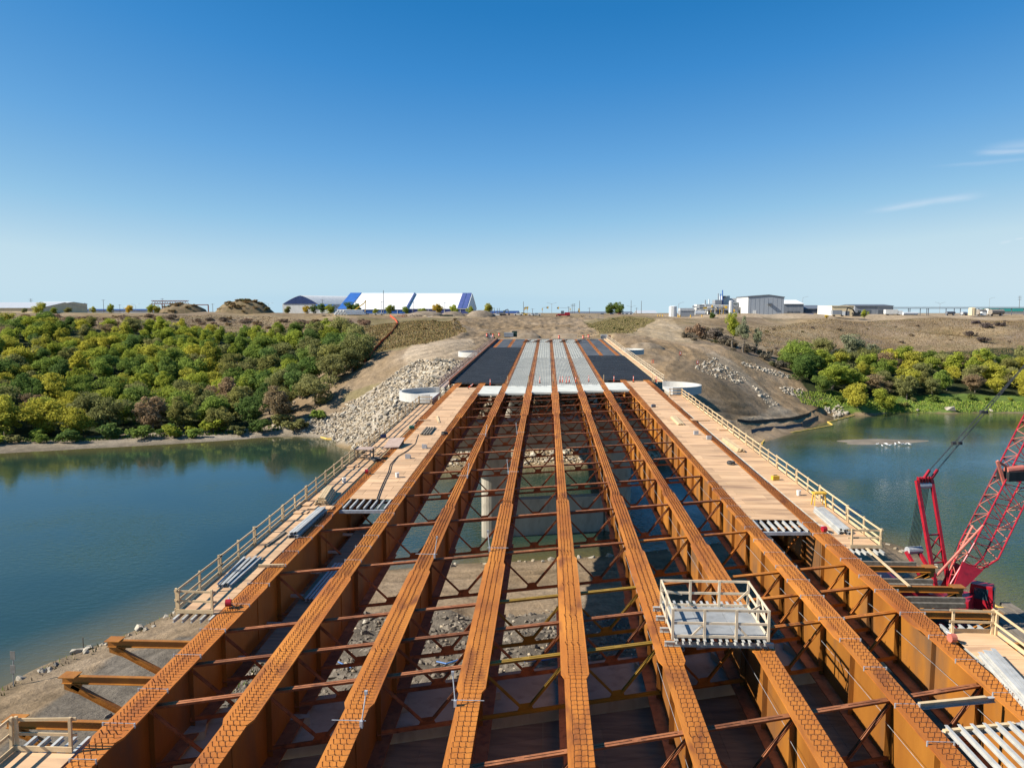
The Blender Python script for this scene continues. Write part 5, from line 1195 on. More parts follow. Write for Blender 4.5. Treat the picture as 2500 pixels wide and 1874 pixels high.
# low growth at the foot of the wood
for (x, y) in poisson([(-175,154),(-120,174),(-80,187),(-60,194),(-60,200),(-84,193),(-120,181),(-175,162)], 5.2):
    k_ = random.choice(['green','dark','olive','lime']); shrub(x, y, random.uniform(2.0,4.2), k_, f'{CNAME[k_]} low shrub at the foot of the left bank wood', f'{CNAME[k_]} shrubs at the foot of the wood', wide=1.3)
# single trees near the top of the left slope
for (a, b_, Y, h, k_, lab) in [(865,838,268,7.5,'lime','round lime green tree at the right edge of the left wood'),(770,860,255,8,'yellow','yellow topped tree near the right edge of the left wood'),(815,868,250,8,'dark','dark tree at the right corner of the left wood'),(600,905,240,9,'dark','broad dark green tree in the right part of the left wood')]:
    p = atY(a, b_, Y); tree(p[0], p[1], h, k_, lab)
# brown leafless scrub over the left hilltop
def hw_(x, y):
    q = float(proj(np.array([x, y, terr(x, y)]))[0])
    return 'above the far left of the wood' if q < 180 else ('below the red gantry' if q < 420 else ('below the larger mound' if q < 640 else 'below the arched hall'))
scr = poisson(wpoly([(0,778),(120,800),(330,812),(480,802),(640,800),(880,800),(900,790),(640,776),(440,778),(120,772)], 150), 5.5)
for (x, y) in scr[:72]:
    c = random.choice([(.22,.155,.105),(.26,.17,.12),(.20,.155,.115),(.27,.19,.10)])
    shrub(x, y, random.uniform(1.6,3.4), c, f'brown leafless shrub on the dry hill {hw_(x, y)}', f'brown shrubs {hw_(x, y)}', twig=True, wide=1.3)
for (x, y) in poisson(wpoly([(1650,828),(1760,852),(1860,884),(1935,912),(1960,890),(1900,862),(1800,815),(1700,808)],150), 5.4)[:30]:
    shrub(x, y, random.uniform(1.6,3.4), random.choice([(.24,.185,.115),(.21,.175,.12),(.27,.20,.11),(.18,.17,.085)]), 'dry brown shrub on the slope between the cut and the right tree belt', 'dry shrubs left of the right belt', twig=True, wide=1.1)
for (a, b_, h_) in [(1770,842,4.5),(1790,850,4),(1822,868,3.5),(1840,872,3),(1680,832,4)]:
    p = atY(a, b_, 272); shrub(p[0], p[1], h_, (.21,.175,.125), 'grey brown brush between the large bushes and the poplar', 'brush below the poplar', twig=True)
for (x, y) in poisson(wpoly([(860,800),(1110,780),(1138,812),(1040,840),(900,868),(860,850)],150), 7.0)[:20]:
    k_ = random.choice([(.12,.10,.035),(.15,.105,.045),(.075,.10,.03),(.17,.12,.055)])
    shrub(x, y, random.uniform(.6,1.4), k_, 'low brownish shrub on the grassy knoll left of the road cut', 'low shrubs on the left knoll', twig=True, wide=1.5)
for (x, y) in poisson(wpoly([(1425,790),(1520,776),(1590,785),(1540,812),(1470,812)],150), 7.0)[:14]:
    k_ = random.choice([(.13,.12,.04),(.17,.125,.05),(.075,.10,.03)]); shrub(x, y, random.uniform(.6,1.3), k_, 'low olive shrub on the grassy mound right of the road cut', 'low shrubs on the right mound', twig=True, wide=1.5)
# right bank: belt of trees, then scrub on the hill
belt = wpoly([(1985,968),(1960,930),(1925,900),(1930,880),(2060,870),(2250,900),(2350,880),(2450,862),(2620,862),(2620,962),(2300,958),(2100,966)], 150)
belt = [(62+0,240)]+[] if False else belt
kinds_r = ['olive']*5+['lime']*4+['yellow']*4+['green']*4+['brown']
for (x, y) in poisson([(84,240),(92,237),(110,249),(150,256),(205,262),(205,300),(160,298),(122,290),(96,284),(80,268),(76,250)], 6.4):
    k_ = random.choice(kinds_r)
    if x < 92: k_ = random.choice(['green','lime','dark','green'])
    row_ = 'front row' if y < 256 else ('middle row' if y < 275 else 'back row'); col_ = 'left end' if x < 100 else ('middle' if x < 135 else 'right part')
    tree(x, y, random.uniform(6.8,9.8), k_, f'{CNAME[k_]} leafy tree, {row_} of the right bank belt, {col_}', group=f'{CNAME[k_]} trees, {row_} of the right belt, {col_}', wide=random.uniform(1.15,1.4))
for (x, y) in poisson([(80,236),(100,243),(150,251),(210,254),(210,258),(150,255),(100,248)], 5.0):
    k_ = random.choice(['green','lime','olive','dark']); shrub(x, y, random.uniform(1.0,2.2), k_, f'{CNAME[k_]} shrub at the foot of the right bank trees', f'{CNAME[k_]} shrubs at the right bank', wide=1.2)
for (a, b_, Y, h, k_, lab, nar) in [(1815,862,262,11.5,'grey','tall thin grey green poplar with pale trunks above the dirt track',True),(1788,868,268,13,'lime','slender tree with yellow green top left of the poplar',True),(1846,855,268,9,'grey','grey green tree right of the tall poplar',True),(2075,880,292,12,'grey','large rounded grey green willow behind the right belt',False),(2135,890,288,9,'grey','smaller grey green willow right of the large willow',False),(1945,870,272,10,'green','bright green tree at the left end of the right belt',False),(2030,965,246,5,'dark','small dark conical bush in front of the right belt',True)]:
    p = atY(a, b_, Y); tree(p[0], p[1], h, k_, lab, narrow=nar, wide=.8 if nar else 1.25)
for (a, b_, Y, h, c, lab, w) in [(1700,840,278,7,(.30,.20,.13),'large rounded pinkish brown bush beside the cut slope, left one',.85),(1735,848,276,7,(.22,.18,.145),'large rounded grey brown bush beside the cut slope, middle one',.85),(1765,855,274,5.5,(.20,.17,.14),'large grey brown bush beside the cut slope, right one',.85),(1870,880,262,4.5,(.20,.17,.12),'grey twiggy bush below the poplar',.85),(1905,890,258,4.5,(.19,.165,.12),'grey twiggy bush left of the right belt',.85)]:
    p = atY(a, b_, Y); shrub(p[0], p[1], h, c, lab, None, twig=True, wide=w)
for (x, y) in poisson(wpoly([(1780,800),(2000,800),(2300,790),(2500,780),(2600,800),(2500,850),(2250,880),(2100,850),(1900,860)],150), 11)[:36]:
    c = random.choice([(.21,.155,.10),(.18,.14,.105),(.24,.175,.105),(.17,.135,.115),(.20,.17,.08)])
    shrub(x, y, random.uniform(.7,1.8), c, 'low brown shrub on the '+('upper' if y > 350 else 'lower')+' dry hillside right of the river', 'brown shrubs on the right hillside, '+('upper' if y > 350 else 'lower')+' part', twig=True, wide=1.15)
for (a, b_, c) in [(2380,790,(.15,.12,.12)),(2410,800,(.155,.125,.12)),(2440,795,(.15,.12,.11)),(2370,820,(.16,.125,.11)),(2400,835,(.15,.12,.105))]:
    p = hit(a, b_, 150); shrub(p[0], p[1], 3.4, c, 'dark purplish thicket on the right hillside', 'dark thickets on the right hill', twig=True, wide=1.3)
# grass: reedy strip on the right shore, tufts on the near bank, one mass each
def grass(name, poly, dens, hgt, cols, lab, wid=.12):
    pts = sample(poly, dens); V, Fc, Cc = [], [], []
    for x, y in pts:
        z = terr(x, y)
        if z < WZ-.05: continue
        an = rng.uniform(0, 6.28); h = hgt*rng.uniform(.5,1.4); lx, ly = rng.normal(0,.25,2)*h; c = cols[rng.integers(len(cols))]
        i0 = len(V); dx, dy = math.cos(an)*wid, math.sin(an)*wid; V += [(x-dx,y-dy,z-.05),(x+dx,y+dy,z-.05),(x+lx,y+ly,z+h)]; Fc.append((i0,i0+1,i0+2)); Cc += [(*c,1)]*3
    me = bpy.data.meshes.new(name); me.from_pydata(V, [], Fc); ca = me.color_attributes.new('blade','FLOAT_COLOR','POINT'); ca.data.foreach_set('color', np.array(Cc).ravel()); me.materials.append(M['blade'])
    o = bpy.data.objects.new(name, me); COL.objects.link(o); tag(o, lab, kind='stuff')
m, n, l = nt('grass_blades'); out = n.new('ShaderNodeOutputMaterial'); b = n.new('ShaderNodeBsdfDiffuse'); at = n.new('ShaderNodeAttribute'); at.attribute_name = 'blade'; l.new(at.outputs['Color'], b.inputs['Color']); l.new(b.outputs[0], out.inputs[0]); M['blade'] = m
grass('reeds', [(74,232),(88,237),(110,243.2),(150,244.4),(215,246),(215,252),(150,251),(110,250),(88,246),(74,240)], 14, .42, [(.15,.22,.03),(.21,.27,.04),(.12,.19,.045),(.26,.28,.07)], 'tall green reeds and grass along the far right shore', .16)
grass('shore_grass', [(-180,149),(-122,174),(-90,186),(-62,196),(-62,200),(-90,190),(-122,179),(-180,156)], 6, .5, [(.07,.12,.02),(.10,.14,.03)], 'short green grass between beach and wood on the left', .15)
grass('dry_grass', wpoly([(880,800),(1120,782),(1140,812),(1040,840),(890,868)],150), 9, .38, [(.24,.165,.075),(.27,.195,.09),(.17,.155,.055),(.22,.135,.07)], 'dry brown grass on the knoll left of the road cut', .13)
grass('dry_grass', wpoly([(1430,790),(1520,774),(1600,780),(1545,814),(1465,814)],150), 9, .38, [(.23,.185,.08),(.28,.21,.11),(.16,.155,.06)], 'dry grass on the mound right of the road cut', .13)
grass('dry_grass', wpoly([(1780,800),(2000,778),(2600,774),(2600,850),(2250,880),(2100,850),(1880,860)],150), 2.2, .35, [(.18,.125,.07),(.21,.15,.085),(.15,.105,.065),(.16,.125,.06)], 'dry grass over the hillside right of the river', .16)
grass('dry_grass', wpoly([(0,772),(640,772),(860,778),(860,800),(480,806),(150,802)],150), 1.6, .35, [(.18,.125,.07),(.21,.155,.08),(.15,.105,.06)], 'dry grass over the hilltop left of the river', .16)
grass('weeds', [(-31,56),(-27,52),(-21,62),(-20,72),(-24,70),(-29,64)], 7, .4, [(.08,.13,.025),(.12,.15,.04),(.16,.15,.07)], 'green weeds on the near left bank beside the brackets', .07)
grass('weeds', offs(dense(NEAR_SHORE[1:7],3), -.3)+offs(dense(NEAR_SHORE[1:7],3), -2.2)[::-1], 2.2, .35, [(.10,.14,.03),(.24,.19,.11),(.28,.22,.14)], 'dry and green weeds along the near left water edge', .07)

# ================================================================ shore items
def floatline(name, pts, lab, r=.22, z=WZ+.05):
    pp = [Vector(atZ(a, b_, z)) for a, b_ in pts]; fine_ = []
    for a, b_ in zip(pp[:-1], pp[1:]):
        n_ = max(1, int((b_-a).length/1.6))
        for k in range(n_): fine_.append(a.lerp(b_, k/n_)+Vector((random.uniform(-.12,.12), random.uniform(-.12,.12), 0)))
    fine_.append(pp[-1]); t_ = thing(name, fine_[0], lab, 'float boom', 'yellow float booms')
    for a, b_ in zip(fine_[:-1], fine_[1:]): MB().tube(a, b_, r*random.uniform(.85,1.1), r*random.uniform(.85,1.1), 8).build('float', M['boomyel'], t_)
floatline('float_boom', [(1859,1083),(1872,1068),(1925,1057),(1990,1046),(2018,1041),(2034,1038),(2022,1030),(2055,1022),(2090,1013),(2126,1009)], 'yellow float boom lying on the water off the right bank')
floatline('float_boom', [(2362,1448),(2395,1456),(2422,1474),(2437,1485),(2460,1487),(2475,1500),(2510,1518)], 'yellow float boom beside the crane at the right edge', .24)
floatline('float_boom', [(779,1058),(784,1067),(800,1071),(838,1073)], 'pale float boom at the foot of the left riprap')
# silt fence round the right bank nose
pp = [hit(a, b_, 150) for a, b_ in [(1800,1030),(1830,1034),(1880,1030),(1930,1026),(1970,1016),(1995,1003),(2000,994)]]
t_ = thing('silt_fence', pp[0], 'black silt fence along the nose of the right bank', 'silt fence')
for a, b_ in zip(pp[:-1], pp[1:]):
    MB().add([(a[0],a[1],a[2]-.6),(b_[0],b_[1],b_[2]-.6),(b_[0],b_[1],b_[2]+.8),(a[0],a[1],a[2]+.8),(a[0]+.04,a[1]+.06,a[2]-.6),(b_[0]+.04,b_[1]+.06,b_[2]-.6),(b_[0]+.04,b_[1]+.06,b_[2]+.8),(a[0]+.04,a[1]+.06,a[2]+.8)],[(0,1,2,3),(4,7,6,5),(0,4,5,1),(1,5,6,2),(2,6,7,3),(3,7,4,0)]).build('fabric', M['silt'], t_)
    MB().bar((a[0],a[1],a[2]-.5),(a[0],a[1],a[2]+1.0),.08).build('stake', M['pole'], t_)
pp = [hit(a, b_, 150) for a, b_ in [(1835,1060),(1870,1053),(1920,1050),(1960,1043),(1985,1030),(2020,1015)]]
t_ = thing('silt_sheet', pp[0], 'crumpled black geotextile sheet sliding down to the water on the right bank', 'geotextile')
for a, b_ in zip(pp[:-1], pp[1:]):
    j = random.uniform(.3,.9); MB().add([(a[0],a[1]-.6,a[2]-.3),(b_[0],b_[1]-.6,b_[2]-.3),(b_[0]+.3,b_[1]+1.6,b_[2]+.9),(a[0]+.3,a[1]+1.6,a[2]+.5+j),(a[0],a[1],a[2]-.6),(b_[0],b_[1],b_[2]-.6)],[(0,1,2,3),(0,4,5,1),(2,5,4,3),(1,5,2),(0,3,4)]).build('fold', M['silt'], t_)
# orange snow fence down the left slope
pts = [(952,772),(960,778),(968,786),(971,793),(965,803),(955,815),(942,828),(930,838),(920,850),(910,862),(903,872),(890,884)]
pp = [hit(a, b_, 150) for a, b_ in pts]; t_ = thing('snow_fence', pp[0], 'orange snow fence running down the left slope', 'fence')
for k, (a, b_) in enumerate(zip(pp[:-1], pp[1:])):
    sag = random.uniform(.75,1.05); MB().add([(a[0],a[1],a[2]-.1),(b_[0],b_[1],b_[2]-.1),(b_[0],b_[1],b_[2]+sag),(a[0],a[1],a[2]+1.0),(a[0],a[1]+.05,a[2]-.1),(b_[0],b_[1]+.05,b_[2]-.1),(b_[0],b_[1]+.05,b_[2]+sag),(a[0],a[1]+.05,a[2]+1.0)],[(0,1,2,3),(4,7,6,5),(0,4,5,1),(1,5,6,2),(2,6,7,3),(3,7,4,0)]).build('mesh_panel', M['orange'], t_)
    MB().bar((a[0],a[1],a[2]-.2),(a[0],a[1],a[2]+1.15),.07).build('stake', M['pole'], t_)
# sign post on the near left bank
p = hit(33, 1676); p = np.array([p[0], p[1], terr(p[0], p[1])]); t_ = thing('sign_post', p, 'thin steel post with two weathered square sign plates on the near left bank', 'sign')
MB().tube((p[0],p[1],p[2]-.3),(p[0]+.15,p[1],p[2]+3.0),.04,.04,6).build('post', M['steelpole'], t_)
for z in (1.55, 2.75): MB().cbox((p[0]+.05*z, p[1]-.06, p[2]+z), .42, .04, .72).build('sign_plate', M['sign'], t_)
p = hit(204, 1588); tag(MB().tube((p[0],p[1],p[2]-.2),(p[0],p[1],p[2]+1.3),.05,.05,6).build('marker_post', M['pole']), 'short dark marker post on the near left bank', 'post')
# gulls on the sand bar
def gull():
    t_ = thing('gull', (0,0,0), 'x', 'bird', 'white gulls on the sand bar')
    bm = bmesh.new(); bmesh.ops.create_uvsphere(bm, u_segments=10, v_segments=7, radius=1)
    for v in bm.verts:
        x = v.co.x; v.co = Vector((x*.30, v.co.y*.13, v.co.z*.13*(1 if x > -.4 else .55)+.26+(.05 if x > .6 else 0)))
    me = bpy.data.meshes.new('body'); bm.to_mesh(me); bm.free(); me.materials.append(M['bird']); inst('body', me, (0,0,0), t_)
    MB().tube((.24,0,.3),(.36,0,.42),.07,.06,8).build('neck', M['bird'], t_); MB().tube((.33,0,.42),(.47,0,.42),.07,.03,8).build('head', M['bird'], t_); MB().tube((.46,0,.415),(.56,0,.40),.022,.008,5).build('beak', M['yellow'], t_)
    for s_ in (-.05, .05): MB().tube((0,s_,0),(.02,s_,.2),.014,.014,4).build('leg', M['yellow'], t_)
    for s_ in (-1, 1): MB().add([(.1,s_*.13,.32),(-.45,s_*.08,.28),(-.2,s_*.14,.22),(.1,s_*.10,.32),(-.45,s_*.05,.28),(-.2,s_*.10,.22)],[(0,1,2),(5,4,3),(0,3,4,1),(1,4,5,2),(2,5,3,0)]).build('wing', M['ltgrey'], t_)
    return t_
g0 = gull()
gl = [(2141,1086),(2154,1090),(2161,1085),(2166,1087),(2172,1089),(2186,1085),(2185,1088),(2196,1083),(2202,1086),(2206,1085),(2211,1086),(2220,1086),(2224,1088)]
for k, (a, b_) in enumerate(gl):
    p = atZ(a, b_, WZ+.12); o = g0 if k == 0 else copy_tree(g0, p, random.uniform(0,6)); o.location = (p[0], p[1], max(WZ+.05, WZ+.12)); o.scale = (1.0,)*3; o['label'] = f'white gull resting on the sand bar, {ORD[k]} from the left'
# pale hose and planks on the near bank
for (a, lab) in [([(826,1625),(842,1632),(858,1634)],'short blue hose piece on the near bank, left one'),([(1066,1621),(1090,1624),(1120,1621)],'short blue hose piece on the near bank under the third bay'),([(1280,1622),(1330,1619),(1366,1613)],'blue hose on the near bank under the fifth bay')]:
    pp = [np.array(hit(q, r, 45.0)) for q, r in a]; tag(MB().path([(q[0],q[1],terr(q[0],q[1])+.15) for q in pp], .06, 6).build('hose', M['bluepipe']), lab, 'hose', 'blue hoses on the near bank')

# ================================================================ far end of the deck
def boxes(name, px, py, Y, parts, lab, cat, group=None):
    """parts: (name, material, x0,x1,y0,y1,z0,z1) in metres about the ground point seen at px,py"""
    p = atY(px, py, Y); t_ = thing(name, p, lab, cat, group)
    for (nm, mt, *q) in parts: MB().box(p[0]+q[0], p[0]+q[1], p[1]+q[2], p[1]+q[3], p[2]+q[4], p[2]+q[5]).build(nm, mt, t_)
    return t_
boxes('site_box', 1242, 823, 249, [('body', M['grey'],-1.5,1.5,-.7,.7,.15,1.35),('lid', M['ltgrey'],-1.55,1.55,-.75,.75,1.352,1.45),('skid', M['black'],-1.4,1.4,-.6,.6,0,.148)], 'grey blue steel site box at the far end of the deck', 'site box')
boxes('waste_bin', 1254, 823, 250.5, [('body', M['dumpster'],-.5,1.1,-.7,.7,.1,1.9),('rim', M['black'],-.55,1.15,-.75,.75,1.902,2.0)], 'dark green waste bin beside the site box at the far deck end', 'bin')
boxes('concrete_blocks', 1192, 824, 246, [('block', M['conc'],-1.2,-.1,-.5,.5,0,.8),('block', M['concw'],.05,1.2,-.5,.5,0,.8),('block', M['conc'],-.6,.5,-.45,.45,.802,1.5)], 'pale concrete blocks stacked at the far left deck corner', 'blocks')
for k, (a, b_, lab) in enumerate([(1189,821,'orange barrel by the concrete blocks at the far left deck corner'),(1204,822,'orange and yellow barrel at the far left deck corner'),(1219,820,'orange barrel left of the grey site box'),(1424,826,'orange barrel at the far right end of the deck'),(1437,824,'orange barrel farthest right at the deck end'),(1365,826,'orange barrel at the middle of the far deck end')]):
    p = atY(a, b_, 245.5); t_ = thing('barrel', p, lab, 'barrel', 'orange barrels at the deck end'); MB().tube(p, p+np.array([0,0,.95]), .33, .25, 12).build('drum', M['orange'], t_); MB().tube(p+np.array([0,0,.35]), p+np.array([0,0,.5]), .335, .32, 12).build('band', M['white'], t_); MB().tube(p+np.array([0,0,-.02]), p+np.array([0,0,.05]), .45, .45, 10).build('base', M['black'], t_)
p = atY(1455, 828, 248); t_ = thing('stair_ramp', (p[0],p[1],p[2]), 'timber ramp with pale handrails at the far right end of the deck', 'ramp')
MB().bar((p[0]-6,p[1],p[2]+.1),(p[0]+1,p[1]+1,p[2]+1.5),1.6,.15).build('ramp_deck', M['timber'], t_)
for dy in (-.8, .8):
    for k in range(6): MB().box(p[0]-5.8+k*1.3,p[0]-5.7+k*1.3,p[1]+dy-.05,p[1]+dy+.05,p[2]+.1+k*.26,p[2]+1.2+k*.26).build('post', M['timber'], t_)
    for h_ in (.65, 1.15): MB().bar((p[0]-6,p[1]+dy,p[2]+h_),(p[0]+1,p[1]+dy+.2,p[2]+h_+1.4),.07,.12).build('rail', M['timber'], t_)
boxes('stacked_form', 1474, 828, 250, [('frame', M['galv'],-1,1.2,-.5,.5,0,1.5),('panel', M['concw'],-.9,.1,-.6,-.502,.2,1.4),('bundle', M['redbrown'],1.3,2.2,-.4,.4,0,1.2)], 'grey formwork stack beside the far ramp', 'formwork')
for k, (a, b_, lab) in enumerate([(1068,884,'pale concrete block on the left terrace, left one'),(1087,886,'pale concrete block on the left terrace, right one')]):
    p = hit(a, b_, 150); tag(MB().cbox((p[0],p[1],p[2]+.45), 1.5, .9, .9, .05).build('concrete_block', M['conc']), lab, 'block', 'concrete blocks on the terrace')
for k, (a, b_, lab) in enumerate([(1661,868,'red and white marker board on the dirt right of the bridge, left one'),(1703,890,'red and white marker board on the dirt right of the bridge, by the rock heap')]):
    p = hit(a, b_, 150); t_ = thing('marker_board', p, lab, 'marker', 'marker boards on the dirt'); MB().cbox((p[0],p[1],p[2]+.7), .55, .06, .95).build('board', M['orange'], t_); MB().cbox((p[0],p[1]-.035,p[2]+.75), .25, .02, .6).build('stripe', M['white'], t_); MB().cbox((p[0],p[1]+.1,p[2]+.1), .5, .5, .2).build('base', M['black'], t_)
for k, (a, b_, lab) in enumerate([(1592,886,'red post on the dirt right of the deck, left of a pair'),(1596,886,'red post on the dirt right of the deck, right of a pair'),(873,902,'small red post on the dark slope left of the bridge')]):
    p = hit(a, b_, 150); tag(MB().tube(p, p+np.array([0,0,.95]), .08, .06, 8).build('marker_post', M['orange']), lab, 'post', 'red marker posts')

# ================================================================ plateau: buildings
GZ = 10.4
def quadbld(t_, name, mat, pts):                 # closed solid: front polygon extruded backwards
    MB().extrude([Vector(p) for p, _ in pts], Vector(pts[0][1])).build(name, mat, t_)
def gable(px0, px1, py_eave, py_ridge, Yf, depth, lab, wall, roof, base_py=772, stripes=(), band=None, name='building', ridge_f=.5, doors=0, cat='building'):
    """long side faces the camera; ridge runs sideways"""
    a, b_ = atY(px0, py_eave, Yf), atY(px1, py_eave, Yf); zr = atY(px0, py_ridge, Yf+depth*ridge_f)[2]; z0 = min(GZ, atY(px0, base_py, Yf)[2])
    x0, x1, ze = a[0], b_[0], a[2]; yr = Yf+depth*ridge_f; yb = Yf+depth
    t_ = thing(name, ((x0+x1)/2, Yf, z0), lab, cat)
    prof = [(Yf, z0), (yb, z0), (yb, ze), (yr, zr), (Yf, ze)]
    MB().extrude([(x0, y, z) for y, z in prof], (x1-x0, 0, 0)).build('wall', wall, t_)
    th = .25
    def roofstrip(xa, xb, m_, up=0.0, nm='roof'):
        e = .02+up
        MB().add([(xa,Yf-.5,ze-.1+e),(xb,Yf-.5,ze-.1+e),(xb,yr,zr+e),(xa,yr,zr+e),(xa,yb+.5,ze-.1+e),(xb,yb+.5,ze-.1+e),(xa,Yf-.5,ze-.1+e+th),(xb,Yf-.5,ze-.1+e+th),(xb,yr,zr+e+th),(xa,yr,zr+e+th),(xa,yb+.5,ze-.1+e+th),(xb,yb+.5,ze-.1+e+th)],
                 [(6,7,8,9),(9,8,11,10),(0,3,2,1),(3,4,5,2),(0,1,7,6),(4,10,11,5),(0,6,9,3),(3,9,10,4),(1,2,8,7),(2,5,11,8)]).build(nm, m_, t_)
    roofstrip(x0-.2, x1+.2, roof)
    for (f0, f1, m_) in stripes: roofstrip(x0+(x1-x0)*f0, x0+(x1-x0)*f1, m_, .28, 'stripe_or_gap_shade')
    if band:
        z2 = z0+(ze-z0)*band[1]; MB().box(x0-.1, x1+.1, Yf-.15, Yf-.02, z0, z2).build('wall_band', band[0], t_)
        for k in range(int((x1-x0)/5)):
            xk = x0+2.5+k*5; MB().box(xk-.15, xk+.15, Yf-.3, Yf-.152, z0, ze).build('column', M['white'], t_)
    for k in range(doors):
        xk = x0+(x1-x0)*(k+1)/(doors+1); MB().box(xk-1.6, xk+1.6, Yf-.12, Yf-.02, z0, z0+3.6).build('door', M['dkgrey'], t_)
    return t_
# two large white fabric halls with blue ends
gable(824, 992, 755.5, 716.5, 480, 66, 'large white fabric storage hall with bright blue left end', M['fabric'], M['fabric'], 766, [(0,.17,M['blue']),(.984,1.0,M['navy'])], (M['blue'],.95), 'fabric_hall')  # last navy strip paints the shade of the gap between the halls
gable(997, 1141, 754, 717, 484, 62, 'large white fabric storage hall with navy blue right end', M['fabric'], M['fabric'], 766, [(.83,.905,M['navy']),(.915,.99,M['navy'])], (M['navy'],.95), 'fabric_hall')
# arched hall with dark blue front
p0, p1 = atY(690, 760, 600), atY(778, 760, 600); t_ = thing('arched_hall', ((p0[0]+p1[0])/2, 600, GZ), 'arched pale hall with dark blue gable left of the white fabric halls', 'building')
xa, xb = p0[0], p1[0]; zw = atY(690, 742, 600)[2]; zt = atY(730, 721, 600)[2]
arc = [(xa,GZ-1),(xb,GZ-1)]+[(xb+(xa-xb)*k/14, zw+(zt-zw)*(1-abs(2*k/14-1)**1.35)) for k in range(15)]
MB().extrude([(x,600,z) for x, z in arc], (42,70,0)).build('hall_shell', M['offwhite'], t_)
fr = [(xa+.4,zw),(xb-.4,zw)]+[(xb-.4+(xa-xb+.8)*k/14, zw+(zt-.2-zw)*(1-abs(2*k/14-1)**1.35)) for k in range(1,14)]
MB().extrude([(x,599.7,z) for x, z in fr], (0,.25,0)).build('blue_gable', M['dkblue'], t_)
gable(764, 805, 751, 744, 570, 20, 'small blue roofed annexe between the arched hall and fabric hall', M['offwhite'], M['blue'], 765, name='annexe')
gable(-120, 100, 752, 739, 430, 44, 'long low cream shed with pale metal roof at the far left edge', M['tan'], M['ltgrey'], 768, name='shed')
gable(70, 143, 742, 738, 470, 30, 'cream box shed behind the far left shed', M['tan'], M['offwhite'], 768, name='shed')
gable(145, 372, 758, 755, 640, 30, 'very long low blue white shed on the left skyline', M['offwhite'], M['dkblue'], 772, name='shed')
gable(1195, 1265, 765, 759.5, 640, 30, 'low blue warehouse on the skyline right of the fabric halls', M['blue'], M['dkblue'], 775, name='warehouse')
gable(1392, 1546, 765, 761, 700, 30, 'long low grey warehouse behind the big green tree', M['offwhite'], M['dkgrey'], 775, name='warehouse', doors=6)
gable(1558, 1605, 765, 758.5, 640, 30, 'low rounded grey shed left of the white tank', M['grey'], M['ltgrey'], 775, name='shed', doors=1)
# ---- plant on the right
def vtank(px0, px1, pt, pb, Y, mat, lab, dome=.35, cat='tank'):
    a, b_ = atY(px0, pb, Y), atY(px1, pb, Y); r = (b_[0]-a[0])/2; xc = a[0]+r; zt_ = atY(px0, pt, Y)[2]; z0 = min(a[2], GZ)
    t_ = thing('storage_tank', (xc, Y, z0), lab, cat, 'tanks on the plateau'); MB().tube((xc,Y,z0),(xc,Y,zt_),r,r,24).build('shell', mat, t_, smooth=False)
    MB().tube((xc,Y,zt_+.01),(xc,Y,zt_+dome),r*.98,r*.35,24).build('roof', mat, t_)
    MB().bar((xc-r*.5,Y-r*.92,z0),(xc-r*.5,Y-r*.92,zt_+.6),.25,.06).build('ladder', M['steelpole'], t_)
    MB().tube((xc+r*.98,Y-.2,z0),(xc+r*1.0,Y-.2,zt_*.5+z0*.5),.12,.12,6).build('pipe', M['steelpole'], t_)
vtank(1633, 1652, 748, 774, 420, M['white'], 'squat white storage tank at the left end of the plant')
vtank(1779, 1789, 735, 776, 415, M['white'], 'slim tall white silo left of the big grey hall')
vtank(2365, 2382, 752, 768, 430, M['tan'], 'yellowish round tank on the right plateau')
# big grey hall: paler sheet paints sun on left side wall, gable front
Yf = 430; A0, A1, A2 = atY(1826, 773, Yf), atY(1913, 773, Yf), atY(1877, 721, Yf); ze = atY(1826, 725, Yf)[2]; z0 = GZ-.4
dpt = 26; sh_ = 0.0
t_ = thing('grey_hall', ((A0[0]+A1[0])/2, Yf, z0), 'large grey metal clad hall with left side wall coloured pale for sunlight', 'building')
fp = [(A0[0],z0),(A1[0],z0),(A1[0],ze-.3),(A2[0],A2[2]),(A0[0],ze)]
M['hall'] = surf('grey_blue_cladding', (.29,.315,.345), (.34,.365,.395), .5, .6, 5, stretch=(4,4,.1)); 
MB().extrude([(x,Yf,z) for x, z in fp], (sh_, dpt, 0)).build('wall', M['hall'], t_)
MB().extrude([(A0[0]-.35,Yf-.3,ze-.05),(A2[0],Yf-.3,A2[2]-.02),(A1[0]+.35,Yf-.3,ze-.35),(A1[0]+.35,Yf-.3,ze+.1),(A2[0],Yf-.3,A2[2]+.45),(A0[0]-.35,Yf-.3,ze+.42)], (sh_, dpt+.6, 0)).build('roof', M['dkgrey'], t_)
MB().extrude([(A0[0]-.03,Yf+.1,z0),(A0[0]-.03,Yf+.1,ze-.3),(A0[0]-.03+sh_,Yf+dpt-.1,ze-.3),(A0[0]-.03+sh_,Yf+dpt-.1,z0)], (-.06,-.01,0)).build('sunlit_side_sheet', M['offwhite'], t_)
v = MB(); xv_ = atY(1879, 742, Yf)[0]; zv = atY(1879, 742, Yf)[2]; v.box(xv_-1.2, xv_+.9, Yf-1.3, Yf-.02, zv-.35, zv+.5); v.build('exhaust_hood', M['dkgrey'], t_)
MB().box(A0[0]+2.6, A0[0]+4.4, Yf-.1, Yf-.02, z0, z0+3.0).build('door', M['offwhite'], t_)
for k in range(8): MB().box(A0[0]+1.2+k*2.35, A0[0]+1.3+k*2.35, Yf-.05, Yf-.005, z0, ze-.8).build('wall_seam', M['grey'], t_)
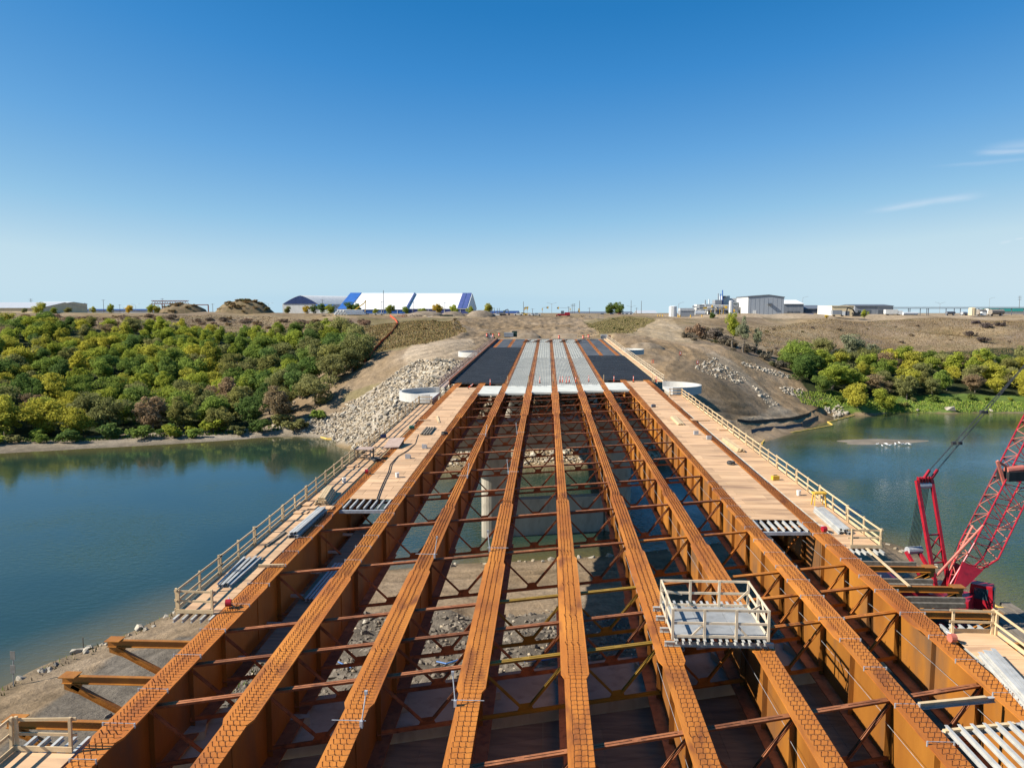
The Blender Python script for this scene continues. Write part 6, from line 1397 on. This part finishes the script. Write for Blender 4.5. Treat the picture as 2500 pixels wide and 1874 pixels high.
# process plant between tank and hall
pl = thing('process_plant', (atY(1720,772,450)[0], 450, GZ), 'jumbled industrial process plant with pipes and stacks left of the grey hall', 'plant')
def pbox(nm, px0, px1, pt, pb, Y, mat, dep=8):
    a, b_ = atY(px0, pb, Y), atY(px1, pt, Y); return MB().box(a[0], b_[0], Y, Y+dep, min(a[2], GZ) if pb >= 770 else a[2], b_[2]).build(nm, mat, pl)
pbox('block', 1700, 1724, 743, 772, 452, M['offwhite']); pbox('block', 1719, 1745, 742, 772, 455, M['ltgrey']); pbox('block', 1741, 1785, 744, 772, 458, M['grey']); pbox('tower', 1745, 1763, 732, 772, 470, M['grey']); pbox('tower', 1763, 1782, 722, 772, 472, M['offwhite']); pbox('tower_cap', 1763.5, 1773, 722.3, 727, 471, M['dkgrey'], 1); pbox('block', 1789, 1803, 737, 772, 450, M['ltgrey']); pbox('block', 1786, 1803, 745, 772, 446, M['grey'], 3); pbox('window', 1790, 1801, 739, 743, 449.8, M['glass'], .15)
pbox('opening', 1756, 1777, 757, 771, 457.8, M['black'], .15); pbox('opening', 1722, 1738, 762, 771, 451.7, M['dkgrey'], .2); pbox('opening', 1708, 1719, 744, 753, 451.7, M['dkgrey'], .2); pbox('duct', 1741, 1778, 744, 746, 449, M['white'], 1); pbox('pipe_bridge', 1690, 1778, 754, 755.3, 446, M['ltgrey'], 1)
for k, a in enumerate((1757, 1762, 1766, 1723, 1735, 1745)): pbox('column', a, a+1.2, 744 if k < 3 else 754, 774, 445, M['white'] if k % 2 else M['yellow'], .4)
for (a, pt, m_) in ((1753.5,716,M['steelpole']),(1759.5,717,M['blue']),(1764,708,M['blue']),(1731,730,M['white']),(1722,732,M['steelpole']),(1798,727,M['steelpole'])):
    q = atY(a, 745, 471); e = atY(a, pt, 471); MB().tube(q, e, .35, .3, 8).build('stack', m_, pl)
a = atY(1708, 766, 444); MB().tube((a[0]-2.6,444,a[2]),(a[0]+2.6,444,a[2]),1.7,1.7,14).build('horizontal_vessel', M['galv'], pl)
pbox('block', 1660, 1700, 752, 772, 470, M['ltgrey']); pbox('block', 1780, 1800, 728, 772, 476, M['offwhite']); pbox('block', 1728, 1750, 748, 772, 449, M['offwhite'], 4); pbox('rack', 1690, 1760, 748, 749, 447, M['white'], 1)
for k in range(60):
    a = random.uniform(1690,1802); b_ = random.uniform(746,768); q = atY(a, b_, 445+random.uniform(0,4)); MB().cbox(q, random.uniform(.6,2.6), .8, random.uniform(.4,1.6)).build('pipework', random.choice([M['white'],M['galv'],M['dkgrey'],M['grey'],M['yellow']]), pl)
boxes('hut', 1678, 772, 425, [('wall', M['grey'],-3.8,3.8,0,5,-.4,2.9),('roof', M['ltgrey'],-3.9,3.9,-.2,5.2,2.902,4.0)], 'small grey hut beside the squat white tank', 'hut')
gable(1913, 1962, 742, 733, 470, 30, 'white roofed hall just right of the large grey hall', M['grey'], M['white'], 774, name='hall', doors=2)
boxes('container_row', 1945, 773, 432, [('tarp', M['blue'],-7,9,0,2,1.2,1.7),('load', M['white'],-7,9,.2,1.8,.5,1.198),('trailer', M['black'],-7.2,9.2,0,2,-.2,.498)], 'blue topped long load on trailers in front of the white roofed hall', 'trailer')
gable(1963, 2014, 754, 746, 480, 30, 'dark grey low warehouse between the halls on the right', M['dkgrey'], M['dkgrey'], 774, name='warehouse')
Yt = 425; a, b_, c = atY(2013,771,Yt), atY(2034,771,Yt-2), atY(2087,771,Yt-2); zt_ = atY(2034,746,Yt)[2]
t_ = thing('tan_shed', (b_[0], Yt, GZ), 'tan metal shed with gable coloured pale for sunlight on the right plateau', 'building')
MB().box(b_[0], c[0], Yt, Yt+14, GZ-.5, zt_-.4).build('wall', M['tan'], t_); MB().box(b_[0]-.3, c[0]+.3, Yt-.3, Yt+14.3, zt_-.398, zt_).build('roof', M['tan'], t_)
MB().extrude([(b_[0]-.02,Yt,GZ-.5),(b_[0]-.02,Yt,zt_-.4),(a[0],Yt+11,zt_+.1),(a[0],Yt+11,GZ-.5)], (-.05,-.02,0)).build('sunlit_pale_gable', M['offwhite'], t_)  # off-white instead of tan paints the sunlight on this gable
MB().box(b_[0]+7,b_[0]+9,Yt-.1,Yt-.02,GZ-.4,GZ+2.2).build('door', M['dkgrey'], t_)
gable(2088, 2181, 747, 744, 450, 26, 'grey metal shed right of the tan shed', M['grey'], M['dkgrey'], 772, name='shed', doors=2)
# pipe rack
t_ = thing('pipe_rack', (atY(2300,770,440)[0], 440, GZ), 'long dark elevated pipe rack across the right plateau', 'pipe rack')
a, b_ = atY(2144, 752.5, 440), atY(2560, 752.5, 440); MB().bar(a, b_, .5, .35).build('pipe', M['dkgrey'], t_); MB().bar(a+np.array([0,0,.6]), b_+np.array([0,0,.6]), .25).build('pipe', M['steelpole'], t_)
for px_ in (2144,2180,2218,2222,2247,2263,2267,2310,2330,2345,2390,2415,2440,2470,2500): q = atY(px_, 752.5, 440); MB().bar(q, (q[0],q[1],GZ-.6), .3).build('support', M['dkgrey'], t_)
def htank(px0, px1, pt, pb, Y, mat, lab, group='horizontal tanks on the right plateau'):
    a, b_ = atY(px0, pb, Y), atY(px1, pt, Y); r = (b_[2]-a[2])/2; zc = a[2]+r
    t_ = thing('horizontal_tank', ((a[0]+b_[0])/2, Y, a[2]), lab, 'tank', group); MB().tube((a[0],Y,zc),(b_[0],Y+3,zc),r,r,18).build('shell', mat, t_)
    for f_ in (.2,.8): q = a[0]+(b_[0]-a[0])*f_; MB().box(q-.3,q+.3,Y-r*.7+1.5,Y+r*.7+1.5,a[2]-1.2,zc-r*.6).build('saddle', M['dkgrey'], t_)
htank(2204,2246,762,769,435,M['white'],'long white horizontal tank behind the pipe rack'); htank(2310,2337,760,767,435,M['dkgrey'],'dark horizontal tank behind the pipe rack'); htank(2348,2366,761,768,437,M['galv'],'grey horizontal tank left of the yellowish round tank'); htank(2386,2412,755,768,436,M['wtank'],'wood clad horizontal tank right of the yellowish tank'); htank(2417,2456,755,768,434,M['wtank'],'larger wood clad horizontal tank near the right edge')
gable(2440, 2600, 760, 752.5, 470, 26, 'green roofed shed at the far right edge', M['offwhite'], M['green'], 772, name='shed')
boxes('storage_box', 2403, 768, 430, [('body', M['white'],-1.1,1.1,0,2,-.3,1.6),('roof', M['ltgrey'],-1.2,1.2,-.1,2.1,1.602,1.75)], 'small white storage box in front of the wood clad tanks', 'box')

# ---- poles
def upole(px, pt, Y, lab, arms=1, mat=None, r=.16):
    q = atY(px, pt, Y); t_ = thing('utility_pole', (q[0],Y,GZ-.5), lab, 'utility pole', 'utility poles on the skyline'); MB().tube((q[0],Y,GZ-1),q,r*1.3,r*.8,6).build('pole', mat or M['pole'], t_)
    for k in range(arms): MB().bar((q[0]-1.3,Y,q[2]-.5-k*1.1),(q[0]+1.3,Y,q[2]-.5-k*1.1),.16).build('crossarm', mat or M['pole'], t_)
def lamp(px, pt, Y, lab, two=True):
    q = atY(px, pt, Y); t_ = thing('street_lamp', (q[0],Y,GZ-.5), lab, 'street lamp', 'street lamps on the skyline'); MB().tube((q[0],Y,GZ-1),q,.14,.09,6).build('pole', M['steelpole'], t_)
    for s_ in ((-1,1) if two else (1,)):
        MB().tube(q,(q[0]+s_*2.4,Y,q[2]+.8),.08,.06,5).build('arm', M['steelpole'], t_); MB().cbox((q[0]+s_*2.8,Y,q[2]+.8),.9,.35,.15).build('lamp_head', M['galv'], t_)
for k, (a, b_, Y, n_) in enumerate([(75,729,520,2),(207,739,520,1),(252,731,540,1),(292,743,600,1),(396,728,560,1),(519,741,560,1),(620,734,560,1),(787,731,470,1),(868,733,480,1),(932,735,470,1),(1010,736,470,1),(1086,737,470,1),(1201,750,560,0),(1207,751,560,0),(1214,752,560,0),(1219,752,560,0),(1278,736,520,0),(1300,753,600,1),(1388,748,620,1),(1397,742,620,2),(1402,741,620,2),(1439,751,600,1),(1554,751,600,1),(1541,733,560,0),(1566,734,560,0),(1415,734,540,0)]):
    upole(a, b_, Y, f'slim utility pole on the skyline, {k+1 if k>=20 else ORD[k]} from the left' if k < 20 else f'slim utility pole on the skyline right of the road cut, {ORD[k-20]} of the last six', n_)
upole(936, 709, 445, 'tall dark pole standing in front of the white fabric halls', 0, M['dkgrey'], .2)
upole(2490, 722, 560, 'tall power line pole with three crossarms at the right edge', 3)
for k, (a, b_, Y, two, lab) in enumerate([(331,745,560,True,'double arm street lamp left of the red gantry'),(301,749,560,False,'single arm street lamp on the left skyline'),(656,742,560,True,'double arm street lamp behind the right mound'),(1347,742,520,True,'double arm street lamp over the road cut'),(1541,749,560,True,'double arm street lamp behind the big tree'),(2295,741,520,True,'double arm street lamp behind the pipe rack'),(2416,729,520,False,'street lamp near the wood clad tanks'),(1657,741,470,False,'street lamp behind the squat white tank'),(1960,727,500,False,'yard lamp right of the white roofed hall')]): lamp(a, b_, Y, lab, two)
def signal(px, pt, Y, arm, lab):
    q = atY(px, pt, Y); t_ = thing('traffic_signal', (q[0],Y,GZ-.5), lab, 'traffic light', 'traffic lights at the road cut'); MB().tube((q[0],Y,GZ-1),q,.13,.1,6).build('mast', M['steelpole'], t_); MB().bar(q,(q[0]+arm,Y,q[2]+.3),.14).build('arm', M['steelpole'], t_)
    h_ = MB().box(q[0]+arm-.35,q[0]+arm+.35,Y-.2,Y+.2,q[2]-.6,q[2]+.8).build('head', M['yellow'], t_); MB().box(q[0]+arm-.9,q[0]+arm-.36,Y-.1,Y+.1,q[2]-.4,q[2]+.5).build('backboard', M['black'], t_)
    MB().box(q[0]-.3,q[0]+.3,Y-.2,Y+.2,GZ+2.5,GZ+3.6).build('side_head', M['yellow'], t_)
signal(1324,751,500,3.6,'traffic light with arm reaching right over the road cut'); signal(1392,752,500,-7.5,'traffic light with long arm reaching left over the road cut'); signal(1281,752,500,.6,'yellow traffic light head left of the road'); signal(1287,751,510,.4,'second yellow traffic light left of the road'); signal(1413,760,480,.3,'yellow traffic light right of the road machinery')
# red gantry
t_ = thing('gantry', (atY(412,765,470)[0], 470, GZ), 'red lattice gantry standing on the left hilltop', 'gantry')
za, zb_ = atY(369,734,470), atY(456,742,470); x0_, x1_, zu, zl = za[0], zb_[0], za[2], zb_[2]
for y in (470, 473):
    MB().bar((x0_,y,zu),(x1_,y,zu),.35).build('chord', M['redbrown'], t_); MB().bar((x0_,y,zl),(x1_,y,zl),.35).build('chord', M['redbrown'], t_)
    mb = MB()
    for k in range(14): mb.bar((x0_+(x1_-x0_)*k/14,y,zu if k % 2 else zl),(x0_+(x1_-x0_)*(k+1)/14,y,zl if k % 2 else zu),.2)
    mb.build('lattice', M['redbrown'], t_)
    for q in (.02,.3,.98): MB().bar((x0_+(x1_-x0_)*q,y,zl),(x0_+(x1_-x0_)*q,y,GZ-.5),.35).build('leg', M['redbrown'], t_)
q = atY(510,744,472); MB().bar((x1_,471,q[2]),(q[0],471,q[2]),.5).build('runway_beam', M['redbrown'], t_); MB().bar((q[0],471,q[2]),(q[0],471,GZ-.5),.5).build('leg', M['redbrown'], t_)
# earth mounds
def mound(px0, px1, pt, pb, Y, mat, lab, seed):
    a, b_ = atY(px0,pb,Y), atY(px1,pb,Y); h = atY(px0,pt,Y)[2]-a[2]; rx = (b_[0]-a[0])/2; xc = a[0]+rx; n_, rgs = 28, 6; vs_ = [(xc,Y,a[2]+h)]
    for j in range(1, rgs+1):
        f_ = j/rgs
        for k in range(n_):
            an = 2*math.pi*k/n_; nz_ = mnoise.noise(Vector((math.cos(an)*2+seed, math.sin(an)*2, f_*3))); r_ = f_*(1+.18*nz_)
            vs_.append((xc+rx*r_*math.cos(an), Y+rx*.6*r_*math.sin(an), a[2]-.6*(j == rgs)+h*max(0,(1-f_**2.4))*(1+.25*nz_*f_)))
    fs = [(0,1+k,1+(k+1) % n_) for k in range(n_)]+[(1+j*n_+k,1+(j+1)*n_+k,1+(j+1)*n_+(k+1) % n_,1+j*n_+(k+1) % n_) for j in range(rgs-1) for k in range(n_)]
    o = MB().add(vs_, fs).build('earth_mound', mat, smooth=True); tag(o, lab, 'mound', 'earth mounds on the plateau')
M['scrub'] = surf('scrubby_earth', (.11,.078,.04), (.19,.135,.072), .95, .5, 6, .8, 1.5, c2=(.085,.08,.03), s2=.8); M['earth'] = surf('bare_earth', (.15,.118,.085), (.235,.185,.135), .95, .5, 6, .8, 1.5)
M['berm'] = surf('dark_dug_earth', (.16,.12,.08), (.26,.20,.135), .95, .6, 7, 1.0, 1.2)
mound(388,508,741,764,440,M['scrub'],'brown scrubby mound under the red gantry',1); mound(524,672,733,764,430,M['scrub'],'larger brown scrubby mound right of the gantry',2); mound(1135,1212,757,775,400,M['earth'],'bare earth heap right of the fabric halls',3); mound(990,1090,759,773,410,M['earth'],'low earth heap before the right fabric hall',4); mound(1510,1640,836,872,236,M['berm'],'dark earth berm beside the far right edge of the deck',8); mound(1240,1330,812,826,262,M['berm'],'low ridge of dug earth behind the deck end, left one',9); mound(1330,1440,814,826,263,M['berm'],'low ridge of dug earth behind the deck end, right one',10); mound(1070,1140,760,772,420,M['earth'],'low earth heap between the fabric hall and the dumpster',5)
for (x, y) in []: pass
for q in range(60):
    big_m = q % 3 != 0; c0, c1, Ym = (524,672,430) if big_m else (388,508,440)
    a = atY(c0,764,Ym); b_ = atY(c1,764,Ym); rx = (b_[0]-a[0])/2; xc = a[0]+rx; h = atY(c0,733 if big_m else 741,Ym)[2]-a[2]
    f_ = random.uniform(.05,.95); an = random.uniform(math.pi, 2*math.pi); x = xc+rx*f_*math.cos(an); y = Ym+rx*.6*f_*math.sin(an)
    shrub(x, y, random.uniform(1.1,2.4), random.choice([(.24,.175,.085),(.27,.18,.085),(.18,.165,.065),(.30,.21,.11)]), 'brown shrub growing on the '+('larger' if big_m else 'smaller')+' scrubby mound of the left hilltop', 'shrubs on the '+('larger' if big_m else 'smaller')+' left mound', twig=True, wide=1.4, z=a[2]+h*(1-f_**2.4)-.2)
# trees on the plateau
for (a, b_, h, Y, k_, lab) in [(98,764,6.5,380,'yellow','yellow round shrub tree below the cream shed'),(132,765,4,390,'lime','small lime tree right of the yellow shrub tree'),(60,762,3,395,'olive','small olive bush before the far left shed'),(165,766,4,400,'olive','olive bush right of the cream sheds'),(228,764,4,430,'yellow','small yellow tree left of the long shed'),(267,764,6,440,'lime','yellow green tree on the left skyline'),(314,764,5,430,'gold','small golden tree left of the gantry'),(368,764,5.5,430,'lime','yellow green tree at the left gantry leg'),(382,765,5,430,'yellow','yellow bush right of the left gantry leg'),(702,764,5,450,'olive','olive tree before the arched hall'),(748,764,5,450,'gold','golden tree before the arched hall'),(766,764,5.5,450,'dark','dark tree right of the golden tree'),(786,764,6,440,'dark','dark tree before the annexe'),(808,766,6,430,'lime','green tree left of the excavator'),(852,766,8,440,'dark','dark broad tree at the blue hall end'),(872,766,7,438,'dark','dark tree behind the excavator boom'),(917,766,4,450,'lime','small green tree before the left fabric hall'),(952,767,6,440,'lime','round green tree before the left fabric hall'),(992,767,5,440,'green','green tree between the fabric halls'),(1031,767,4.5,440,'lime','small lime tree before the right fabric hall'),(1069,767,6.5,440,'gold','golden tree before the right fabric hall'),(1108,767,6.5,440,'lime','yellow green tree before the right fabric hall'),(1148,768,5,440,'lime','tree at the right end of the fabric hall'),(1188,768,7.2,440,'yellow','round yellow tree right of the fabric halls'),(1508,773,10.5,520,'green','big green tree standing alone right of the road cut'),(1488,773,9,520,'green','left half of the big lone tree pair'),(1738,779,4.2,400,'dark','round dark bush on the bank edge before the plant'),(2110,774,4,400,'lime','round green bush before the tan shed'),(1788,812,7,330,'yellow','yellow green tree on the slope below the plant'),(2017,775,2,400,'gold','small golden bush before the tan shed')]:
    p = atY(a, b_, Y); tree(p[0], p[1], h*1.15, k_, lab, wide=1.15 if h > 5 else 1.25, z=p[2]-.5)

# ---- vehicles and machines on the plateau
def excavator(px, py, Y, col, sc_, lab, boom):
    p = atY(px, py, Y); t_ = thing('excavator', p, lab, 'excavator', 'excavators on the plateau'); O = Vector(p); k = sc_
    for s_ in (-1, 1):
        pts = [(-1.9,.15),(-1.6,0),(1.6,0),(1.9,.15),(2.0,.5),(1.7,.85),(-1.7,.85),(-2.0,.5)]; MB().extrude([O+Vector((x*k,s_*1.1*k-.25*k,z*k)) for x, z in pts], (0,.5*k,0)).build('track', M['black'], t_)
    MB().box(O.x-2.2*k,O.x+1.3*k,O.y-1.3*k,O.y+1.3*k,O.z+1.0*k,O.z+1.9*k).build('body', col, t_)
    c = MB().box(O.x+.2*k,O.x+1.5*k,O.y-1.3*k,O.y-.3*k,O.z+1.902*k,O.z+3.0*k).build('cab', col, t_); MB().box(O.x+.35*k,O.x+1.35*k,O.y-1.34*k,O.y-1.302*k,O.z+2.2*k,O.z+2.85*k).build('window', M['glass'], c)
    pts = [Vector(atY(a, b_, Y)) for a, b_ in boom]
    for i_, (a, b_) in enumerate(zip(pts[:-1], pts[1:])): MB().bar(a, b_, .5*k, (.65-.12*i_)*k).build('boom' if i_ == 0 else 'stick', col, t_)
    e = pts[-1]; MB().extrude([e+Vector((-.5*k,-.5*k,.3*k)), e+Vector((.3*k,-.5*k,.3*k)), e+Vector((.5*k,-.5*k,-.5*k)), e+Vector((0,-.5*k,-1.0*k)), e+Vector((-.6*k,-.5*k,-.5*k))], (0,1.0*k,0)).build('bucket', M['dkgrey'], t_)
excavator(850,767,425,M['yellow'],1.0,'yellow long reach excavator with high arm before the blue hall end',[(859,762),(872,752),(889,740),(893,733),(891,762)])
excavator(2092,772,415,M['black'],1.0,'dark excavator with curled arm before the tan shed',[(2088,765),(2082,755),(2069,751),(2066,766)])
excavator(1228,770,420,M['dkgrey'],.9,'dark excavator by the bare earth heap',[(1230,766),(1234,757),(1240,755),(1243,766)])
def truck(px, py, Y, L, col, lab, kind='pickup_truck'):
    p = atY(px, py, Y); x, y, z = p; t_ = thing(kind, p, lab, 'truck' if L > 6 else 'vehicle', 'vehicles parked on the plateau')
    if L > 6: MB().box(x-L/2,x+L*.22,y-1.2,y+1.2,z+.9,z+3.2).build('cargo_body', col, t_); MB().box(x+L*.25,x+L/2,y-1.15,y+1.15,z+.6,z+2.6).build('cab', M['white'], t_)
    else: MB().extrude([(x-L/2,y-.9,z+.4),(x+L/2,y-.9,z+.4),(x+L/2,y-.9,z+.95),(x+L*.28,y-.9,z+1.05),(x+L*.12,y-.9,z+1.6),(x-L*.2,y-.9,z+1.6),(x-L*.26,y-.9,z+1.0),(x-L/2,y-.9,z+1.0)], (0,1.8,0)).build('body', col, t_); MB().box(x-L*.17,x+L*.12,y-.93,y-.902,z+1.1,z+1.5).build('window', M['glass'], t_)
    for q in (-.32,.32):
        for yy in (-.95,.75): MB().tube((x+q*L,y+yy,z+.38),(x+q*L,y+yy+.2,z+.38),.38,.38,12).build('wheel', M['black'], t_)
for a in [(1301,771,430,5.2,M['white'],'white pickup left of the road cut, nearer the road'),(1310,771,428,5.0,M['ltgrey'],'grey pickup beside the road cut'),(1266,770,425,5.0,M['offwhite'],'pale pickup among the machines left of the road'),(1277,770,428,4.8,M['yellow'],'yellow site vehicle among the machines'),(1216,771,420,5.4,M['white'],'white vehicle by the bare earth heap'),(925,769,420,5.2,M['galv'],'silver car under the white fabric hall'),(888,769,418,5.2,M['dkgrey'],'dark car behind the white pipe stack'),(1494,771,470,4.8,M['dkblue'],'dark blue car under the big lone tree'),(1513,771,470,4.8,M['red'],'red car right of the lone tree'),(1521,771,470,4.8,M['white'],'white car right of the red car'),(1530,771,470,4.8,M['ltgrey'],'grey car in the row right of the lone tree'),(1540,771,470,4.8,M['white'],'white van at the right end of the car row'),(1470,771,470,4.8,M['dkgrey'],'grey car left of the lone tree')]: truck(*a)
truck(2180,770,430,9,M['offwhite'],'pale box truck right of the grey shed','box_truck'); truck(2046,772,414,6.5,M['grey'],'grey flatbed truck before the tan shed','flatbed_truck')
boxes('grader', 1385, 773, 430, [('body', M['red'],-5.5,1.5,-1,1,.6,1.5),('cab', M['dkgrey'],-3.5,-1.8,-.8,.8,1.502,3.2),('engine', M['red'],-1.5,1.4,-.8,.8,1.502,2.4),('blade', M['redbrown'],-6.2,-5.6,-1.6,1.6,.1,1.2),('wheel', M['black'],-4.6,-3.4,-1.2,1.2,-.2,.9),('wheel', M['black'],0,1.2,-1.2,1.2,-.2,.9)], 'red road machine at the top of the road cut', 'road machine')
boxes('dumpster', 1090, 776, 395, [('body', M['dumpster'],-3.3,3.2,-1.2,1.2,.1,1.5),('rim', M['black'],-3.4,3.3,-1.3,1.3,1.502,1.62),('skid', M['black'],-3,3,-1,1,-.1,.098)], 'dark green dumpster before the right fabric hall', 'dumpster')
boxes('tarp_stack', 1060, 777, 392, [('stack', M['galv'],-3,3,-1,1,0,.7),('cover', M['white'],-3.05,3.05,-1.05,1.05,.702,.85)], 'pale covered pipe stack left of the green dumpster', 'stack')
t_ = thing('pipe_stack', atY(845,770,400), 'long white wrapped pipes stacked before the fabric hall', 'pipe stack')
for j in range(3):
    for k in range(5-j):
        q = atY(816,769,398); MB().tube((q[0]+k*1.6+j*.8,398,q[2]+.5+j*.85),(q[0]+k*1.6+j*.8+9,402,q[2]+.5+j*.85),.5,.5,10).build('pipe', M['white'], t_)
for k, (a, b_, m_, lab) in enumerate([(1012,772,M['pole'],'timber heap on the plateau edge left of the pipes'),(800,772,M['oldtimber'],'grey debris heap left of the white pipes'),(980,772,M['salmon'],'reddish debris heap by the tall pole'),(1040,775,M['tan'],'timber planks on the knoll top'),(1430,773,M['earth'],'earth heap by the red road machine')]):
    p = atY(a, b_, 402); t_ = thing('debris_heap', p, lab, 'debris', 'debris heaps on the plateau')
    for j in range(9): q = Vector(p)+Vector((random.uniform(-3,3),random.uniform(-1,1),random.uniform(.1,.7))); d_ = Vector((random.uniform(-1,1),random.uniform(-1,1),random.uniform(-.2,.3)))*random.uniform(.8,1.8); MB().bar(q-d_,q+d_,.3,.22).build('piece', m_, t_)
# yellow bollards and small yard clutter before the plant
for k, a in enumerate([1606,1612,1618,1656,1660,1686,1714,1753,1771,1776,1784,1796,1811,1828,1840,1903,1908]):
    p = atY(a, 774, 412); t_ = tag(MB().tube((p[0],412,p[2]-.3),(p[0],412,p[2]+1.2),.28,.28,8).build('bollard', M['yellow']), f'yellow bollard before the plant, {ORD[k]} from the left', 'bollard', 'yellow bollards before the plant')
# chain link fence stub and far power line
p = atY(1448, 776, 395); t_ = thing('mesh_fence', p, 'pale mesh fence corner at the top of the right mound', 'fence')
for k in range(5): MB().bar((p[0]-4+k*2.2,395-k*.8,p[2]-1),(p[0]-4+k*2.2,395-k*.8,p[2]+1.8),.1).build('post', M['steelpole'], t_)
for z in (.2,.9,1.7): MB().bar((p[0]-4,395,p[2]+z),(p[0]+4.8,391.8,p[2]+z),.06).build('wire', M['steelpole'], t_)
